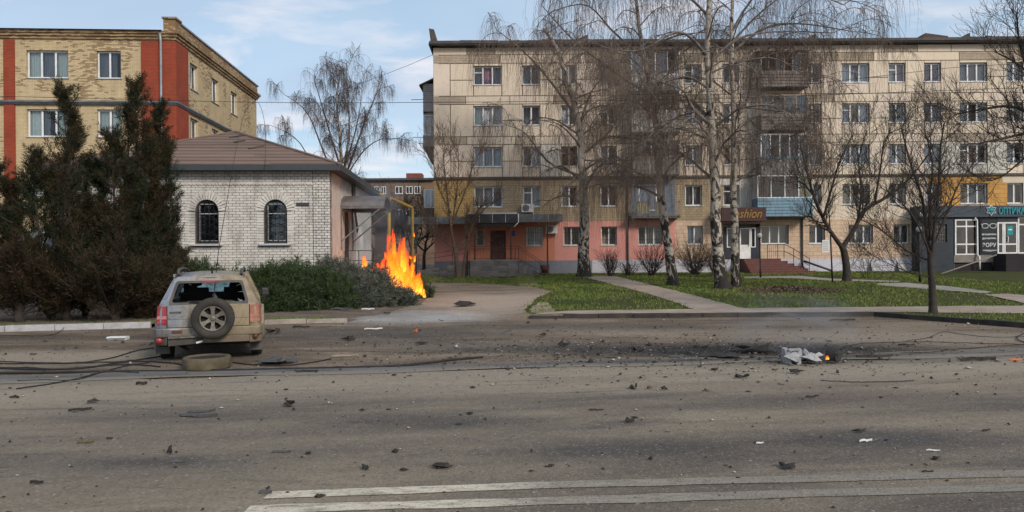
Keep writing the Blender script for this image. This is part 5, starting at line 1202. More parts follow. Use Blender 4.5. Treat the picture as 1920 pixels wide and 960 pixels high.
# roof, pillars
vs, fs = [], []; RS = [(.40, .545, 1.475), (.50, .575, 1.505), (.9, .595, 1.53), (1.6, .595, 1.545), (2.2, .58, 1.525), (2.45, .555, 1.49)]
for y, w, z in RS: vs += [(a*w, y+.05*(1-abs(a)) * (-1 if y < .45 else 0), z+.045*(1-abs(a)**2.5)-.045) for a in (-1, -.8, -.4, 0, .4, .8, 1)]
for i in range(len(RS)-1): fs += [(7*i+j, 7*i+j+1, 7*i+7+j+1, 7*i+7+j) for j in range(6)]
m_ = len(vs); vs += [(a, b, c-.035) for a, b, c in vs]; fs += [tuple(q+m_ for q in reversed(f)) for f in fs]
per = [j for j in range(7)]+[7*i+6 for i in range(1, len(RS))]+[7*(len(RS)-1)+j for j in range(5, -1, -1)]+[7*i for i in range(len(RS)-2, 0, -1)]
fs += [(per[i], per[(i+1) % len(per)], per[(i+1) % len(per)]+m_, per[i]+m_) for i in range(len(per))]
cb('roof', 'paint', MB().add(vs, fs, True))
def hy(z): return .03+(z-.97)*.72
HT = MB()
def ringq(O, I, off, thick):
    vs = []
    for L, d in ((O, 0), (I, 0), (O, thick), (I, thick)): vs += [(x, hy(z)+off+d, z) for x, z in L]
    n = len(O); HT.add(vs, [(i, (i+1) % n, n+(i+1) % n, n+i) for i in range(n)]+[(2*n+i, 2*n+(i+1) % n, 3*n+(i+1) % n, 3*n+i) for i in range(n)]+[(i, (i+1) % n, 2*n+(i+1) % n, 2*n+i) for i in range(n)]+[(n+i, n+(i+1) % n, 3*n+(i+1) % n, 3*n+i) for i in range(n)])
ringq([(-.70, .975), (.70, .975), (.69, 1.02), (.575, 1.43), (.52, 1.465), (-.52, 1.465), (-.575, 1.43), (-.69, 1.02)], [(-.60, 1.01), (.60, 1.01), (.635, 1.05), (.545, 1.36), (.51, 1.385), (-.51, 1.385), (-.545, 1.36), (-.635, 1.05)], -.012, .05)
tg = cb('tailgate', 'paint', HT.box(-.66, .66, -.012, .05, .60, .975)); HT = MB()
ringq([(-.635, .99), (.635, .99), (.64, 1.05), (.55, 1.37), (.515, 1.395), (-.515, 1.395), (-.55, 1.37), (-.64, 1.05)], [(-.57, 1.03), (.57, 1.03), (.59, 1.06), (.515, 1.335), (.48, 1.355), (-.48, 1.355), (-.515, 1.335), (-.59, 1.06)], -.018, .012)
HT.build('window_seal', MT['trim'], tg)
sh_ = MB()                                                    # glass splinters left in the rear window
rr = random.Random(5)
for i in range(9):
    t = i/9*2*PI; cx, cz = .56*max(-1, min(1, 1.3*math.cos(t))), 1.19+.165*max(-1, min(1, 1.4*math.sin(t))); l = rr.uniform(.03, .16)
    q = [(cx, cz), (cx+rr.uniform(-.06, .06), cz+rr.uniform(-.03, .03)), (cx*(1-l*1.6), 1.19+(cz-1.19)*(1-l*2.2))]
    sh_.add([(a, hy(b)-.006, b) for a, b in q], [(0, 1, 2)])
o = sh_.build('glass_splinters', M('crazed_glass', (.12, .14, .14), .3, spec=.6), tg); o['kind'] = 'stuff'
p = MB()
for s in (-1, 1):
    D = [(s*.70, hy(.98), .98), (s*.57, hy(1.45), 1.45), (s*.575, hy(1.45)+.17, 1.49), (s*.80, .34, 1.0)]
    D2 = [(s*.80, .10, .985), (s*.575, .40, 1.475), (s*.585, .62, 1.5), (s*.815, .50, 1.0)]
    p.add(D[:2]+[D2[1], D2[0]], [(0, 1, 2, 3)]); p.add(D2, [(0, 1, 2, 3)]); ins = [(a-s*.05, b+.03, c) for a, b, c in D2]; p.add(ins, [(0, 1, 2, 3)])
    p.bar((s*.82, 1.28, .99), (s*.60, 1.22, 1.5), .10, .03, (s, 0, .4)); p.bar((s*.82, 2.12, .99), (s*.595, 2.02, 1.51), .08, .03, (s, 0, .4))
    p.bar((s*.80, 3.02, .985), (s*.56, 2.42, 1.49), .06, .05, (s, 0, .4)); p.bar((s*.595, .5, 1.485), (s*.575, 2.45, 1.475), .04, .05)
cb('pillar', 'paint', p)
for s in (-1, 1):
    for (a, b), (c, d) in (((.52, .66), (1.24, 1.18)), ((1.32, 1.26), (2.08, 1.99)), ((2.16, 2.06), (2.96, 2.40))):
        me = bpy.data.meshes.new('side_window'); me.from_pydata([(s*.815, a, 1.0), (s*.815, c, 1.0), (s*.592, d, 1.47), (s*.592, b, 1.47)], [], [(0, 1, 2, 3)]); link('side_window', me, MT['carglass'], car)
me = bpy.data.meshes.new('windscreen'); me.from_pydata([(-.77, 3.02, .99), (.77, 3.02, .99), (.54, 2.44, 1.485), (-.54, 2.44, 1.485)], [], [(0, 1, 2, 3)]); m, g = new('crazed_windscreen'); f = g.ramp(g.noise(g.obj(), 6, 6, .7), (.35, .25), (.65, .75)); t = g.n('ShaderNodeBsdfTransparent', {'Color': (.5, .7, .66, 1)}); e = g.n('ShaderNodeBsdfTranslucent', {'Color': (.5, .72, .7, 1)}); mx = g.n('ShaderNodeMixShader'); g.L.new(f, mx.inputs[0]); g.L.new(t.outputs[0], mx.inputs[1]); g.L.new(e.outputs[0], mx.inputs[2]); g.out(mx.outputs[0])
ws = link('windscreen', me, m, car)
ck = MB(); rr = random.Random(3)
for _ in range(60):
    a, b = rr.uniform(-.25, .5), rr.uniform(.25, 1.0); t = rr.uniform(0, PI)
    P_ = lambda u, w: (u*(.77-.23*w), 3.02-.58*w, .993+.495*w)
    ck.tube([P_(a, b), P_(max(-1, min(1, a+.25*math.cos(t))), max(0, min(1, b+.22*math.sin(t))))], .004, 3)
ck.build('crack', M('white_glass_crack', (.6, .65, .65), .5), ws)
# inside
it = MB(); it.box(-.78, .78, .1, 3.0, .995, 1.005); cb('cabin_floor', 'interior', it)
def seat(x, y, w, h, head):
    mb = MB(); mb.hexa([(x-w, y, .8), (x+w, y, .8), (x-w, y+.14, .8), (x+w, y+.14, .8), (x-w*.9, y-.1, h), (x+w*.9, y-.1, h), (x-w*.9, y, h), (x+w*.9, y, h)])
    for q in head: mb.lathe([(0, 0), (.1, .02), (.125, .1), (.1, .19), (0, .21)], 12, 'Z', (q, y-.07, h+.02))
    cb('seat', 'interior', mb)
seat(0, 1.3, .62, 1.13, [-.4, .4]); seat(-.37, 2.25, .25, 1.2, [-.37]); seat(.37, 2.25, .25, 1.2, [.37])
mb = MB(); mb.box(-.75, .75, 2.75, 3.0, 1.0, 1.08); cb('dashboard', 'interior', mb)
for s in (-1, 1): me = bpy.data.meshes.new('cabin_lining'); me.from_pydata([(s*.78, .14, 1.0), (s*.78, 1.28, 1.0), (s*.57, 1.2, 1.47), (s*.555, .45, 1.45)], [], [(0, 1, 2, 3)]); link('cabin_lining', me, MT['interior'], car)
mb = MB(); mb.box(-.55, .55, .5, 2.4, 1.465, 1.47); cb('headlining', 'interior', mb)
# lamps
for s, mt in ((-1, 'redlens'), (1, 'dustylens')):
    def hx_(z0, z1, o): return [(s*.668, -.018-o, z0), (s*.83, .05-o, z0), (s*.668, .1, z0), (s*.868, .26, z0), (s*.668, -.012-o, z1), (s*.815, .055-o, z1), (s*.668, .12, z1), (s*.845, .26, z1)]
    t = cb('tail_light', mt, MB().hexa(hx_(.655, .975, .0)), None, .012)
    if s > 0: t['label'] = 'dust coated right tail light'
    MB().hexa(hx_(.755, .81, .006)).build('lens', MT['palelens' if s < 0 else 'dustylens'], t)
    MB().hexa(hx_(.69, .745, .004)).build('lens', MT[mt], t)
mb = MB(); mb.box(-.14, .14, hy(1.37)-.03, hy(1.37)+.02, 1.362, 1.395); cb('brake_light', 'redlens', mb)
# bumper with step, recess for the number plate, reflectors
def bump(z0, z1, w, y0, d):
    P = [(-w, .42), (-w*1.0, .12), (-w*.93, y0+.035), (-w*.8, y0), (w*.8, y0), (w*.93, y0+.035), (w, .12), (w, .42)]; I = [(a*.9, b+d) for a, b in P]
    mb = MB(); vs = [(a, b, z) for z in (z0, z1) for a, b in P]+[(a, b, z) for z in (z0, z1) for a, b in I]; n = 8; fs = []
    for i in range(n-1): fs += [(i, i+1, n+i+1, n+i), (2*n+i, 2*n+i+1, 3*n+i+1, 3*n+i), (i, i+1, 2*n+i+1, 2*n+i), (n+i, n+i+1, 3*n+i+1, 3*n+i)]
    fs += [(0, n, 3*n, 2*n), (n-1, 2*n-1, 4*n-1, 3*n-1)]; return mb.add(vs, fs)
bp = cb('bumper', 'paint', bump(.45, .605, .893, -.085, .06), None, .02)
for s in (-1, 1):
    mb = MB(); mb.hexa([(s*.66, -.075, .31), (s*.86, .08, .31), (s*.66, .35, .31), (s*.885, .42, .31), (s*.655, -.08, .452), (s*.865, .07, .452), (s*.655, .35, .452), (s*.89, .42, .452)]); mb.build('bumper_corner', MT['paint'], bp, .02)
mb = MB(); mb.box(-.1, .655, -.078, -.02, .335, .452); mb.build('lower_valance', MT['paint'], bp, .01)
mb = MB(); mb.box(-.655, -.10, -.02, .1, .3, .452); mb.build('plate_recess', MT['interior'], bp)
mb = MB(); mb.bar((-.64, -.1, .445), (-.08, -.105, .455), .04, .03); mb.build('plate_lamp_bar', MT['alloy'], bp)
mb = MB(); mb.hexa([(-.6, -.05, .345), (-.45, -.06, .35), (-.6, -.04, .345), (-.45, -.05, .35), (-.58, -.05, .38), (-.42, -.06, .375), (-.58, -.04, .38), (-.42, -.05, .375)]).bar((-.2, -.07, .345), (-.1, -.08, .37), .05, .03); mb.build('torn_bracket', MT['white'], bp)
mb = MB(); mb.hexa([(-.645, -.05, .3), (-.11, -.05, .33), (-.645, -.03, .3), (-.11, -.03, .33), (-.645, -.08, .42), (-.11, -.08, .43), (-.645, -.06, .42), (-.11, -.06, .43)]); mb.build('hanging_trim', MT['trim'], bp)
for s, z, w, mt in ((-.785, .40, .055, 'redlens'), (.755, .415, .05, 'rust')):
    mb = MB(); yq = -.012 if s < 0 else -.025; mb.lathe([(0, yq-.03), (w*.9, yq-.028), (w, yq+.03)], 14, 'Y', (s, 0, z)); o = mb.build('reflector', MT[mt], bp)
mb = MB(); mb.box(-.585, -.425, -.098, -.08, .515, .565); mb.build('reflector', MT['rust'], bp)
mb = MB(); mb.box(-.62, -.44, -.03, -.011, .855, .885); tgh = mb.build('handle', MT['trim'], tg)
mb = MB(); mb.box(-.655, .655, -.0125, -.005, .745, .751); mb.build('crease', MT['trim'], tg)
mb = MB()
for s in (-1, 1): mb.box(s*.661-.005, s*.661+.005, -.016, .06, .60, .975)
mb.box(-.66, .66, -.016, .06, .604, .612); mb.build('panel_gap', MT['interior'], tg)
mb = MB(); mb.tube([(-.33, hy(1.03)-.035, 1.03), (.1, hy(1.0)-.05, 1.0)], .009, 6).tube([(-.3, hy(1.04)-.03, 1.045), (.02, hy(1.01)-.03, 1.02)], .008, 4).lathe([(0, -.1), (.03, -.1), (.035, -.02)], 10, 'Y', (.1, 0, .99)); mb.build('wiper', MT['blackmetal'], tg)
mb = MB(); mb.tube([(.13, -.05, 1.0), (.1, .12, 1.1), (.07, .2, 1.14)], .035, 8); mb.build('torn_mount', MT['trim'], tg)
mb = MB(); mb.tube([(.02, .62, 1.53), (.02, .55, 1.56), (.015, .46, 1.65)], [.02, .014, .005], 6); cb('aerial', 'blackmetal', mb)
for s in (-1, 1):
    mb = MB(); mb.tube([(s*.52, .50, 1.5), (s*.535, .58, 1.565), (s*.545, .8, 1.585), (s*.545, 1.5, 1.6), (s*.54, 2.1, 1.58), (s*.53, 2.28, 1.52)], [.03, .026, .024, .022, .022, .03], 8); cb('roof_rail', 'trim', mb)
    if s > 0: mb = MB(); mb.hexa([(.86, 2.55, .98), (1.02, 2.56, 1.0), (.86, 2.66, .98), (1.02, 2.66, 1.0), (.85, 2.56, 1.16), (1.0, 2.57, 1.14), (.85, 2.66, 1.16), (1.0, 2.66, 1.14)]).bar((.80, 2.64, 1.0), (.88, 2.62, 1.03), .06, .06); cb('wing_mirror', 'blackmetal', mb, None, .035)
    for yq in (1.9, 1.0): mb = MB(); mb.box(s*.842-.012, s*.842+.012, yq, yq+.18, .86, .885); cb('door_handle', 'trim', mb)
    for yq, Rw in ((.76, .41), (3.25, .41)):                # arch flares and dark wells
        mb = MB(); mb.tube([(s*.865, yq+Rw*math.cos(t), .33+Rw*math.sin(t)) for t in [PI*i/14 for i in range(15)]], .045, 8); cb('wheel_arch', 'paint', mb)
        mb = MB(); mb.prism([(yq+(Rw-.03)*math.cos(t), .33+(Rw-.03)*math.sin(t)) for t in [PI*i/14 for i in range(15)]], s*.882, s*.893, 'X'); cb('wheel_well', 'interior', mb)
    mb = MB(); mb.hexa([(s*.66, .33, .13), (s*.885, .33, .13), (s*.66, .345, .13), (s*.885, .345, .13), (s*.66, .36, .42), (s*.895, .36, .42), (s*.66, .375, .42), (s*.895, .375, .42)]); cb('mud_flap', 'trim', mb)
TY = [(.0, -.0), ]
def wheel(name, c, axis, R_, w, tyre=True, spokes=6, face=-1, par=None, rimr=.62):
    """tyre > rim with spokes, hub"""
    c = Vector(c); t = MB(); r = R_*rimr
    prof = [(r, -w*.42), (R_*.8, -w*.5), (R_*.95, -w*.46), (R_, -w*.33), (R_, w*.33), (R_*.95, w*.46), (R_*.8, w*.5), (r, w*.42)]
    rootw = par
    if tyre:
        t.lathe(prof, 32, axis, c, True, True); rootw = t.build(name, MT['rubber'], par)
    rm = MB(); rm.lathe([(r*1.0, face*w*.44), (r*.93, face*w*.46), (r*.9, face*w*.3), (r*.88, -face*w*.4), (r, -face*w*.42)], 32, axis, c)
    rim = rm.build('rim', MT['alloy'], rootw)
    def pt(a, b, h): return c+Vector((a, h, b) if axis == 'Y' else (h, a, b))
    for i in range(spokes):
        a = 2*PI*i/spokes+PI/2; ca, sa = math.cos(a), math.sin(a); q = []
        for rr, hw, hh in ((r*.2, .035, .36), (r*.55, .028, .42), (r*.93, .05, .45)): q += [pt(rr*ca-hw*sa, rr*sa+hw*ca, face*w*hh), pt(rr*ca+hw*sa, rr*sa-hw*ca, face*w*hh), pt(rr*ca-hw*sa, rr*sa+hw*ca, face*w*(hh-.16)), pt(rr*ca+hw*sa, rr*sa-hw*ca, face*w*(hh-.16))]
        MB().add(q, [(0, 1, 5, 4), (4, 5, 9, 8), (2, 3, 7, 6), (6, 7, 11, 10), (0, 2, 6, 4), (4, 6, 10, 8), (1, 3, 7, 5), (5, 7, 11, 9), (0, 1, 3, 2), (8, 9, 11, 10)]).build('spoke', MT['alloy'], rootw, .006)
    h = MB(); h.lathe([(0, face*w*.40), (r*.2, face*w*.42), (r*.26, face*w*.34), (r*.28, face*w*.1)], 20, axis, c); h.build('hub', MT['alloy'], rootw)
    d = MB(); d.lathe([(0, face*w*.06), (r*.86, face*w*.06)], 24, axis, c); d.build('brake_disc', MT['interior'], rootw)
    return rootw
sp = wheel('spare_wheel', (.075, -.19, .765), 'Y', .35, .215, True, 6, -1, car, .6)
mb = MB(); mb.box(-.04, .19, -.09, -.01, .66, .87); cb('spare_mount', 'interior', mb)
for x_, y_, tyre in ((.77, .76, True), (-.77, 3.25, True), (.77, 3.25, True)):
    wheel('wheel', (x_, y_, .325), 'X', .325, .2, tyre, 6, 1 if x_ > 0 else -1, car)
mb = MB(); mb.lathe([(.0, -.1), (.12, -.09), (.2, -.09), (.215, -.1), (.2, .1), (.0, .1)], 24, 'X', (-.74, .76, .215)); rw = cb('bare_wheel', 'interior', mb)
mb = MB(); mb.tube([(-.6, .76, .3), (.6, .76, .3)], .05, 8).box(-.5, .5, .35, .95, .25, .34).tube([(.35, .05, .27), (.35, .7, .3)], .03, 8).tube([(-.35, .2, .2), (-.55, .7, .24)], .03, 6); cb('rear_axle', 'interior', mb)
mb = MB(); mb.box(-.8, .8, .12, 4.0, .28, .33); cb('underbody', 'interior', mb)
# the tyre lying on the road behind it
p = gp(388, 692); ty = thing('tyre', 'dusty tan tyre lying flat on the road behind the silver car', 'tyre', (p.x, p.y, .015))
MT['dustyrubber'] = M('dust_caked_rubber', (.12, .098, .06), .9, col2=(.07, .056, .037), scale=5, bump=.3, bscale=35, dirt=.4, dcol=(.2, .165, .11))
t = MB(); t.lathe([(.305, .03), (.32, .0), (.355, .004), (.37, .03), (.374, .11), (.37, .17), (.357, .192), (.325, .196), (.305, .18), (.3, .1)], 40, 'Z', (0, 0, 0), True, True); tb = t.build('carcass', MT['dustyrubber'], ty)
t = MB(); t.lathe([(0, .135), (.2, .14), (.304, .165)], 30, 'Z'); t.build('shaded_hollow', M('hollow_shade_black', (.03, .027, .023), .95), ty)  # shade of the tyre's open hollow, painted as a dark disc
# ------------------------------------------------------------------ trees
def unit(v): return v/(np.linalg.norm(v)+1e-9)
def birch_bark():
    m, g = new('birch_bark'); v = g.obj(); x, y, z = g.sep(v)
    n1 = g.noise(g.vmul(v, (2.6, 2.6, 1.5)), 1.0, 7, .68, 1.2)
    lens = g.noise(g.comb(g.math('MULTIPLY', x, 2.2), g.math('MULTIPLY', y, 2.2), g.math('MULTIPLY', z, 9.0)), 1.2, 5, .65, .5)
    low = g.ramp(g.math('DIVIDE', z, 5.0), (.05, .17), (.3, .06), (.9, .0))
    f = g.math('ADD', n1, low)
    c = g.mix(g.ramp(f, (.53, 0.0), (.585, 1.0)), g.mix(g.noise(v, 2.2, 5), (.34, .29, .23), (.54, .49, .42)), (.035, .03, .027))
    c = g.mix(g.math('MULTIPLY', g.ramp(lens, (.57, 0.0), (.64, 1.0)), .8), c, (.06, .052, .046))
    c = g.mix(.4, c, g.ramp(g.noise(v, 12, 6, .75), (.3, .3), (.7, 1.0)), 'MULTIPLY')
    g.out(g.bsdf(c, .85, 0, g.bump(g.math('ADD', f, g.noise(v, 9, 5)), .8, .04), .2)); return m
MT['birch'] = birch_bark()
MT['birchlimb'] = M('birch_limb_bark', (.2, .17, .15), .85, col2=(.075, .06, .055), scale=3.5, bump=.3)
MT['twig'] = M('weeping_twigs', (.21, .155, .12), .9, col2=(.135, .098, .076), scale=.5)
MT['twigpale'] = M('far_birch_twigs', (.12, .085, .08), .9, col2=(.08, .06, .055), scale=.5)
MT['bark'] = M('dark_bark', (.055, .043, .036), .9, col2=(.03, .025, .021), scale=6, bump=.6, bscale=18)
MT['barkbrown'] = M('brown_bark', (.16, .11, .075), .9, col2=(.09, .065, .048), scale=6, bump=.5, bscale=18)
def smooth_path(pts, n):
    pts = np.array(pts, float); t = np.linspace(0, len(pts)-1, n); out = []
    for q in t:
        i = min(int(q), len(pts)-2); f = q-i; p0, p1, p2, p3 = pts[max(i-1, 0)], pts[i], pts[i+1], pts[min(i+2, len(pts)-1)]
        out.append(.5*((2*p1)+(-p0+p2)*f+(2*p0-5*p1+4*p2-p3)*f*f+(-p0+3*p1-3*p2+p3)*f**3))
    return np.array(out)
def curve(start, d, L, n, droop, wander, rg, up=0):
    P = [np.array(start, float)]; d = unit(np.array(d, float)); s = L/n
    for i in range(n):
        d = unit(d+np.array([rg.normal(0, wander), rg.normal(0, wander), rg.normal(0, wander)+up-droop*(i+1)/n])); P.append(P[-1]+d*s)
    return np.array(P)
def weeping(name, label, trunk_px, Y, r0, limbs, seed, twigs=34, zmin=5.0, hang=(1.2, 3.6), group='tall weeping birches in front of the flats', tmat='twig', limb_len=(2.6, 5.4), extra=None, thick=1.0, dens=1.0, btwig=.0046, droop=.28):
    rg = np.random.default_rng(seed); T = [np.array(at(a, b, Y)) for a, b in trunk_px]; base = T[0].copy(); base[2] = gz(base[0], base[1])-.05; T[0] = base
    root = thing(name, label, 'tree', tuple(base), 0, group)
    tr = smooth_path(T, 26)-base; h = np.linspace(0, 1, 26); rad = r0*(1-h*.78)*(1+.5*np.exp(-h*22)); tr[:, :2] += rg.normal(0, .02, (26, 2))
    link('trunk', tubes_mesh('trunk', [(tr, rad)], 14), MT['birch'], root)
    lim, tw = [], []; starts = []
    for k in range(limbs):
        f = .3+.68*(k+.5)/limbs; i = min(24, int(f*25)); p = tr[i]
        if p[2] < zmin*.8: continue
        a = k*2.4+rg.uniform(-.5, .5); L = rg.uniform(*limb_len)*(1.15-.6*f); starts.append((p, np.array([math.cos(a), math.sin(a), rg.uniform(.5, 1.3)]), L, rad[i]*.36))
    for q in (extra or []):
        P = smooth_path([np.array(at(a, b, Y+dy))-base for a, b, dy in q[0]], 12); lim.append((P, np.linspace(q[1], .018, 12))); starts += [(P[j], unit(P[j]-P[j-1])*.6+np.array([rg.normal(0, .6), rg.normal(0, .6), rg.uniform(-.1, .6)]), rg.uniform(1.2, 2.8), .02) for j in (4, 6, 7, 9, 10, 11)]
    def hang_from(P, rr, cnt):
        for _ in range(cnt):
            t = rg.uniform(.25, 1.0); j = t*(len(P)-1); i = min(int(j), len(P)-2); p = P[i]+(P[i+1]-P[i])*(j-i)
            a = rg.uniform(0, 2*PI); L = rg.uniform(*hang)*rg.uniform(.5, 1.15); L = min(L, max(.3, p[2]-1.9)); n = 7; d = unit(np.array([math.cos(a), math.sin(a), rg.uniform(-.2, .6)])*.8+np.array([0, 0, -.25])); Q = [p]
            for s in range(n): d = unit(d*np.array([.66, .66, 1])+np.array([rg.normal(0, .09), rg.normal(0, .09), -.42])); Q.append(Q[-1]+d*L/n)
            Q = np.array(Q); tw.append((Q, np.linspace(btwig*1.5, btwig*.7, n+1)*thick))
            for _s in range(rg.integers(1, 4)):
                k = rg.integers(1, n-1); a = rg.uniform(0, 2*PI); l = rg.uniform(.25, .9); e = np.array([math.cos(a)*.35*l, math.sin(a)*.35*l, -.25*l]); tw.append((np.array([Q[k], Q[k]+e*.6, Q[k]+e+np.array([0, 0, -.45*l]), Q[k]+e*1.1+np.array([0, 0, -.9*l])]), np.linspace(btwig, btwig*.6, 4)*thick))
    for p, d, L, r in starts:
        n = 9; P = curve(p, d, L, n, droop, .10, rg); lim.append((P, np.linspace(max(.02, r), .012, n+1)*thick))
        hang_from(P[3:], r, int(twigs*.35*dens))
        for _ in range(5):
            i = rg.integers(2, n); a = rg.uniform(0, 2*PI); dd = unit((P[i]-P[i-1])/np.linalg.norm(P[i]-P[i-1])*.6+np.array([math.cos(a), math.sin(a), rg.uniform(0, .7)])*.8); S_ = curve(P[i], dd, L*rg.uniform(.3, .6), 6, .42, .13, rg); lim.append((S_, np.linspace(max(.012, r*.4), .008, 7)*thick)); hang_from(S_, r, int(twigs*.16*dens))
    link('limbs', tubes_mesh('limbs', lim, 5), MT['birchlimb'], root)
    t = link('twigs', tubes_mesh('twigs', tw, 3), MT[tmat], root); t['kind'] = 'stuff'; return root
weeping('birch_tree', 'thick dark trunked weeping birch standing left of the diagonal path', [(1095, 522), (1094, 470), (1096, 400), (1092, 330), (1088, 250), (1070, 170), (1048, 100), (1020, 55)], 44.8, .37, 22, 1, 44, 5, (1.5, 4.6), dens=.9,
        extra=[([(1092, 330, 0), (1030, 305, -.5), (985, 250, -1), (950, 235, -1.2)], .09), ([(1090, 290, 0), (1140, 250, .5), (1175, 190, .6), (1190, 170, .8)], .10), ([(1082, 220, 0), (1030, 150, .4), (985, 100, .6), (930, 55, 1)], .10), ([(1090, 300, 0), (1130, 300, -1), (1165, 280, -1.6)], .06), ([(1085, 240, 0), (1110, 170, -.6), (1150, 130, -1)], .08)])
weeping('birch_tree', 'leaning spotted birch just right of the diagonal path', [(1262, 538), (1258, 500), (1249, 440), (1238, 360), (1232, 260), (1222, 180), (1206, 100), (1196, 30), (1188, -60)], 34.8, .25, 17, 2, 36, 5.2, (1.3, 3.8), dens=.8,
        extra=[([(1222, 180, 0), (1160, 140, .5), (1080, 80, .8), (1015, 10, 1.2)], .08), ([(1236, 340, 0), (1200, 325, -.5), (1165, 322, -1), (1120, 335, -1.3)], .06), ([(1228, 230, 0), (1190, 190, -.4), (1120, 210, -1)], .06), ([(1206, 100, 0), (1260, 70, .6), (1330, 60, 1)], .07), ([(1208, 110, 0), (1150, 60, .3), (1100, 10, .5), (1040, 20, 1)], .06), ([(1222, 200, 0), (1290, 190, -.7), (1330, 230, -1)], .06)])
weeping('birch_tree', 'tallest pale birch with a black fissured base, the nearer of a close pair', [(1354, 546), (1351, 500), (1343, 440), (1341, 360), (1336, 280), (1333, 225), (1329, 150), (1327, 60), (1331, -40), (1334, -140)], 32.3, .29, 15, 3, 30, 5.6, (1.2, 3.4), dens=.9,
        extra=[([(1333, 235, 0), (1300, 205, -.4), (1280, 170, -.7), (1230, 150, -1.2)], .10), ([(1331, 170, 0), (1290, 145, .4), (1230, 160, .8)], .07), ([(1330, 110, 0), (1275, 60, -.4), (1200, 95, -.8), (1130, 90, -1.1)], .08), ([(1328, 120, 0), (1380, 75, .5), (1450, 60, .8), (1560, 62, 1.1)], .08), ([(1329, 30, 0), (1270, -20, .5), (1200, -40, .8)], .07), ([(1335, 260, 0), (1300, 250, -.6), (1275, 240, -1)], .07)])
weeping('birch_tree', 'slimmer pale birch right behind the tall birch of the pair', [(1380, 542), (1379, 480), (1377, 400), (1376, 300), (1375, 220), (1373, 140), (1371, 60), (1375, -30), (1380, -110)], 33.6, .2, 17, 4, 34, 5.4, (1.3, 3.8), dens=.9,
        extra=[([(1375, 225, 0), (1400, 190, .4), (1412, 130, .6), (1440, 90, .9)], .09), ([(1374, 200, 0), (1430, 205, -.5), (1480, 215, -1), (1500, 260, -1.2)], .06), ([(1372, 100, 0), (1430, 55, .6), (1500, 45, 1), (1600, 60, 1.4)], .08), ([(1372, 60, 0), (1420, -10, -.4), (1500, -20, -.7), (1580, 10, -1)], .07), ([(1377, 270, 0), (1420, 250, .6), (1470, 240, 1)], .06), ([(1371, 80, 0), (1430, 20, .5), (1500, -30, .8)], .06), ([(1372, 120, 0), (1450, 110, -.6), (1520, 150, -1)], .05)])
weeping('birch_tree', 'distant birch with drooping twigs behind the brown roof', [(640, 470), (641, 400), (640, 320), (638, 250), (632, 190), (640, 125)], 62, .2, 26, 5, 26, 5, (.7, 1.7), None, 'twigpale', limb_len=(1.8, 3.4), dens=1.5, btwig=.0055, droop=.02,
        extra=[([(640, 370, 0), (605, 280, .5), (575, 210, 1), (530, 175, 1.2)], .10), ([(641, 340, 0), (655, 250, -.6), (652, 180, -1), (650, 120, -1.2)], .12), ([(641, 350, 0), (680, 240, .5), (700, 190, .8), (712, 155, 1)], .11), ([(641, 345, 0), (680, 285, -.6), (712, 262, -1), (732, 262, -1.2)], .07), ([(640, 350, 0), (600, 330, -.6), (560, 265, -1), (520, 240, -1.4)], .09), ([(640, 320, 0), (610, 220, .5), (590, 150, 1)], .1), ([(641, 330, 0), (668, 240, 1.4), (680, 170, 2)], .09)])
def bare_tree(name, label, trunk, Y, r0, seed, depth=4, mat='bark', spread=.75, up=.15, L0=2.2, forks=3, ratio=.68, extra=None, group=None, twig=.006, cat='tree', shoots=3, wander=.13):
    rg = np.random.default_rng(seed); T = [np.array(at(a, b, Y)) for a, b in trunk]; base = T[0].copy(); base[2] = gz(base[0], base[1])-.04; T[0] = base
    root = thing(name, label, cat, tuple(base), 0, group); tr = smooth_path(T, 12)-base; rad = r0*np.linspace(1, .78, 12)*(1+.45*np.exp(-np.linspace(0, 1, 12)*9))
    link('trunk', tubes_mesh('trunk', [(tr, rad)], 10), MT[mat], root); br, tw = [], []
    def grow(p, d, L, r, k):
        n = 6; P = curve(p, d, L, n, -up, wander, rg); e = max(twig, r*.62); (br if k > 1 else tw).append((P, np.linspace(r, e, n+1)))
        if k <= 0: return
        for q in range(forks): 
            i = n if q == 0 else rg.integers(2, n+1); dd = unit(P[i]-P[i-1]); a = rg.normal(0, 1, 3); a = unit(a-dd*a.dot(dd)); s = spread*rg.uniform(.6, 1.2)*(.55 if q == 0 else 1)
            grow(P[i], dd+a*s, L*ratio*rg.uniform(.75, 1.2), e*(.9 if q == 0 else .7), k-1)
        for q in range(shoots):
            i = rg.integers(1, n+1); l = rg.uniform(.3, .9); dd = unit(P[i]-P[i-1]); a = unit(rg.normal(0, 1, 3)); tw.append((curve(P[i], dd*.6+a*.7+np.array([0, 0, .35]), l, 4, 0, .15, rg), np.linspace(twig*1.2, twig*.6, 5)))
    if extra:
        for L, ra in extra:
            P = smooth_path([np.array(at(a, b, Y+dy))-base for a, b, dy in L], 14); br.append((P, np.linspace(ra, ra*.3, 14)))
            for i in range(3, 14):
                for _e in range(2):
                  dd = unit(P[i]-P[i-1]); a = unit(rg.normal(0, 1, 3)); grow(P[i], dd*.7+a*.8+np.array([0, 0, .3]), L0*rg.uniform(.3, .7), ra*.33*(1.2-i/16), depth-2 if i % 2 else depth-3)
    else:
        for q in range(forks+1): a = 2*PI*q/(forks+1)+rg.uniform(-.4, .4); grow(tr[-1], np.array([math.cos(a)*spread, math.sin(a)*spread, 1.0]), L0*rg.uniform(.8, 1.2), rad[-1]*.7, depth)
    if br: link('branches', tubes_mesh('branches', br, 5), MT[mat], root)
    t = link('twigs', tubes_mesh('twigs', tw, 3), MT[mat], root); t['kind'] = 'stuff'; return root
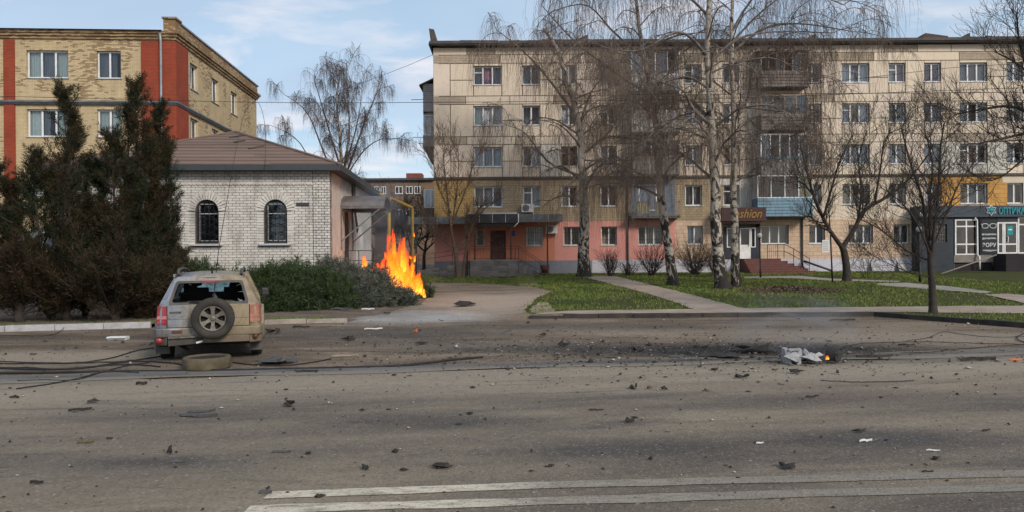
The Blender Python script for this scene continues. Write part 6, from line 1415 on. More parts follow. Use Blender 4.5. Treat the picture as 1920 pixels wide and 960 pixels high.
bare_tree('bare_tree', 'spreading dark bare tree with a forked trunk beside the white notice board', [(1588, 533), (1587, 500), (1582, 470), (1578, 462)], 37.5, .2, 21, 4, 'bark', L0=2.4, twig=.0065, shoots=4,
          extra=[([(1579, 464, 0), (1555, 430, 0), (1530, 380, .3), (1515, 330, .5), (1500, 270, .8)], .12), ([(1581, 462, 0), (1602, 430, 0), (1620, 395, -.3), (1665, 368, -.6), (1705, 335, -.8), (1740, 290, -1)], .13), ([(1608, 415, 0), (1615, 360, .5), (1610, 300, .8), (1625, 245, 1)], .07), ([(1545, 405, 0), (1560, 350, -.6), (1575, 300, -1), (1600, 250, -1.2)], .07), ([(1525, 365, .3), (1505, 345, .6), (1480, 330, 1)], .06), ([(1640, 380, -.4), (1650, 320, -.8), (1660, 260, -1), (1690, 240, -1.2)], .06), ([(1560, 435, 0), (1540, 425, -1), (1520, 400, -1.8), (1530, 340, -2.2)], .06)])
bare_tree('bare_tree', 'young dark bare tree in the grass verge in front of the optician shop', [(1750, 592), (1748, 540), (1745, 500), (1745, 470)], 20.4, .10, 22, 4, 'bark', L0=1.3, twig=.0042, shoots=4, wander=.1,
          extra=[([(1746, 505, 0), (1738, 440, .1), (1728, 370, .2), (1705, 300, .3), (1690, 240, .4)], .06), ([(1746, 500, 0), (1752, 430, -.1), (1760, 360, -.2), (1762, 290, -.2), (1770, 230, -.3)], .06), ([(1745, 480, 0), (1720, 420, -.3), (1690, 380, -.5), (1650, 350, -.7)], .035), ([(1748, 470, 0), (1775, 400, .3), (1800, 340, .5), (1830, 300, .7)], .04), ([(1746, 490, 0), (1700, 470, .3), (1650, 430, .5), (1610, 410, .7)], .03), ([(1747, 520, 0), (1690, 505, -.2), (1620, 470, -.4)], .022), ([(1746, 450, 0), (1742, 380, .5), (1748, 310, .8), (1735, 250, .9)], .05)])
bare_tree('bare_tree', 'bare dark tree leaning in from the right edge of the street', [(2060, 600), (2040, 480), (2010, 360), (1985, 280)], 27, .22, 23, 4, 'bark', L0=2.0, twig=.006, shoots=5,
          extra=[([(1990, 290, 0), (1950, 230, .4), (1900, 200, .8), (1840, 205, 1.2), (1790, 215, 1.6)], .09), ([(1985, 280, 0), (1940, 250, -.4), (1880, 260, -.8), (1830, 270, -1.2)], .08), ([(1985, 280, 0), (1960, 190, 0), (1920, 130, .4), (1870, 100, .8)], .08), ([(1990, 290, 0), (1950, 180, -.6), (1915, 100, -1), (1905, 30, -1.2)], .08), ([(1980, 270, 0), (1930, 290, .5), (1880, 330, .8), (1850, 340, 1)], .05), ([(1985, 280, 0), (2020, 150, 0), (2010, 40, .4)], .09)])
bare_tree('bare_tree', 'slender brown forked tree in front of the porch ramp', [(860, 519), (856, 490), (852, 460)], 47.0, .16, 24, 4, 'barkbrown', L0=1.7, twig=.008, shoots=3, wander=.08,
          extra=[([(852, 462, 0), (845, 420, .2), (838, 360, .3), (832, 300, .4), (835, 270, .4)], .08), ([(852, 465, 0), (830, 450, -.3), (815, 430, -.5), (803, 415, -.6)], .05), ([(855, 470, 0), (880, 440, .2), (895, 405, .3), (925, 380, .5)], .06), ([(846, 430, .2), (855, 370, .6), (860, 310, .8), (858, 275, .9)], .05), ([(846, 400, .2), (822, 350, -.2), (812, 300, -.5), (815, 270, -.5)], .045), ([(852, 410, 0), (875, 350, -.5), (890, 300, -.8)], .045)])
_t = bare_tree('bare_tree', 'pale leaning stem propped behind the brown forked tree at the porch', [(868, 516), (872, 480), (880, 440)], 47.6, .1, 25, 3, 'barkbrown', L0=1.3, twig=.008, extra=[([(880, 440, 0), (890, 405, .2), (905, 385, .4), (930, 378, .6)], .06), ([(878, 450, 0), (872, 415, -.3), (880, 390, -.4)], .04)])
for _c in _t.children: _c['kind'] = 'stuff' if _c.name.startswith('branches') else _c.get('kind', '') 
for _c in _t.children:
    if not _c['kind']: del _c['kind']
def bush(px, py, Y, h, label, seed, mat='barkbrown', n=46, spread=.5):
    p = gp(px, py); rg = np.random.default_rng(seed); root = thing('bare_bush', label, 'bush', tuple(p), 0, 'bare bushes along the front of the flats'); S_, T_ = [], []
    for _ in range(n):
        a = rg.uniform(0, 2*PI); P = curve((rg.normal(0, .1), rg.normal(0, .1), 0), (math.cos(a)*spread*rg.uniform(.2, 1.3), math.sin(a)*spread*rg.uniform(.2, 1.3), 1), h*rg.uniform(.6, 1.1), 6, -.02, .09, rg); S_.append((P, np.linspace(.013, .006, 7)))
        for _k in range(9): i = rg.integers(2, 7); T_.append((curve(P[i], unit(P[i]-P[i-1])+rg.normal(0, .5, 3), h*rg.uniform(.12, .4), 4, 0, .12, rg), np.linspace(.007, .004, 5)))
    link('stems', tubes_mesh('stems', S_, 4), MT[mat], root); t = link('twigs', tubes_mesh('twigs', T_, 3), MT[mat], root); t['kind'] = 'stuff'
bush(1145, 518, 0, 1.5, 'small dark bare bush left of the pale path between the birches', 31, 'bark'); bush(1178, 518, 0, .9, 'lowest dark bush next to the small bare bush', 36, 'bark', 40, .8)
bush(1222, 517, 0, 1.9, 'wide grey brown bush behind the leaning spotted birch', 32, 'bark', 60, .8); bush(1302, 516, 0, 2.3, 'large red brown bare bush under the ground floor window', 33, 'barkbrown', 95, .8)
bush(1625, 521, 0, 2.1, 'thin small bare shrub against the lilac white plinth', 34, 'bark', 12, .7); bush(1337, 517, 0, 1.7, 'narrow brown bush beside the dark shop entrance', 35, 'barkbrown', 40, .45)
for i, (px, py, Y, h) in enumerate(((770, 478, 62, 6.5), (750, 478, 66, 5), (795, 480, 58, 5.5), (700, 478, 70, 8), (725, 480, 68, 6))):
    bare_tree('bare_tree', ['bare grey tree in the gap behind the gas pipe', 'low bare tree behind the flames', 'bare tree beside the far end of the flats', 'taller bare tree behind the door canopy', 'thin bare tree between shed and gas pipe'][i], [(px, py+20), (px, py), (px+2, py-8)], Y, .14, 60+i, 4, 'bark', .8, .1, h*.32, 3, .7, None, 'bare trees in the gap', .012)

# ---- conifers
def needle_mat(name, g1, g2, b1, b2, bias, dry=0):
    m, g = new(name); p = g.pos(); f = g.math('ADD', g.noise(p, .75, 4, .6), g.math('MULTIPLY', g.math('SUBTRACT', g.isl(), .5), .35))
    if dry: f = g.math('ADD', f, g.ramp(g.math('DIVIDE', g.sep(p)[2], 8.0), (.1, .09), (.32, .02), (.65, 0.0)))   # the lower boughs have died back
    c = g.mix(g.ramp(f, (bias-.06, 0.0), (bias+.1, 1.0)), g.mix(g.isl(), g1, g2), g.mix(g.isl(), b1, b2)); g.out(g.bsdf(c, .85, 0, None, .15)); return m
MT['needles'] = needle_mat('juniper_needles', (.008, .016, .008), (.026, .04, .02), (.026, .018, .01), (.065, .042, .022), .545, 1)
MT['needlesdry'] = needle_mat('drying_juniper_needles', (.012, .017, .009), (.028, .032, .016), (.026, .018, .011), (.062, .041, .024), .49, 1)
MT['creeping'] = needle_mat('creeping_juniper_needles', (.02, .038, .012), (.06, .085, .032), (.035, .05, .03), (.08, .105, .062), .58)
MT['greyneedles'] = needle_mat('ash_dusted_needles', (.05, .062, .045), (.12, .135, .11), (.07, .07, .055), (.16, .155, .13), .55)
def sprays(tips, dirs, size, per, rg, wide=.15):
    """feathery sprays: each a fan of short tapering leaflets along a stem"""
    tips = np.asarray(tips); dirs = np.asarray(dirs); n = len(tips); t = rg.uniform(0, 1, (n, per)); a = rg.normal(0, 1, (n, per, 3)); sz = np.asarray(size).reshape(-1, 1, 1)*np.ones((n, 1, 1))
    d = dirs/np.linalg.norm(dirs, axis=1, keepdims=True); c = tips[:, None, :]-d[:, None, :]*sz*(t[..., None])*1.1+a*sz*.10*(.4+t[..., None])
    dd = d[:, None, :]*.9+a*.55; dd /= np.linalg.norm(dd, axis=2, keepdims=True); L = sz*rg.uniform(.12, .32, (n, per, 1)); sdv = np.cross(dd, rg.normal(0, 1, (n, per, 3))); sdv /= np.linalg.norm(sdv, axis=2, keepdims=True)
    w = L*wide; V = np.stack([c-sdv*w*.5, c+dd*L, c+sdv*w*.5], 2).reshape(-1, 3); k = n*per; return V, np.arange(3*k).reshape(-1, 3)
def conifer(label, px, py, Y, top_px, top_py, rad, seed, low=.35, nb=150, mat='needles', per=85, irregular=.5, spike=1.0, size=(.28, .6)):
    rg = np.random.default_rng(seed); b = at(px, py, Y); b.z = gz(b.x, b.y); tp = at(top_px, top_py, Y); root = thing('juniper_tree', label, 'tree', tuple(b), 0, 'dark junipers on the left')
    A = np.array(tp)-np.array(b); H = A[2]; ax = lambda z: A*np.array([1, 1, 0])*(z/H)**1.3+np.array([0, 0, z]); br, tips, dirs, sz = [], [], [], []
    trunk = np.array([ax(H*t) for t in np.linspace(0, 1, 14)]); trunk[:, :2] += rg.normal(0, .03, (14, 2)); tm = [(trunk, np.linspace(.12, .02, 14))]
    for _ in range(3): a = rg.uniform(0, 2*PI); tm.append((curve((0, 0, .1), (.3*math.cos(a), .3*math.sin(a), 1), H*rg.uniform(.25, .4), 8, 0, .05, rg), np.linspace(.07, .015, 9)))
    lump = [(rg.uniform(0, 2*PI), rg.uniform(0, 1), rg.uniform(.5, 1.0)) for _ in range(9)]
    spires = [(A, rad, 1.0)]
    for q in range(3):
        a = rg.uniform(0, 2*PI); f = rg.uniform(.62, .9); spires.append((np.array([A[0]+math.cos(a)*rad*rg.uniform(.35, .6), A[1]+math.sin(a)*rad*.5, H*f]), rad*.55, f))
    for k in range(nb):
        B, rd, f = spires[0] if rg.random() < .55 else spires[rg.integers(1, 4)]; hh = B[2]
        t = low*.25+(1-low*.25)*((k+rg.random())/nb)**.85; z = hh*t*.97; a = rg.uniform(0, 2*PI); prof = (1-t)**1.2*rd*1.15*(1-.72*math.exp(-((t-.02)/.09)**2)); l = prof*rg.uniform(1-irregular, 1.12)
        for la, lt, ls in lump: l *= 1+ls*.5*math.exp(-((t-lt)/.10)**2-(((a-la+PI) % (2*PI)-PI)/.7)**2)
        if rg.random() < .14: l *= 1.6
        l = max(l, .14); d = np.array([math.cos(a), math.sin(a), rg.uniform(.5, 1.5)*spike]); o = np.array([B[0], B[1], 0])*(z/hh)**1.3*np.array([1, 1, 0])+np.array([0, 0, z*.93])
        P = curve(o, d, l*1.15, 5, -.07, .10, rg); br.append((P, np.linspace(.018+.012*(1-t), .005, 6)))
        m_ = int(2+l*5)
        for _ in range(m_): u = rg.uniform(.4, 1); j = u*5; i = min(4, int(j)); q = P[i]+(P[i+1]-P[i])*(j-i); e = unit(P[i+1]-P[i])*.9+rg.normal(0, .3, 3)+np.array([0, 0, .55]); s = rg.uniform(*size)*(.75+.35*(1-t)); tips.append(q+unit(e)*s*.55); dirs.append(e); sz.append(s)
        tips.append(P[-1]+unit(P[-1]-P[-2])*.25); dirs.append(P[-1]-P[-2]+np.array([0, 0, .15])); sz.append(.5)
    link('trunk', tubes_mesh('trunk', tm, 8), MT['bark'], root); b_ = link('branches', tubes_mesh('branches', br, 4), MT['bark'], root); b_['kind'] = 'stuff'
    V, Fc = sprays(tips, dirs, np.array(sz), per, rg); f = link('foliage', np_mesh('foliage', V, Fc), MT[mat], root); f['kind'] = 'stuff'; return root
def plumes(label, px, py, Y, leaders, seed, mat='needles', per=80, group='dark junipers on the left', dens=1.0):
    """juniper of several leaders, each an upswept ragged plume with gaps between"""
    rg = np.random.default_rng(seed); b = at(px, py, Y); b.z = gz(b.x, b.y); B = np.array(b); root = thing('juniper_tree', label, 'tree', tuple(b), 0, group); tm, br, tips, dirs, sz = [], [], [], [], []
    for lx, ly, dy, r in leaders:
        T = np.array(at(lx, ly, Y+dy))-B; H = T[2]; mid = np.array([T[0]*.72, T[1]*.7, H*.42]); P = smooth_path([(0, 0, 0), (T[0]*.3, T[1]*.3, H*.16), mid, (T[0]*.95, T[1]*.95, H*.8), T], 22); P[1:-1, :2] += rg.normal(0, .04, (20, 2)); tm.append((P, np.linspace(.06, .005, 22)))
        n = int(H*15*dens*(.6+r)); gap = [rg.uniform(.2, .9) for _ in range(3)]
        for k in range(n):
            t = .14+.84*((k+rg.random())/n)**.9
            if any(abs(t-q) < .035 for q in gap) and rg.random() < .75: continue
            j = t*21; i = min(20, int(j)); p = P[i]+(P[i+1]-P[i])*(j-i); tan = unit(P[i+1]-P[i]); a = rg.uniform(0, 2*PI); l = r*(1.25*(1-t)**.55+.12)*rg.uniform(.45, 1.1)*(1-.6*math.exp(-((t-.12)/.08)**2))
            if rg.random() < .16: l *= 1.55
            Q = curve(p, unit(np.array([math.cos(a), math.sin(a), 0])+tan*rg.uniform(.5, 1.3)), l*1.2, 4, -.10, .12, rg); br.append((Q, np.linspace(.014, .004, 5)))
            for _ in range(int(2+l*5)): u = rg.uniform(.3, 1); jj = u*4; ii = min(3, int(jj)); q = Q[ii]+(Q[ii+1]-Q[ii])*(jj-ii); e = unit(Q[ii+1]-Q[ii])*.9+rg.normal(0, .33, 3)+tan*.5; s_ = rg.uniform(.22, .46); tips.append(q+unit(e)*s_*.55); dirs.append(e); sz.append(s_)
        for _ in range(5): e = unit(T-P[-3])+rg.normal(0, .12, 3); tips.append(T+rg.normal(0, .05, 3)-np.array([0, 0, .1*_-.15])); dirs.append(e); sz.append(.4)
    link('trunk', tubes_mesh('trunk', tm, 7), MT['bark'], root); b_ = link('branches', tubes_mesh('branches', br, 3), MT['bark'], root); b_['kind'] = 'stuff'
    V, Fc = sprays(tips, dirs, np.array(sz), per, rg); f = link('foliage', np_mesh('foliage', V, Fc), MT[mat], root); f['kind'] = 'stuff'; return root
plumes('tall dark juniper with a plume like top left of the red pilaster', 95, 600, 20.7, [(124, 168, 0, .62), (140, 215, .3, .55), (62, 285, -.3, .6), (168, 300, .5, .5), (88, 330, .2, .8), (130, 340, -.5, .8), (30, 350, .2, .75), (160, 380, -.4, .7)], 41)
plumes('tallest dark juniper with several pointed tops in front of the red pilaster', 215, 600, 21.0, [(257, 152, 0, .6), (240, 205, .4, .6), (215, 250, -.3, .7), (272, 230, -.2, .6), (195, 310, .5, .75), (245, 330, -.5, .85), (280, 350, .3, .75), (225, 380, -.6, .8)], 42)
plumes('dark juniper spire leaning right, in front of the edge of the brown roof', 275, 598, 21.8, [(302, 196, 0, .5), (312, 262, .2, .5), (290, 285, -.3, .6), (322, 350, 0, .5), (300, 400, .3, .7)], 43)
plumes('reddish brown juniper close by the white brick wall', 285, 600, 22.3, [(318, 395, 0, .5), (328, 430, -.2, .5), (300, 440, .2, .6), (335, 470, 0, .45), (290, 470, -.4, .6)], 44, 'needlesdry')
plumes('dark juniper cut off by the left edge of the view', -20, 600, 20.5, [(-10, 310, 0, .7), (15, 345, .3, .7), (-50, 290, 0, .8), (25, 400, -.4, .8), (-20, 420, -.6, .8)], 45, 'needles')
plumes('brownish juniper bush between the two tall ones', 160, 598, 21.6, [(150, 430, 0, .8), (180, 400, .2, .8), (165, 470, -.5, .9), (130, 480, .3, .9), (200, 470, 0, .8)], 46, 'needlesdry')
conifer('low bushy brown juniper in front at the kerb, left one', 40, 603, 19.9, 45, 440, 1.8, 47, nb=170, mat='needlesdry', spike=.7, per=60)
conifer('low bushy brown juniper in front at the kerb, right one', 215, 606, 20.2, 215, 455, 1.9, 48, nb=180, mat='needlesdry', spike=.7, per=60)
conifer('low bushy brown juniper at the kerb between the other two', 125, 604, 20.3, 128, 450, 1.5, 49, nb=130, mat='needlesdry', spike=.7, per=60)
def creeper(label, px, py, w, d, h, seed, mat='creeping', n=420, per=80):
    rg = np.random.default_rng(seed); p = gp(px, py); root = thing('creeping_juniper', label, 'shrub', tuple(p), 0, 'creeping junipers in front of the white house'); br, tips, dirs, sz = [], [], [], []
    for _ in range(n):
        a = rg.uniform(0, 2*PI); r = math.sqrt(rg.random()); x, y = w*r*math.cos(a), d*r*math.sin(a); top = h*(1-r**2.2)**.6*(.75+.35*MN.noise((x*.8+seed, y*.8, 0))+rg.uniform(-.15, .2)); z = top*rg.uniform(.25, 1.0) if rg.random() < .4 else top
        out = np.array([x/w, y/d, 0]); e = unit(out*.8+rg.normal(0, .25, 3)+np.array([0, 0, .55])); q = np.array([x, y, max(.08, z)])
        for _k in range(3): ee = e+rg.normal(0, .35, 3); s = rg.uniform(.3, .62); tips.append(q+unit(ee)*s*.5+rg.normal(0, .12, 3)); dirs.append(ee); sz.append(s)
        if rg.random() < .25: br.append((np.array([[x*.15, y*.15, .02], [x*.5, y*.5, z*.55], [x*.85, y*.85, z*.85], q]), np.linspace(.022, .006, 4)))
    link('stems', tubes_mesh('stems', br, 4), MT['bark'], root); V, Fc = sprays(tips, dirs, np.array(sz), per, rg); f = link('foliage', np_mesh('foliage', V, Fc), MT[mat], root); f['kind'] = 'stuff'
creeper('olive creeping juniper half hidden behind the roof of the car', 385, 580, 1.9, 1.0, 1.35, 51)
creeper('green creeping juniper just right of the silver car', 500, 580, 1.7, 1.15, 1.25, 52)
creeper('full green creeping juniper under the second arched window', 575, 577, 1.5, 1.1, 1.3, 53, n=460)
creeper('grey green creeping juniper near the house corner', 640, 572, 1.25, 1.1, 1.5, 54, 'greyneedles', 380)
creeper('ash grey singed juniper at the left foot of the fire', 692, 571, .8, .8, 1.2, 55, 'greyneedles', 260)
creeper('brownish juniper scrap in front of the fire', 750, 572, .5, .4, .35, 56, 'greyneedles', 90)
creeper('brown green juniper scrap right of the fire', 782, 558, .45, .5, .5, 57, 'creeping', 90)
creeper('low brown juniper between tall junipers and car', 310, 592, 1.0, .8, 1.2, 58, 'needlesdry', 240)
# ------------------------------------------------------------------ fire and smoke
def flame_mat(name, hot, mid, tip, strength):
    m, g = new(name); v = g.gen(); x, y, z = g.sep(v); o = g.pos()
    n = g.noise(g.vmul(o, (5, 5, 2.2)), 1.0, 5, .65, 1.0)
    h = g.math('ADD', z, g.math('MULTIPLY', g.math('SUBTRACT', n, .5), .9))
    c = g.ramp(h, (.05, hot), (.45, mid), (.95, tip))
    lw = g.n('ShaderNodeLayerWeight', {'Blend': .35}).outputs['Facing']
    al = g.math('MULTIPLY', g.ramp(lw, (.05, .8), (.6, 0.0)), g.ramp(g.math('ADD', n, g.math('MULTIPLY', z, -.22)), (.3, 0.0), (.5, .95)))
    e = g.n('ShaderNodeEmission', {'Color': c, 'Strength': strength}); t = g.n('ShaderNodeBsdfTransparent'); mx = g.n('ShaderNodeMixShader')
    g.L.new(al, mx.inputs[0]); g.L.new(t.outputs[0], mx.inputs[1]); g.L.new(e.outputs[0], mx.inputs[2]); g.out(mx.outputs[0]); return m
MT['flame'] = flame_mat('flame', (1, .42, .04), (1, .2, .011), (.92, .07, .006), 2.1)
MT['flamered'] = flame_mat('flame_edge', (1, .36, .02), (1, .17, .01), (.9, .06, .005), 2.0)
def flame_mesh(seed, k=10, n=14):
    rg = random.Random(seed); vs, fs = [], []; ph = rg.uniform(0, 6)
    for i in range(n+1):
        t = i/n; r = .5*(.35+1.1*t)*(1-t)**.8*1.25 if t < 1 else .0; bx, by = .22*math.sin(ph+t*4.5)*t, .22*math.cos(ph*1.7+t*3.7)*t
        for j in range(k): a = 2*PI*j/k; w = r*(1+.35*math.sin(3*a+ph+t*9)); vs.append((bx+w*math.cos(a), by+w*math.sin(a), t))
    fs = [(i*k+j, i*k+(j+1) % k, (i+1)*k+(j+1) % k, (i+1)*k+j) for i in range(n) for j in range(k)]
    me = bpy.data.meshes.new('flame'); me.from_pydata(vs, [], fs); me.polygons.foreach_set('use_smooth', [True]*len(fs)); return me
FM = [flame_mesh(s) for s in range(6)]; FMr = [m.copy() for m in FM]
for m_ in FM: m_.materials.append(MT['flame'])
for m_ in FMr: m_.materials.append(MT['flamered'])
fp = gp(744, 560); fire = thing('fire', 'bright orange fire burning in the shrubs at the corner of the white house', 'fire', tuple(fp)); rr = random.Random(9); FPX = F/fp.y
def fl(px, py, w, h, dy, red=False, lean=0):
    q = at(px, py, fp.y+dy); o = link('flame', rr.choice(FMr if red else FM), None, fire, (q.x-fp.x, dy, q.z-fp.z), (0, lean, rr.uniform(0, 6))); o.scale = (w, w*.8, h)
for px, py, w, h, red in ((738, 552, .75, 2.55, 1), (741, 548, .55, 2.1, 0), (752, 554, .8, 2.0, 0), (762, 556, .7, 1.75, 0), (770, 557, .6, 1.4, 1), (776, 556, .5, 1.1, 0), (728, 540, .55, 1.5, 1), (720, 530, .4, 1.0, 1), (757, 553, .9, 1.4, 0), (745, 555, .9, 1.2, 0), (768, 554, .7, 1.0, 0), (733, 548, .6, 1.1, 0), (783, 553, .4, .7, 0), (714, 548, .35, .6, 1), (748, 540, .45, 2.1, 1), (764, 545, .45, 1.9, 1), (772, 520, .25, 1.0, 1), (738, 490, .3, 1.35, 1), (755, 548, .6, .9, 0)): fl(px, py, w, h, rr.uniform(-.45, .45), red, rr.uniform(-.12, .08))
for _ in range(26): fl(rr.uniform(708, 788), rr.uniform(535, 558), rr.uniform(.15, .35), rr.uniform(.25, .7), rr.uniform(-.6, .5), rr.random() < .5, rr.uniform(-.3, .3))
for _ in range(10): fl(rr.uniform(722, 782), rr.uniform(440, 530), rr.uniform(.06, .16), rr.uniform(.15, .4), rr.uniform(-.3, .3), True, rr.uniform(-.4, .4))
for _ in range(14): fl(rr.uniform(694, 728), rr.uniform(522, 556), rr.uniform(.18, .4), rr.uniform(.4, 1.1), rr.uniform(-.6, .4), True, rr.uniform(-.2, .2))
for _ in range(12): fl(rr.uniform(770, 796), rr.uniform(545, 558), rr.uniform(.2, .4), rr.uniform(.3, .8), rr.uniform(-.5, .4), False, rr.uniform(-.2, .2))
for _ in range(16): fl(rr.uniform(728, 765), rr.uniform(500, 552), rr.uniform(.15, .4), rr.uniform(.7, 1.5), rr.uniform(-.5, .4), rr.random() < .6, rr.uniform(-.15, .15))
fl(752, 566, .25, .3, -.75); fl(748, 564, .2, .25, -.7)
f2 = thing('fire', 'small separate flame in the juniper left of the main fire', 'fire', tuple(at(685, 500, fp.y-.2))); 
for k in range(3): o = link('flame', FM[k], None, f2, (rr.uniform(-.05, .05), 0, -.15)); o.scale = (.2+.06*k, .2, .75-.12*k)
ll = bpy.data.lights.new('fire_glow', 'POINT'); ll.energy = 90; ll.color = (1, .42, .1); ll.shadow_soft_size = .5; lo = bpy.data.objects.new('fire_glow', ll); COL.objects.link(lo); lo.parent = fire; lo.location = (0, 0, 1.0)
rg = np.random.default_rng(77); br = []
for _ in range(70): a = rg.uniform(0, 2*PI); x_ = rg.normal(0, .5); y_ = rg.normal(0, .4); br.append((curve((x_, y_, 0), (math.cos(a), math.sin(a)*.8, rg.uniform(.3, 1.6)), rg.uniform(.5, 1.3), 5, 0, .16, rg), np.linspace(.018, .004, 6)))
bb = link('charred_branches', tubes_mesh('charred_branches', br, 4), MT['blackmetal'], None, tuple(fp)); tag(bb, 'black charred branches standing inside the burning shrub', 'branches')
def smoke_box(name, label, c, s, dens, col, seed, low):
    m, g = new(name+'_air'); v = g.obj(); x, y, z = g.sep(v)
    r = g.math('SQRT', g.math('ADD', g.math('POWER', g.math('ABSOLUTE', x), 2.0), g.math('POWER', g.math('ABSOLUTE', y), 2.0)))
    fall = g.math('MULTIPLY', g.ramp(r, (.15, 1.0), (.95, 0.0)), g.ramp(g.math('ABSOLUTE', z), (.4, 1.0), (1.0, 0.0)))
    n = g.ramp(g.noise(g.comb(g.math('MULTIPLY', x, 1.6), g.math('ADD', y, seed), g.math('MULTIPLY', z, 2.2)), 1.1, 4, .6, .8), (.42, 0.0), (.7, 1.0))
    vol = g.n('ShaderNodeVolumePrincipled', {'Color': col, 'Density': g.math('MULTIPLY', g.math('MULTIPLY', fall, n), dens), 'Anisotropy': .2}); g.out(None, vol.outputs[0])
    mb = MB(); mb.box(-1, 1, -1, 1, -1, 1); o = mb.build(name, m, None, 0, c); o.scale = s; tag(o, label, 'smoke', None, 'stuff'); return o
smoke_box('smoke', 'thin blue grey smoke drifting past the canopy beside the fire', at(712, 440, 30), (1.7, 1.2, 2.4), 1.1, (.45, .52, .62), 2.0, 1)
smoke_box('smoke', 'faint pale smoke over the burning wreckage on the road', (at(1500, 640, 13.1).x, 13.3, .55), (1.6, .6, .6), 1.6, (.55, .57, .6), 5.0, 1)

# ------------------------------------------------------------------ wreckage, scattered fragments, cables
MT['char'] = M('charred_matter', (.02, .018, .017), .9, col2=(.045, .04, .036), scale=9, bump=.7, bscale=30)
MT['greyplastic'] = M('grey_torn_plastic', (.085, .088, .092), .7, col2=(.05, .05, .052), scale=8)
MT['paleash'] = M('pale_ash_metal', (.38, .38, .39), .8, .05, col2=(.2, .2, .205), scale=9, bump=.7, bscale=22, dirt=.3)
MT['scrapwhite'] = M('white_scrap', (.62, .62, .6), .7, dirt=.3); MT['olive'] = M('olive_scrap', (.13, .12, .05), .8, col2=(.07, .07, .05), scale=12)
MT['sand'] = M('tan_scrap', (.25, .2, .13), .85); MT['orangebit'] = M('orange_plastic', (.62, .13, .04), .5)
def hull(name, pts, mat, parent=None, loc=None, rot=None):
    bm = bmesh.new()
    for p in pts: bm.verts.new(p)
    r = bmesh.ops.convex_hull(bm, input=bm.verts); bmesh.ops.delete(bm, geom=list({v for v in r['geom_interior'] if isinstance(v, bmesh.types.BMVert)}), context='VERTS'); bmesh.ops.recalc_face_normals(bm, faces=bm.faces)
    me = bpy.data.meshes.new(name); bm.to_mesh(me); bm.free(); return link(name, me, mat, parent, loc, rot)
def chunk_mesh(rr, lx, ly, lz):
    """torn lump: several overlapping angular hulls in one mesh"""
    bm = bmesh.new()
    for k in range(rr.choice([2, 3, 4])):
        c = (rr.uniform(-.3, .3)*lx, rr.uniform(-.3, .3)*ly, rr.uniform(0, .25)*lz); vs = [bm.verts.new((c[0]+rr.gauss(0, .24)*lx, c[1]+rr.gauss(0, .24)*ly, max(0, c[2]+abs(rr.gauss(0, .42))*lz))) for _ in range(9)]
        r = bmesh.ops.convex_hull(bm, input=vs); bmesh.ops.delete(bm, geom=[v for v in r['geom_interior'] if isinstance(v, bmesh.types.BMVert)], context='VERTS')
    bmesh.ops.recalc_face_normals(bm, faces=bm.faces); me = bpy.data.meshes.new('fragment'); bm.to_mesh(me); bm.free(); return me
def strip_mesh(rr, L, w, h):
    """bent jagged strip"""
    n = 7; vs, fs = [], []; b = rr.uniform(-.12, .12)*L
    for i in range(n+1):
        t = i/n; x = (t-.5)*L; y = b*math.sin(PI*t); ww = w*(.25+.75*math.sin(PI*min(1, t*1.15+.08)))*rr.uniform(.6, 1.15); z = h*.35*abs(math.sin(t*5+b)); vs += [(x, y-ww/2, z+h*rr.uniform(0, .3)), (x, y+ww/2, z), (x, y+ww*.3, z+h*rr.uniform(.7, 1)), (x, y-ww*.35, z+h*rr.uniform(.8, 1.1))]
    for i in range(n): fs += [(4*i+j, 4*i+(j+1) % 4, 4*i+4+(j+1) % 4, 4*i+4+j) for j in range(4)]
    fs += [(0, 1, 2, 3), (4*n+3, 4*n+2, 4*n+1, 4*n)]; me = bpy.data.meshes.new('fragment'); me.from_pydata(vs, [], fs); bm = bmesh.new(); bm.from_mesh(me); bmesh.ops.recalc_face_normals(bm, faces=bm.faces); bm.to_mesh(me); bm.free(); return me
FR = random.Random(17)
def frag(px, py, wpx, hpx, kind, mat, label, name='fragment', cat='debris', rz=None):
    p = gp(px, py); s = F/p.y; L, h = wpx/s, max(.012, hpx/s*.7)
    me = chunk_mesh(FR, L, L*.8, h*1.6) if kind == 'c' else strip_mesh(FR, L, max(.025, L*.13), h)
    o = link(name, me, MT[mat], None, (p.x, p.y, p.z+.014), (0, 0, FR.uniform(-.25, .25) if rz is None else rz)); tag(o, label, cat, 'fragments scattered over the road'); return o
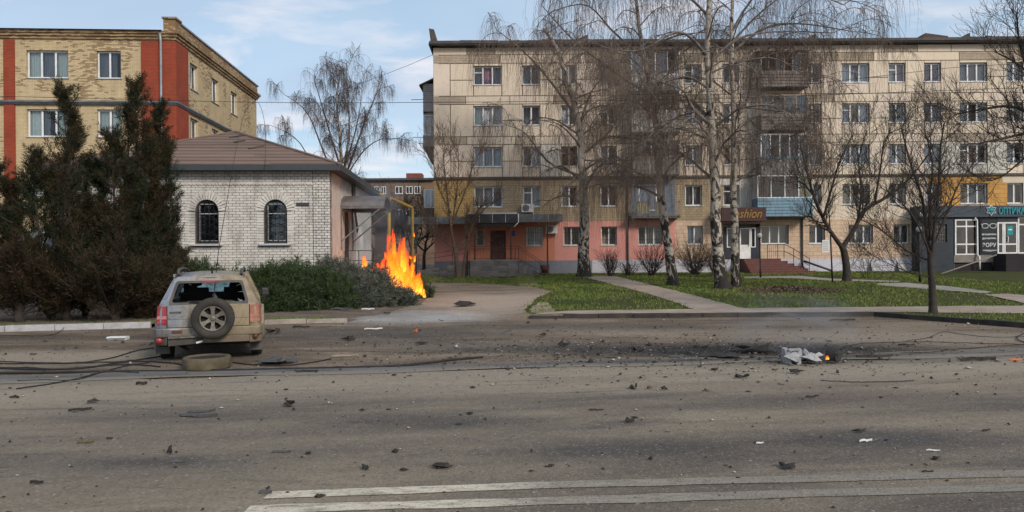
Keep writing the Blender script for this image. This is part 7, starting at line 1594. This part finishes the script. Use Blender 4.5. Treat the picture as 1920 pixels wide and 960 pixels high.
D = [(150, 773, 40, 7, 's', 'char', 'long dark splinter on the road below the left kerb, below the cables'), (175, 757, 22, 8, 'c', 'char', 'small black lump just above the long dark splinter'),
     (378, 775, 50, 6, 's', 'greyplastic', 'upper of two grey strips lying together below the tyre'), (372, 783, 76, 7, 's', 'greyplastic', 'lower longer one of the two grey strips below the tyre'),
     (160, 834, 30, 9, 's', 'olive', 'olive yellow splinter on the left part of the road'), (537, 765, 22, 13, 'c', 'char', 'black crumpled lump alone on the road below the tyre, to its right'),
     (832, 879, 36, 9, 'c', 'char', 'flat black block on the road above the double line'), (1474, 881, 30, 13, 'c', 'char', 'black angular block near the double line at the right'),
     (1624, 832, 26, 7, 's', 'scrapwhite', 'white curled scrap on the right part of the road'), (1118, 772, 28, 4, 's', 'char', 'thin dark sliver in the middle of the road'),
     (1178, 794, 18, 8, 'c', 'char', 'small black clump in the middle of the road'), (1189, 732, 14, 9, 'c', 'char', 'left of three dark stones in a row mid road'), (1222, 733, 16, 7, 'c', 'rust', 'reddish middle one of three stones in a row mid road'), (1244, 733, 12, 7, 'c', 'char', 'right of three dark stones in a row mid road'),
     (1391, 711, 22, 7, 'c', 'char', 'dark clump below the black scorch mark, left of the wreckage'), (1835, 679, 66, 9, 's', 'char', 'long black bent bracket at the right edge of the road'), (866, 575, 44, 9, 'c', 'char', 'crumpled black cloth heap in front of the driveway'),
     (656, 639, 24, 8, 'c', 'char', 'black twisted piece in the parking bay below the white kerb end'), (648, 671, 50, 6, 's', 'sand', 'tan split stick near the thick cable'), (576, 700, 40, 5, 's', 'char', 'dark strip right of the lying tyre, under the cable'),
     (68, 911, 28, 8, 's', 'char', 'dark splinter at the lower left corner of the road'), (497, 931, 26, 10, 's', 'greyplastic', 'grey splinter at the left end of the painted line'), (684, 883, 20, 8, 'c', 'char', 'small black lump left of the flat black block'),
     (599, 936, 18, 6, 'c', 'char', 'black crumb lying on the upper painted line'), (528, 852, 36, 5, 's', 'greyplastic', 'thin grey strip between tyre and painted line'), (317, 855, 12, 11, 'c', 'char', 'little dark lump on the left part of the road'), (333, 871, 28, 6, 's', 'greyplastic', 'grey flat scrap below the little dark lump'),
     (265, 724, 22, 8, 's', 'char', 'pointed black splinter below the cables left of the tyre'), (32, 748, 16, 6, 'c', 'char', 'black clod at the left edge of the road'), (205, 826, 14, 4, 's', 'char', 'short thin dark sliver near the olive splinter'), (515, 683, 62, 10, 'c', 'greyplastic', 'flat grey sheet lying beside the tyre on the cables'),
     (700, 619, 34, 4, 's', 'scrapwhite', 'thin white stick in the parking bay'), (778, 626, 9, 8, 'c', 'orangebit', 'tiny orange scrap in the parking bay'), (682, 574, 44, 6, 's', 'scrapwhite', 'pale board under the singed juniper'), (690, 582, 24, 4, 's', 'scrapwhite', 'smaller pale board under the singed juniper'), (640, 582, 44, 5, 's', 'greyplastic', 'grey slat in the dust under the creeping juniper'), (725, 590, 14, 6, 'c', 'char', 'dark ring shaped scrap on the pale ash'),
     (1195, 661, 24, 8, 'c', 'char', 'black shred at the left of the scorch mark'), (1269, 673, 28, 8, 's', 'greyplastic', 'grey metal bit inside the scorch mark'), (1052, 652, 18, 9, 'c', 'char', 'black tuft in the parking bay before the scorch mark'), (1010, 633, 24, 6, 'c', 'char', 'dark flat clump in the parking bay'), (1240, 652, 9, 8, 'c', 'rust', 'small rusty upright bit in the parking bay'), (992, 608, 10, 5, 'c', 'char', 'dark pebble before the lawn kerb'),
     (1420, 661, 84, 14, 'c', 'char', 'burnt black panel lying left of the smoking wreckage'), (1350, 672, 56, 8, 'c', 'char', 'scatter of charred pieces in the middle of the scorch mark'), (1556, 676, 30, 8, 'c', 'char', 'charred piece right of the smoking wreckage'), (1640, 671, 70, 6, 's', 'char', 'long charred shred right of the wreckage'), (1490, 702, 22, 7, 'c', 'char', 'charred lump just below the wreckage'), (1570, 704, 12, 8, 'c', 'char', 'small charred lump below right of the wreckage'),
     (1750, 849, 24, 4, 's', 'scrapwhite', 'thin white sliver on the right part of the road'), (1752, 864, 20, 8, 'c', 'char', 'dark clump under the thin white sliver'), (1520, 748, 18, 5, 's', 'char', 'dark flake right of the road centre'), (1850, 811, 18, 5, 's', 'char', 'dark flake far right on the road'), (1425, 835, 14, 4, 's', 'scrapwhite', 'pale curl right of the road centre'), (1905, 678, 26, 5, 's', 'orangebit', 'red and white scrap at the right edge of the road'),
     (1740, 890, 20, 5, 's', 'char', 'dark flake on the faded end of the upper line'), (1030, 878, 16, 5, 'c', 'char', 'black crumb above the painted line right of the flat block'), (860, 800, 12, 4, 's', 'char', 'small dark fleck left of the road centre'), (1700, 650, 30, 5, 's', 'char', 'dark strip among the loose wires at right'), (1580, 603, 46, 5, 's', 'rubber', 'curved dark strip lying against the right kerb'), (565, 616, 34, 5, 's', 'char', 'dark strip in the parking bay below the dusty kerb'), (512, 627, 22, 8, 'c', 'char', 'dark lump beside the car in the parking bay'), (62, 667, 14, 4, 's', 'char', 'short dark bit on the dust left of the car'), (112, 658, 20, 4, 's', 'greyplastic', 'grey sliver on the dust left of the car')]
for d in D: frag(*d)
p = gp(222, 638); bx = thing('box', 'white flattened box lying in the dust left of the car', 'box', (p.x, p.y, .01), .1); mb = MB(); mb.box(-.2, .2, -.09, .09, 0, .075); mb.build('carton', MT['scrapwhite'], bx, .008); mb = MB(); mb.hexa([(-.2, -.09, .078), (.2, -.09, .078), (-.2, -.15, .05), (.2, -.15, .05), (-.2, -.09, .082), (.2, -.09, .082), (-.2, -.15, .054), (.2, -.15, .054)]); mb.build('flap', MT['scrapwhite'], bx)
# wreckage: burnt-out engine part
p = gp(1510, 683); wr = thing('burning_wreckage', 'pale scorched engine part smouldering in the black scorch mark', 'wreckage', (p.x, p.y, .012)); s = F/p.y
mb = MB(); mb.hexa([(-.34, -.1, 0), (-.26, -.12, 0), (-.34, .15, 0), (-.26, .15, 0), (-.36, -.06, .24), (-.28, -.08, .25), (-.34, .15, .25), (-.26, .15, .25)]).bar((-.3, -.08, .235), (-.12, -.12, .25), .06, .04).bar((-.16, -.12, 0), (-.13, -.1, .24), .06, .05); mb.build('cast_frame', MT['paleash'], wr, .01)
o = link('crumpled_casing', chunk_mesh(random.Random(4), .4, .28, .2), MT['paleash'], wr, (.08, .02, 0)); o = link('crumpled_casing', chunk_mesh(random.Random(12), .3, .25, .18), MT['paleash'], wr, (.16, -.02, 0), (0, 0, 1)); link('crumpled_casing', chunk_mesh(random.Random(33), .5, .3, .2), MT['paleash'], wr, (-.1, .02, 0), (0, 0, .4)); link('crumpled_casing', chunk_mesh(random.Random(35), .36, .26, .19), MT['paleash'], wr, (-.24, .03, 0), (0, 0, 2)); link('broken_cover', chunk_mesh(random.Random(21), .22, .22, .15), MT['paleash'], wr, (-.02, .05, .06), (.3, 0, 2))
link('charred_core', chunk_mesh(random.Random(8), .5, .4, .2), MT['char'], wr, (.15, .12, 0)); link('charred_core', chunk_mesh(random.Random(18), .3, .3, .2), MT['char'], wr, (.5, .05, 0))
f3 = thing('fire', 'tiny ember flame at the right end of the scorched wreckage', 'fire', (p.x+.30, p.y-.1, .09))
for k in range(2): o = link('flame', FM[k+2], None, f3, (.03*k, 0, 0)); o.scale = (.06, .06, .055+.02*k)
CH_ = [chunk_mesh(random.Random(100+i), 1, .8, .5) for i in range(5)]+[strip_mesh(random.Random(200+i), 1.4, .3, .25) for i in range(5)]
for m_ in CH_: m_.materials.append(MT['char'])
k = 0
while k < 60:                                            # small chips nothing tells apart
    if k < 40: X, Y = FR.gauss(3.6, 2.4), FR.gauss(13.4, 1.1)
    else: X, Y = FR.uniform(-9, 11), 6+13*FR.random()
    if not (5.6 < Y < 19.5) or abs(X) > Y*.68: continue
    k += 1; s_ = min(.16, FR.lognormvariate(-2.75, .35)*(.55+Y/26)); o = link('chip', FR.choice(CH_), None, None, (X, Y, .018), (0, 0, FR.uniform(0, 6.3))); o.scale = (s_, s_, s_*FR.uniform(.35, .8)); tag(o, 'small charred chip lying on the dusty road', 'debris', 'small charred chips on the road')
# small grit too fine to count
rr = np.random.default_rng(5); n = 5200; pts = []
while len(pts) < n:
    if rr.random() < .55: X, Y = rr.normal(3.2, 3.0), rr.normal(13.4, 1.6)
    else: X, Y = rr.uniform(-11, 12), 5+16*rr.random()**1.3
    if 4.8 < Y < 20.5: pts.append((X, Y))
V, Fc = [], []
oc = np.array([(1, 0, 0), (-1, 0, 0), (0, 1, 0), (0, -1, 0), (0, 0, 1), (0, 0, -.3)], float); of = np.array([(0, 2, 4), (2, 1, 4), (1, 3, 4), (3, 0, 4), (2, 0, 5), (1, 2, 5), (3, 1, 5), (0, 3, 5)])
P = np.array(pts); sz = rr.lognormal(-4.75, .55, n)*(.6+P[:, 1]/22); sc = rr.uniform(.5, 1.6, (n, 1, 3))*np.array([1.3, 1, .6]); vv = oc[None]*sc*(1+rr.normal(0, .2, (n, 6, 1)))*sz[:, None, None]; a = rr.uniform(0, 6.28, n); c_, s_ = np.cos(a), np.sin(a)
vv = np.stack([vv[..., 0]*c_[:, None]-vv[..., 1]*s_[:, None], vv[..., 0]*s_[:, None]+vv[..., 1]*c_[:, None], vv[..., 2]], -1)+np.stack([P[:, 0], P[:, 1], .018+sz*.2], -1)[:, None, :]
m, g = new('grit'); i_ = g.isl(); g.out(g.bsdf(g.mix(g.ramp(i_, (.8, 0.0), (.9, 1.0)), (.028, .024, .022), (.36, .34, .3)), .9)); MT['grit'] = m
me = np_mesh('grit', vv.reshape(-1, 3), (of[None]+np.arange(n)[:, None, None]*6).reshape(-1, 3)); tag(link('grit', me, MT['grit']), 'fine dark grit and crumbs strewn all over the road', 'grit', kind='stuff')
# mulch heap and leaf litter on the lawn
p = gp(1478, 546); pts = []; rr = np.random.default_rng(6); n = 1500; V = []
for _ in range(n):
    x_, y_ = rr.normal(0, .75), rr.normal(0, .9); c = np.array([p.x+x_*1.2, p.y+y_, gz(p.x, p.y)+.02+.16*math.exp(-(x_*x_+y_*y_)*.9)]); d = rr.normal(0, 1, (2, 3)); d /= np.linalg.norm(d, axis=1, keepdims=True); V += [c, c+d[0]*.08, c+d[0]*.05+d[1]*.06, c+d[1]*.07]
tag(link('leaf_litter', np_mesh('leaf_litter', np.array(V), np.arange(4*n).reshape(-1, 4)), M('dead_leaves', (.13, .085, .065), .9, col2=(.075, .05, .04), scale=9)), 'heap of dead brown leaves on the lawn in front of the steps', 'leaves', kind='stuff')
# cables
def cable(label, pts, r=.011, lift=.02, name='fallen_cable', group='fallen cables on the ground', mat='cable'):
    P = [gp(a, b) for a, b in pts]; Q = smooth_path([(p.x, p.y, p.z+lift) for p in P], len(P)*7); Q[:, 2] += np.abs(RNG.normal(0, .004, len(Q))); o = link(name, tubes_mesh(name, [(Q-Q[0], np.full(len(Q), r))], 6), MT[mat], None, tuple(Q[0])); tag(o, label, 'cable', group)
cable('thick black cable running from the left edge past the tyre to the parking bay', [(-60, 703), (60, 702), (180, 700), (300, 698), (420, 697), (540, 694), (640, 692), (740, 689), (800, 683), (850, 677), (905, 672)], .022)
cable('thin cable crossing the dust from the left edge to the car', [(-60, 678), (60, 682), (150, 682), (215, 672), (250, 661), (288, 654)], .010)
cable('upper slack cable left of the car ending under its bumper', [(-60, 684), (40, 684), (140, 683), (230, 680), (290, 672), (310, 668)], .012)
cable('cable curling from the left edge to the foot of the tyre', [(-60, 690), (60, 695), (150, 693), (220, 683), (270, 680), (330, 684), (345, 690)], .014)
cable('lowest cable looping forward onto the road at left', [(30, 732), (80, 725), (130, 716), (160, 709), (180, 703), (215, 700), (260, 702)], .010)
cable('short cable end lying on the asphalt below the others at left', [(32, 717), (80, 715), (125, 716), (150, 714), (178, 705), (230, 690), (280, 682)], .009)
cable('cable strand with a free bend close to the left edge', [(-40, 693), (50, 692), (110, 695), (170, 690), (240, 686), (300, 690)], .012)
cable('thin cable bending over the white kerb at the left', [(125, 609), (112, 624), (85, 632), (40, 632), (-40, 629)], .007, .03)
cable('stiff black wire between tyre and grey sheet', [(436, 682), (470, 686), (505, 688), (545, 687), (590, 681), (620, 675)], .011)
cable('thin wire arching over the scorched road right of the wreckage', [(1560, 668), (1575, 655), (1610, 647), (1670, 644), (1740, 643), (1800, 645), (1920, 648)], .007)
cable('second thin wire crossing the first at the right edge', [(1690, 664), (1740, 663), (1800, 657), (1860, 652), (1920, 648), (1980, 640)], .007)
cable('long low wire on the road below the wreckage', [(1538, 716), (1590, 719), (1640, 719), (1690, 718), (1714, 716)], .006)
cable('wire sweeping from the right edge up to the kerb', [(1700, 641), (1740, 635), (1770, 624), (1800, 628), (1860, 634), (1940, 632)], .006)
cable('loose wire loop at the right edge by the kerb', [(1945, 646), (1915, 642), (1908, 635), (1918, 628), (1950, 622)], .010)
# overhead wires and the broken line hanging down to the car
def wire(label, pts, r, sag=0, name='overhead_wire', group='overhead wires'):
    Q = smooth_path([tuple(at(*p)) for p in pts], len(pts)*8); o = link(name, tubes_mesh(name, [(Q-Q[0], np.full(len(Q), r))], 5), MT['cable'], None, tuple(Q[0])); tag(o, label, 'wire', group)
wire('horizontal wire across the front of the yellow building and the flats', [(-700, 172, 32), (0, 181, 32), (480, 192, 32), (820, 192, 32), (1200, 188, 32), (1500, 180, 32), (2300, 150, 32)], .012)
wire('thin wire rising to the right across the top row of windows', [(1180, 178, 30), (1400, 168, 30), (1560, 153, 30), (1700, 137, 30), (1800, 126, 30), (1950, 118, 30), (2300, 100, 30)], .010)
wire('thin wire slanting up to the roof corner of the flats', [(640, 170, 58), (700, 148, 56), (760, 125, 54), (812, 103, 51)], .014)
wire('broken wire hanging from the overhead line down into the car roof', [(480, 192, 32), (470, 196, 30), (458, 215, 28), (445, 270, 24), (432, 340, 20), (420, 410, 17), (410, 470, 14.5), (404, 525, 13.4), (400, 560, 12.75)], .008, name='hanging_wire', group=None)
wire('loose wire end hanging over the brown roof', [(480, 192, 32), (487, 196, 31), (495, 222, 29), (498, 260, 28), (497, 320, 26)], .009, name='hanging_wire', group=None)
# street furniture
def lamp(px, py, top, label, Y=None):
    p = gp(px, py); q = at(px-2, top, p.y); t = thing('lamp_post', label, 'lamp post', tuple(p), 0, 'garden lamp posts on the lawn'); h = q.z-p.z
    mb = MB(); mb.tube([(0, 0, 0), (0, 0, .5), (0, 0, .52), (q.x-p.x, 0, h-.15)], [.06, .055, .04, .032], 10); mb.build('post', MT['blackmetal'], t)
    mb = MB(); mb.lathe([(0, -.15), (.06, -.14), (.13, -.06), (.145, 0), (.13, .07), (.07, .13), (0, .145)], 16, 'Z', (q.x-p.x, 0, h)); mb.build('globe', MT['scrapwhite'], t); mb = MB(); mb.lathe([(.0, -.2), (.06, -.19), (.09, -.13), (.05, -.11)], 10, 'Z', (q.x-p.x, 0, h)); mb.build('collar', MT['blackmetal'], t)
lamp(1426, 521, 442, 'black lamp post with white globe beside the red brown shop steps'); lamp(1725, 530, 430, 'black lamp post with white globe at the corner of the optician shop')
p = gp(1561, 530); q = at(1557, 440, p.y); nb = thing('notice_board', 'white notice board on a black post in front of the forked tree', 'sign', tuple(p)); mb = MB(); mb.tube([(0, 0, 0), (q.x-p.x, 0, q.z-p.z)], .04, 8); mb.build('post', MT['blackmetal'], nb)
a, b = at(1541, 473, p.y), at(1554, 450, p.y); mb = MB(); mb.box(a.x-p.x, b.x-p.x, -.05, -.02, a.z-p.z, b.z-p.z); bd = mb.build('board', MT['white'], nb); mb = MB()
for k in range(5): z = a.z-p.z+.09+k*.1; mb.box(a.x-p.x+.05, b.x-p.x-.05, -.056, -.051, z, z+.03)
mb.build('faded_print', MT['greymetal'], bd)
pr = thing('fallen_pole', 'dark pipe leaning from the downpipe into the grass beside the shop steps', 'pole', (fx(1503), FY-.6, .5)); mb = MB(); mb.tube([(fx(1503), FY-.35, 1.2), (fx(1545), FY-1.2, .55)], .07, 8); wob(mb.build('pipe', MT['darkmetal']), pr)
pr = thing('fallen_pole', 'pale pole lying slanted from the grass to the optician landing', 'pole', tuple(gp(1770, 515))); mb = MB(); a, b = gp(1765, 515), at(1868, 478, 47.5); mb.tube([tuple(a+Vector((0, 0, .05))), tuple(b)], .045, 6); wob(mb.build('pipe', MT['greystone']), pr)
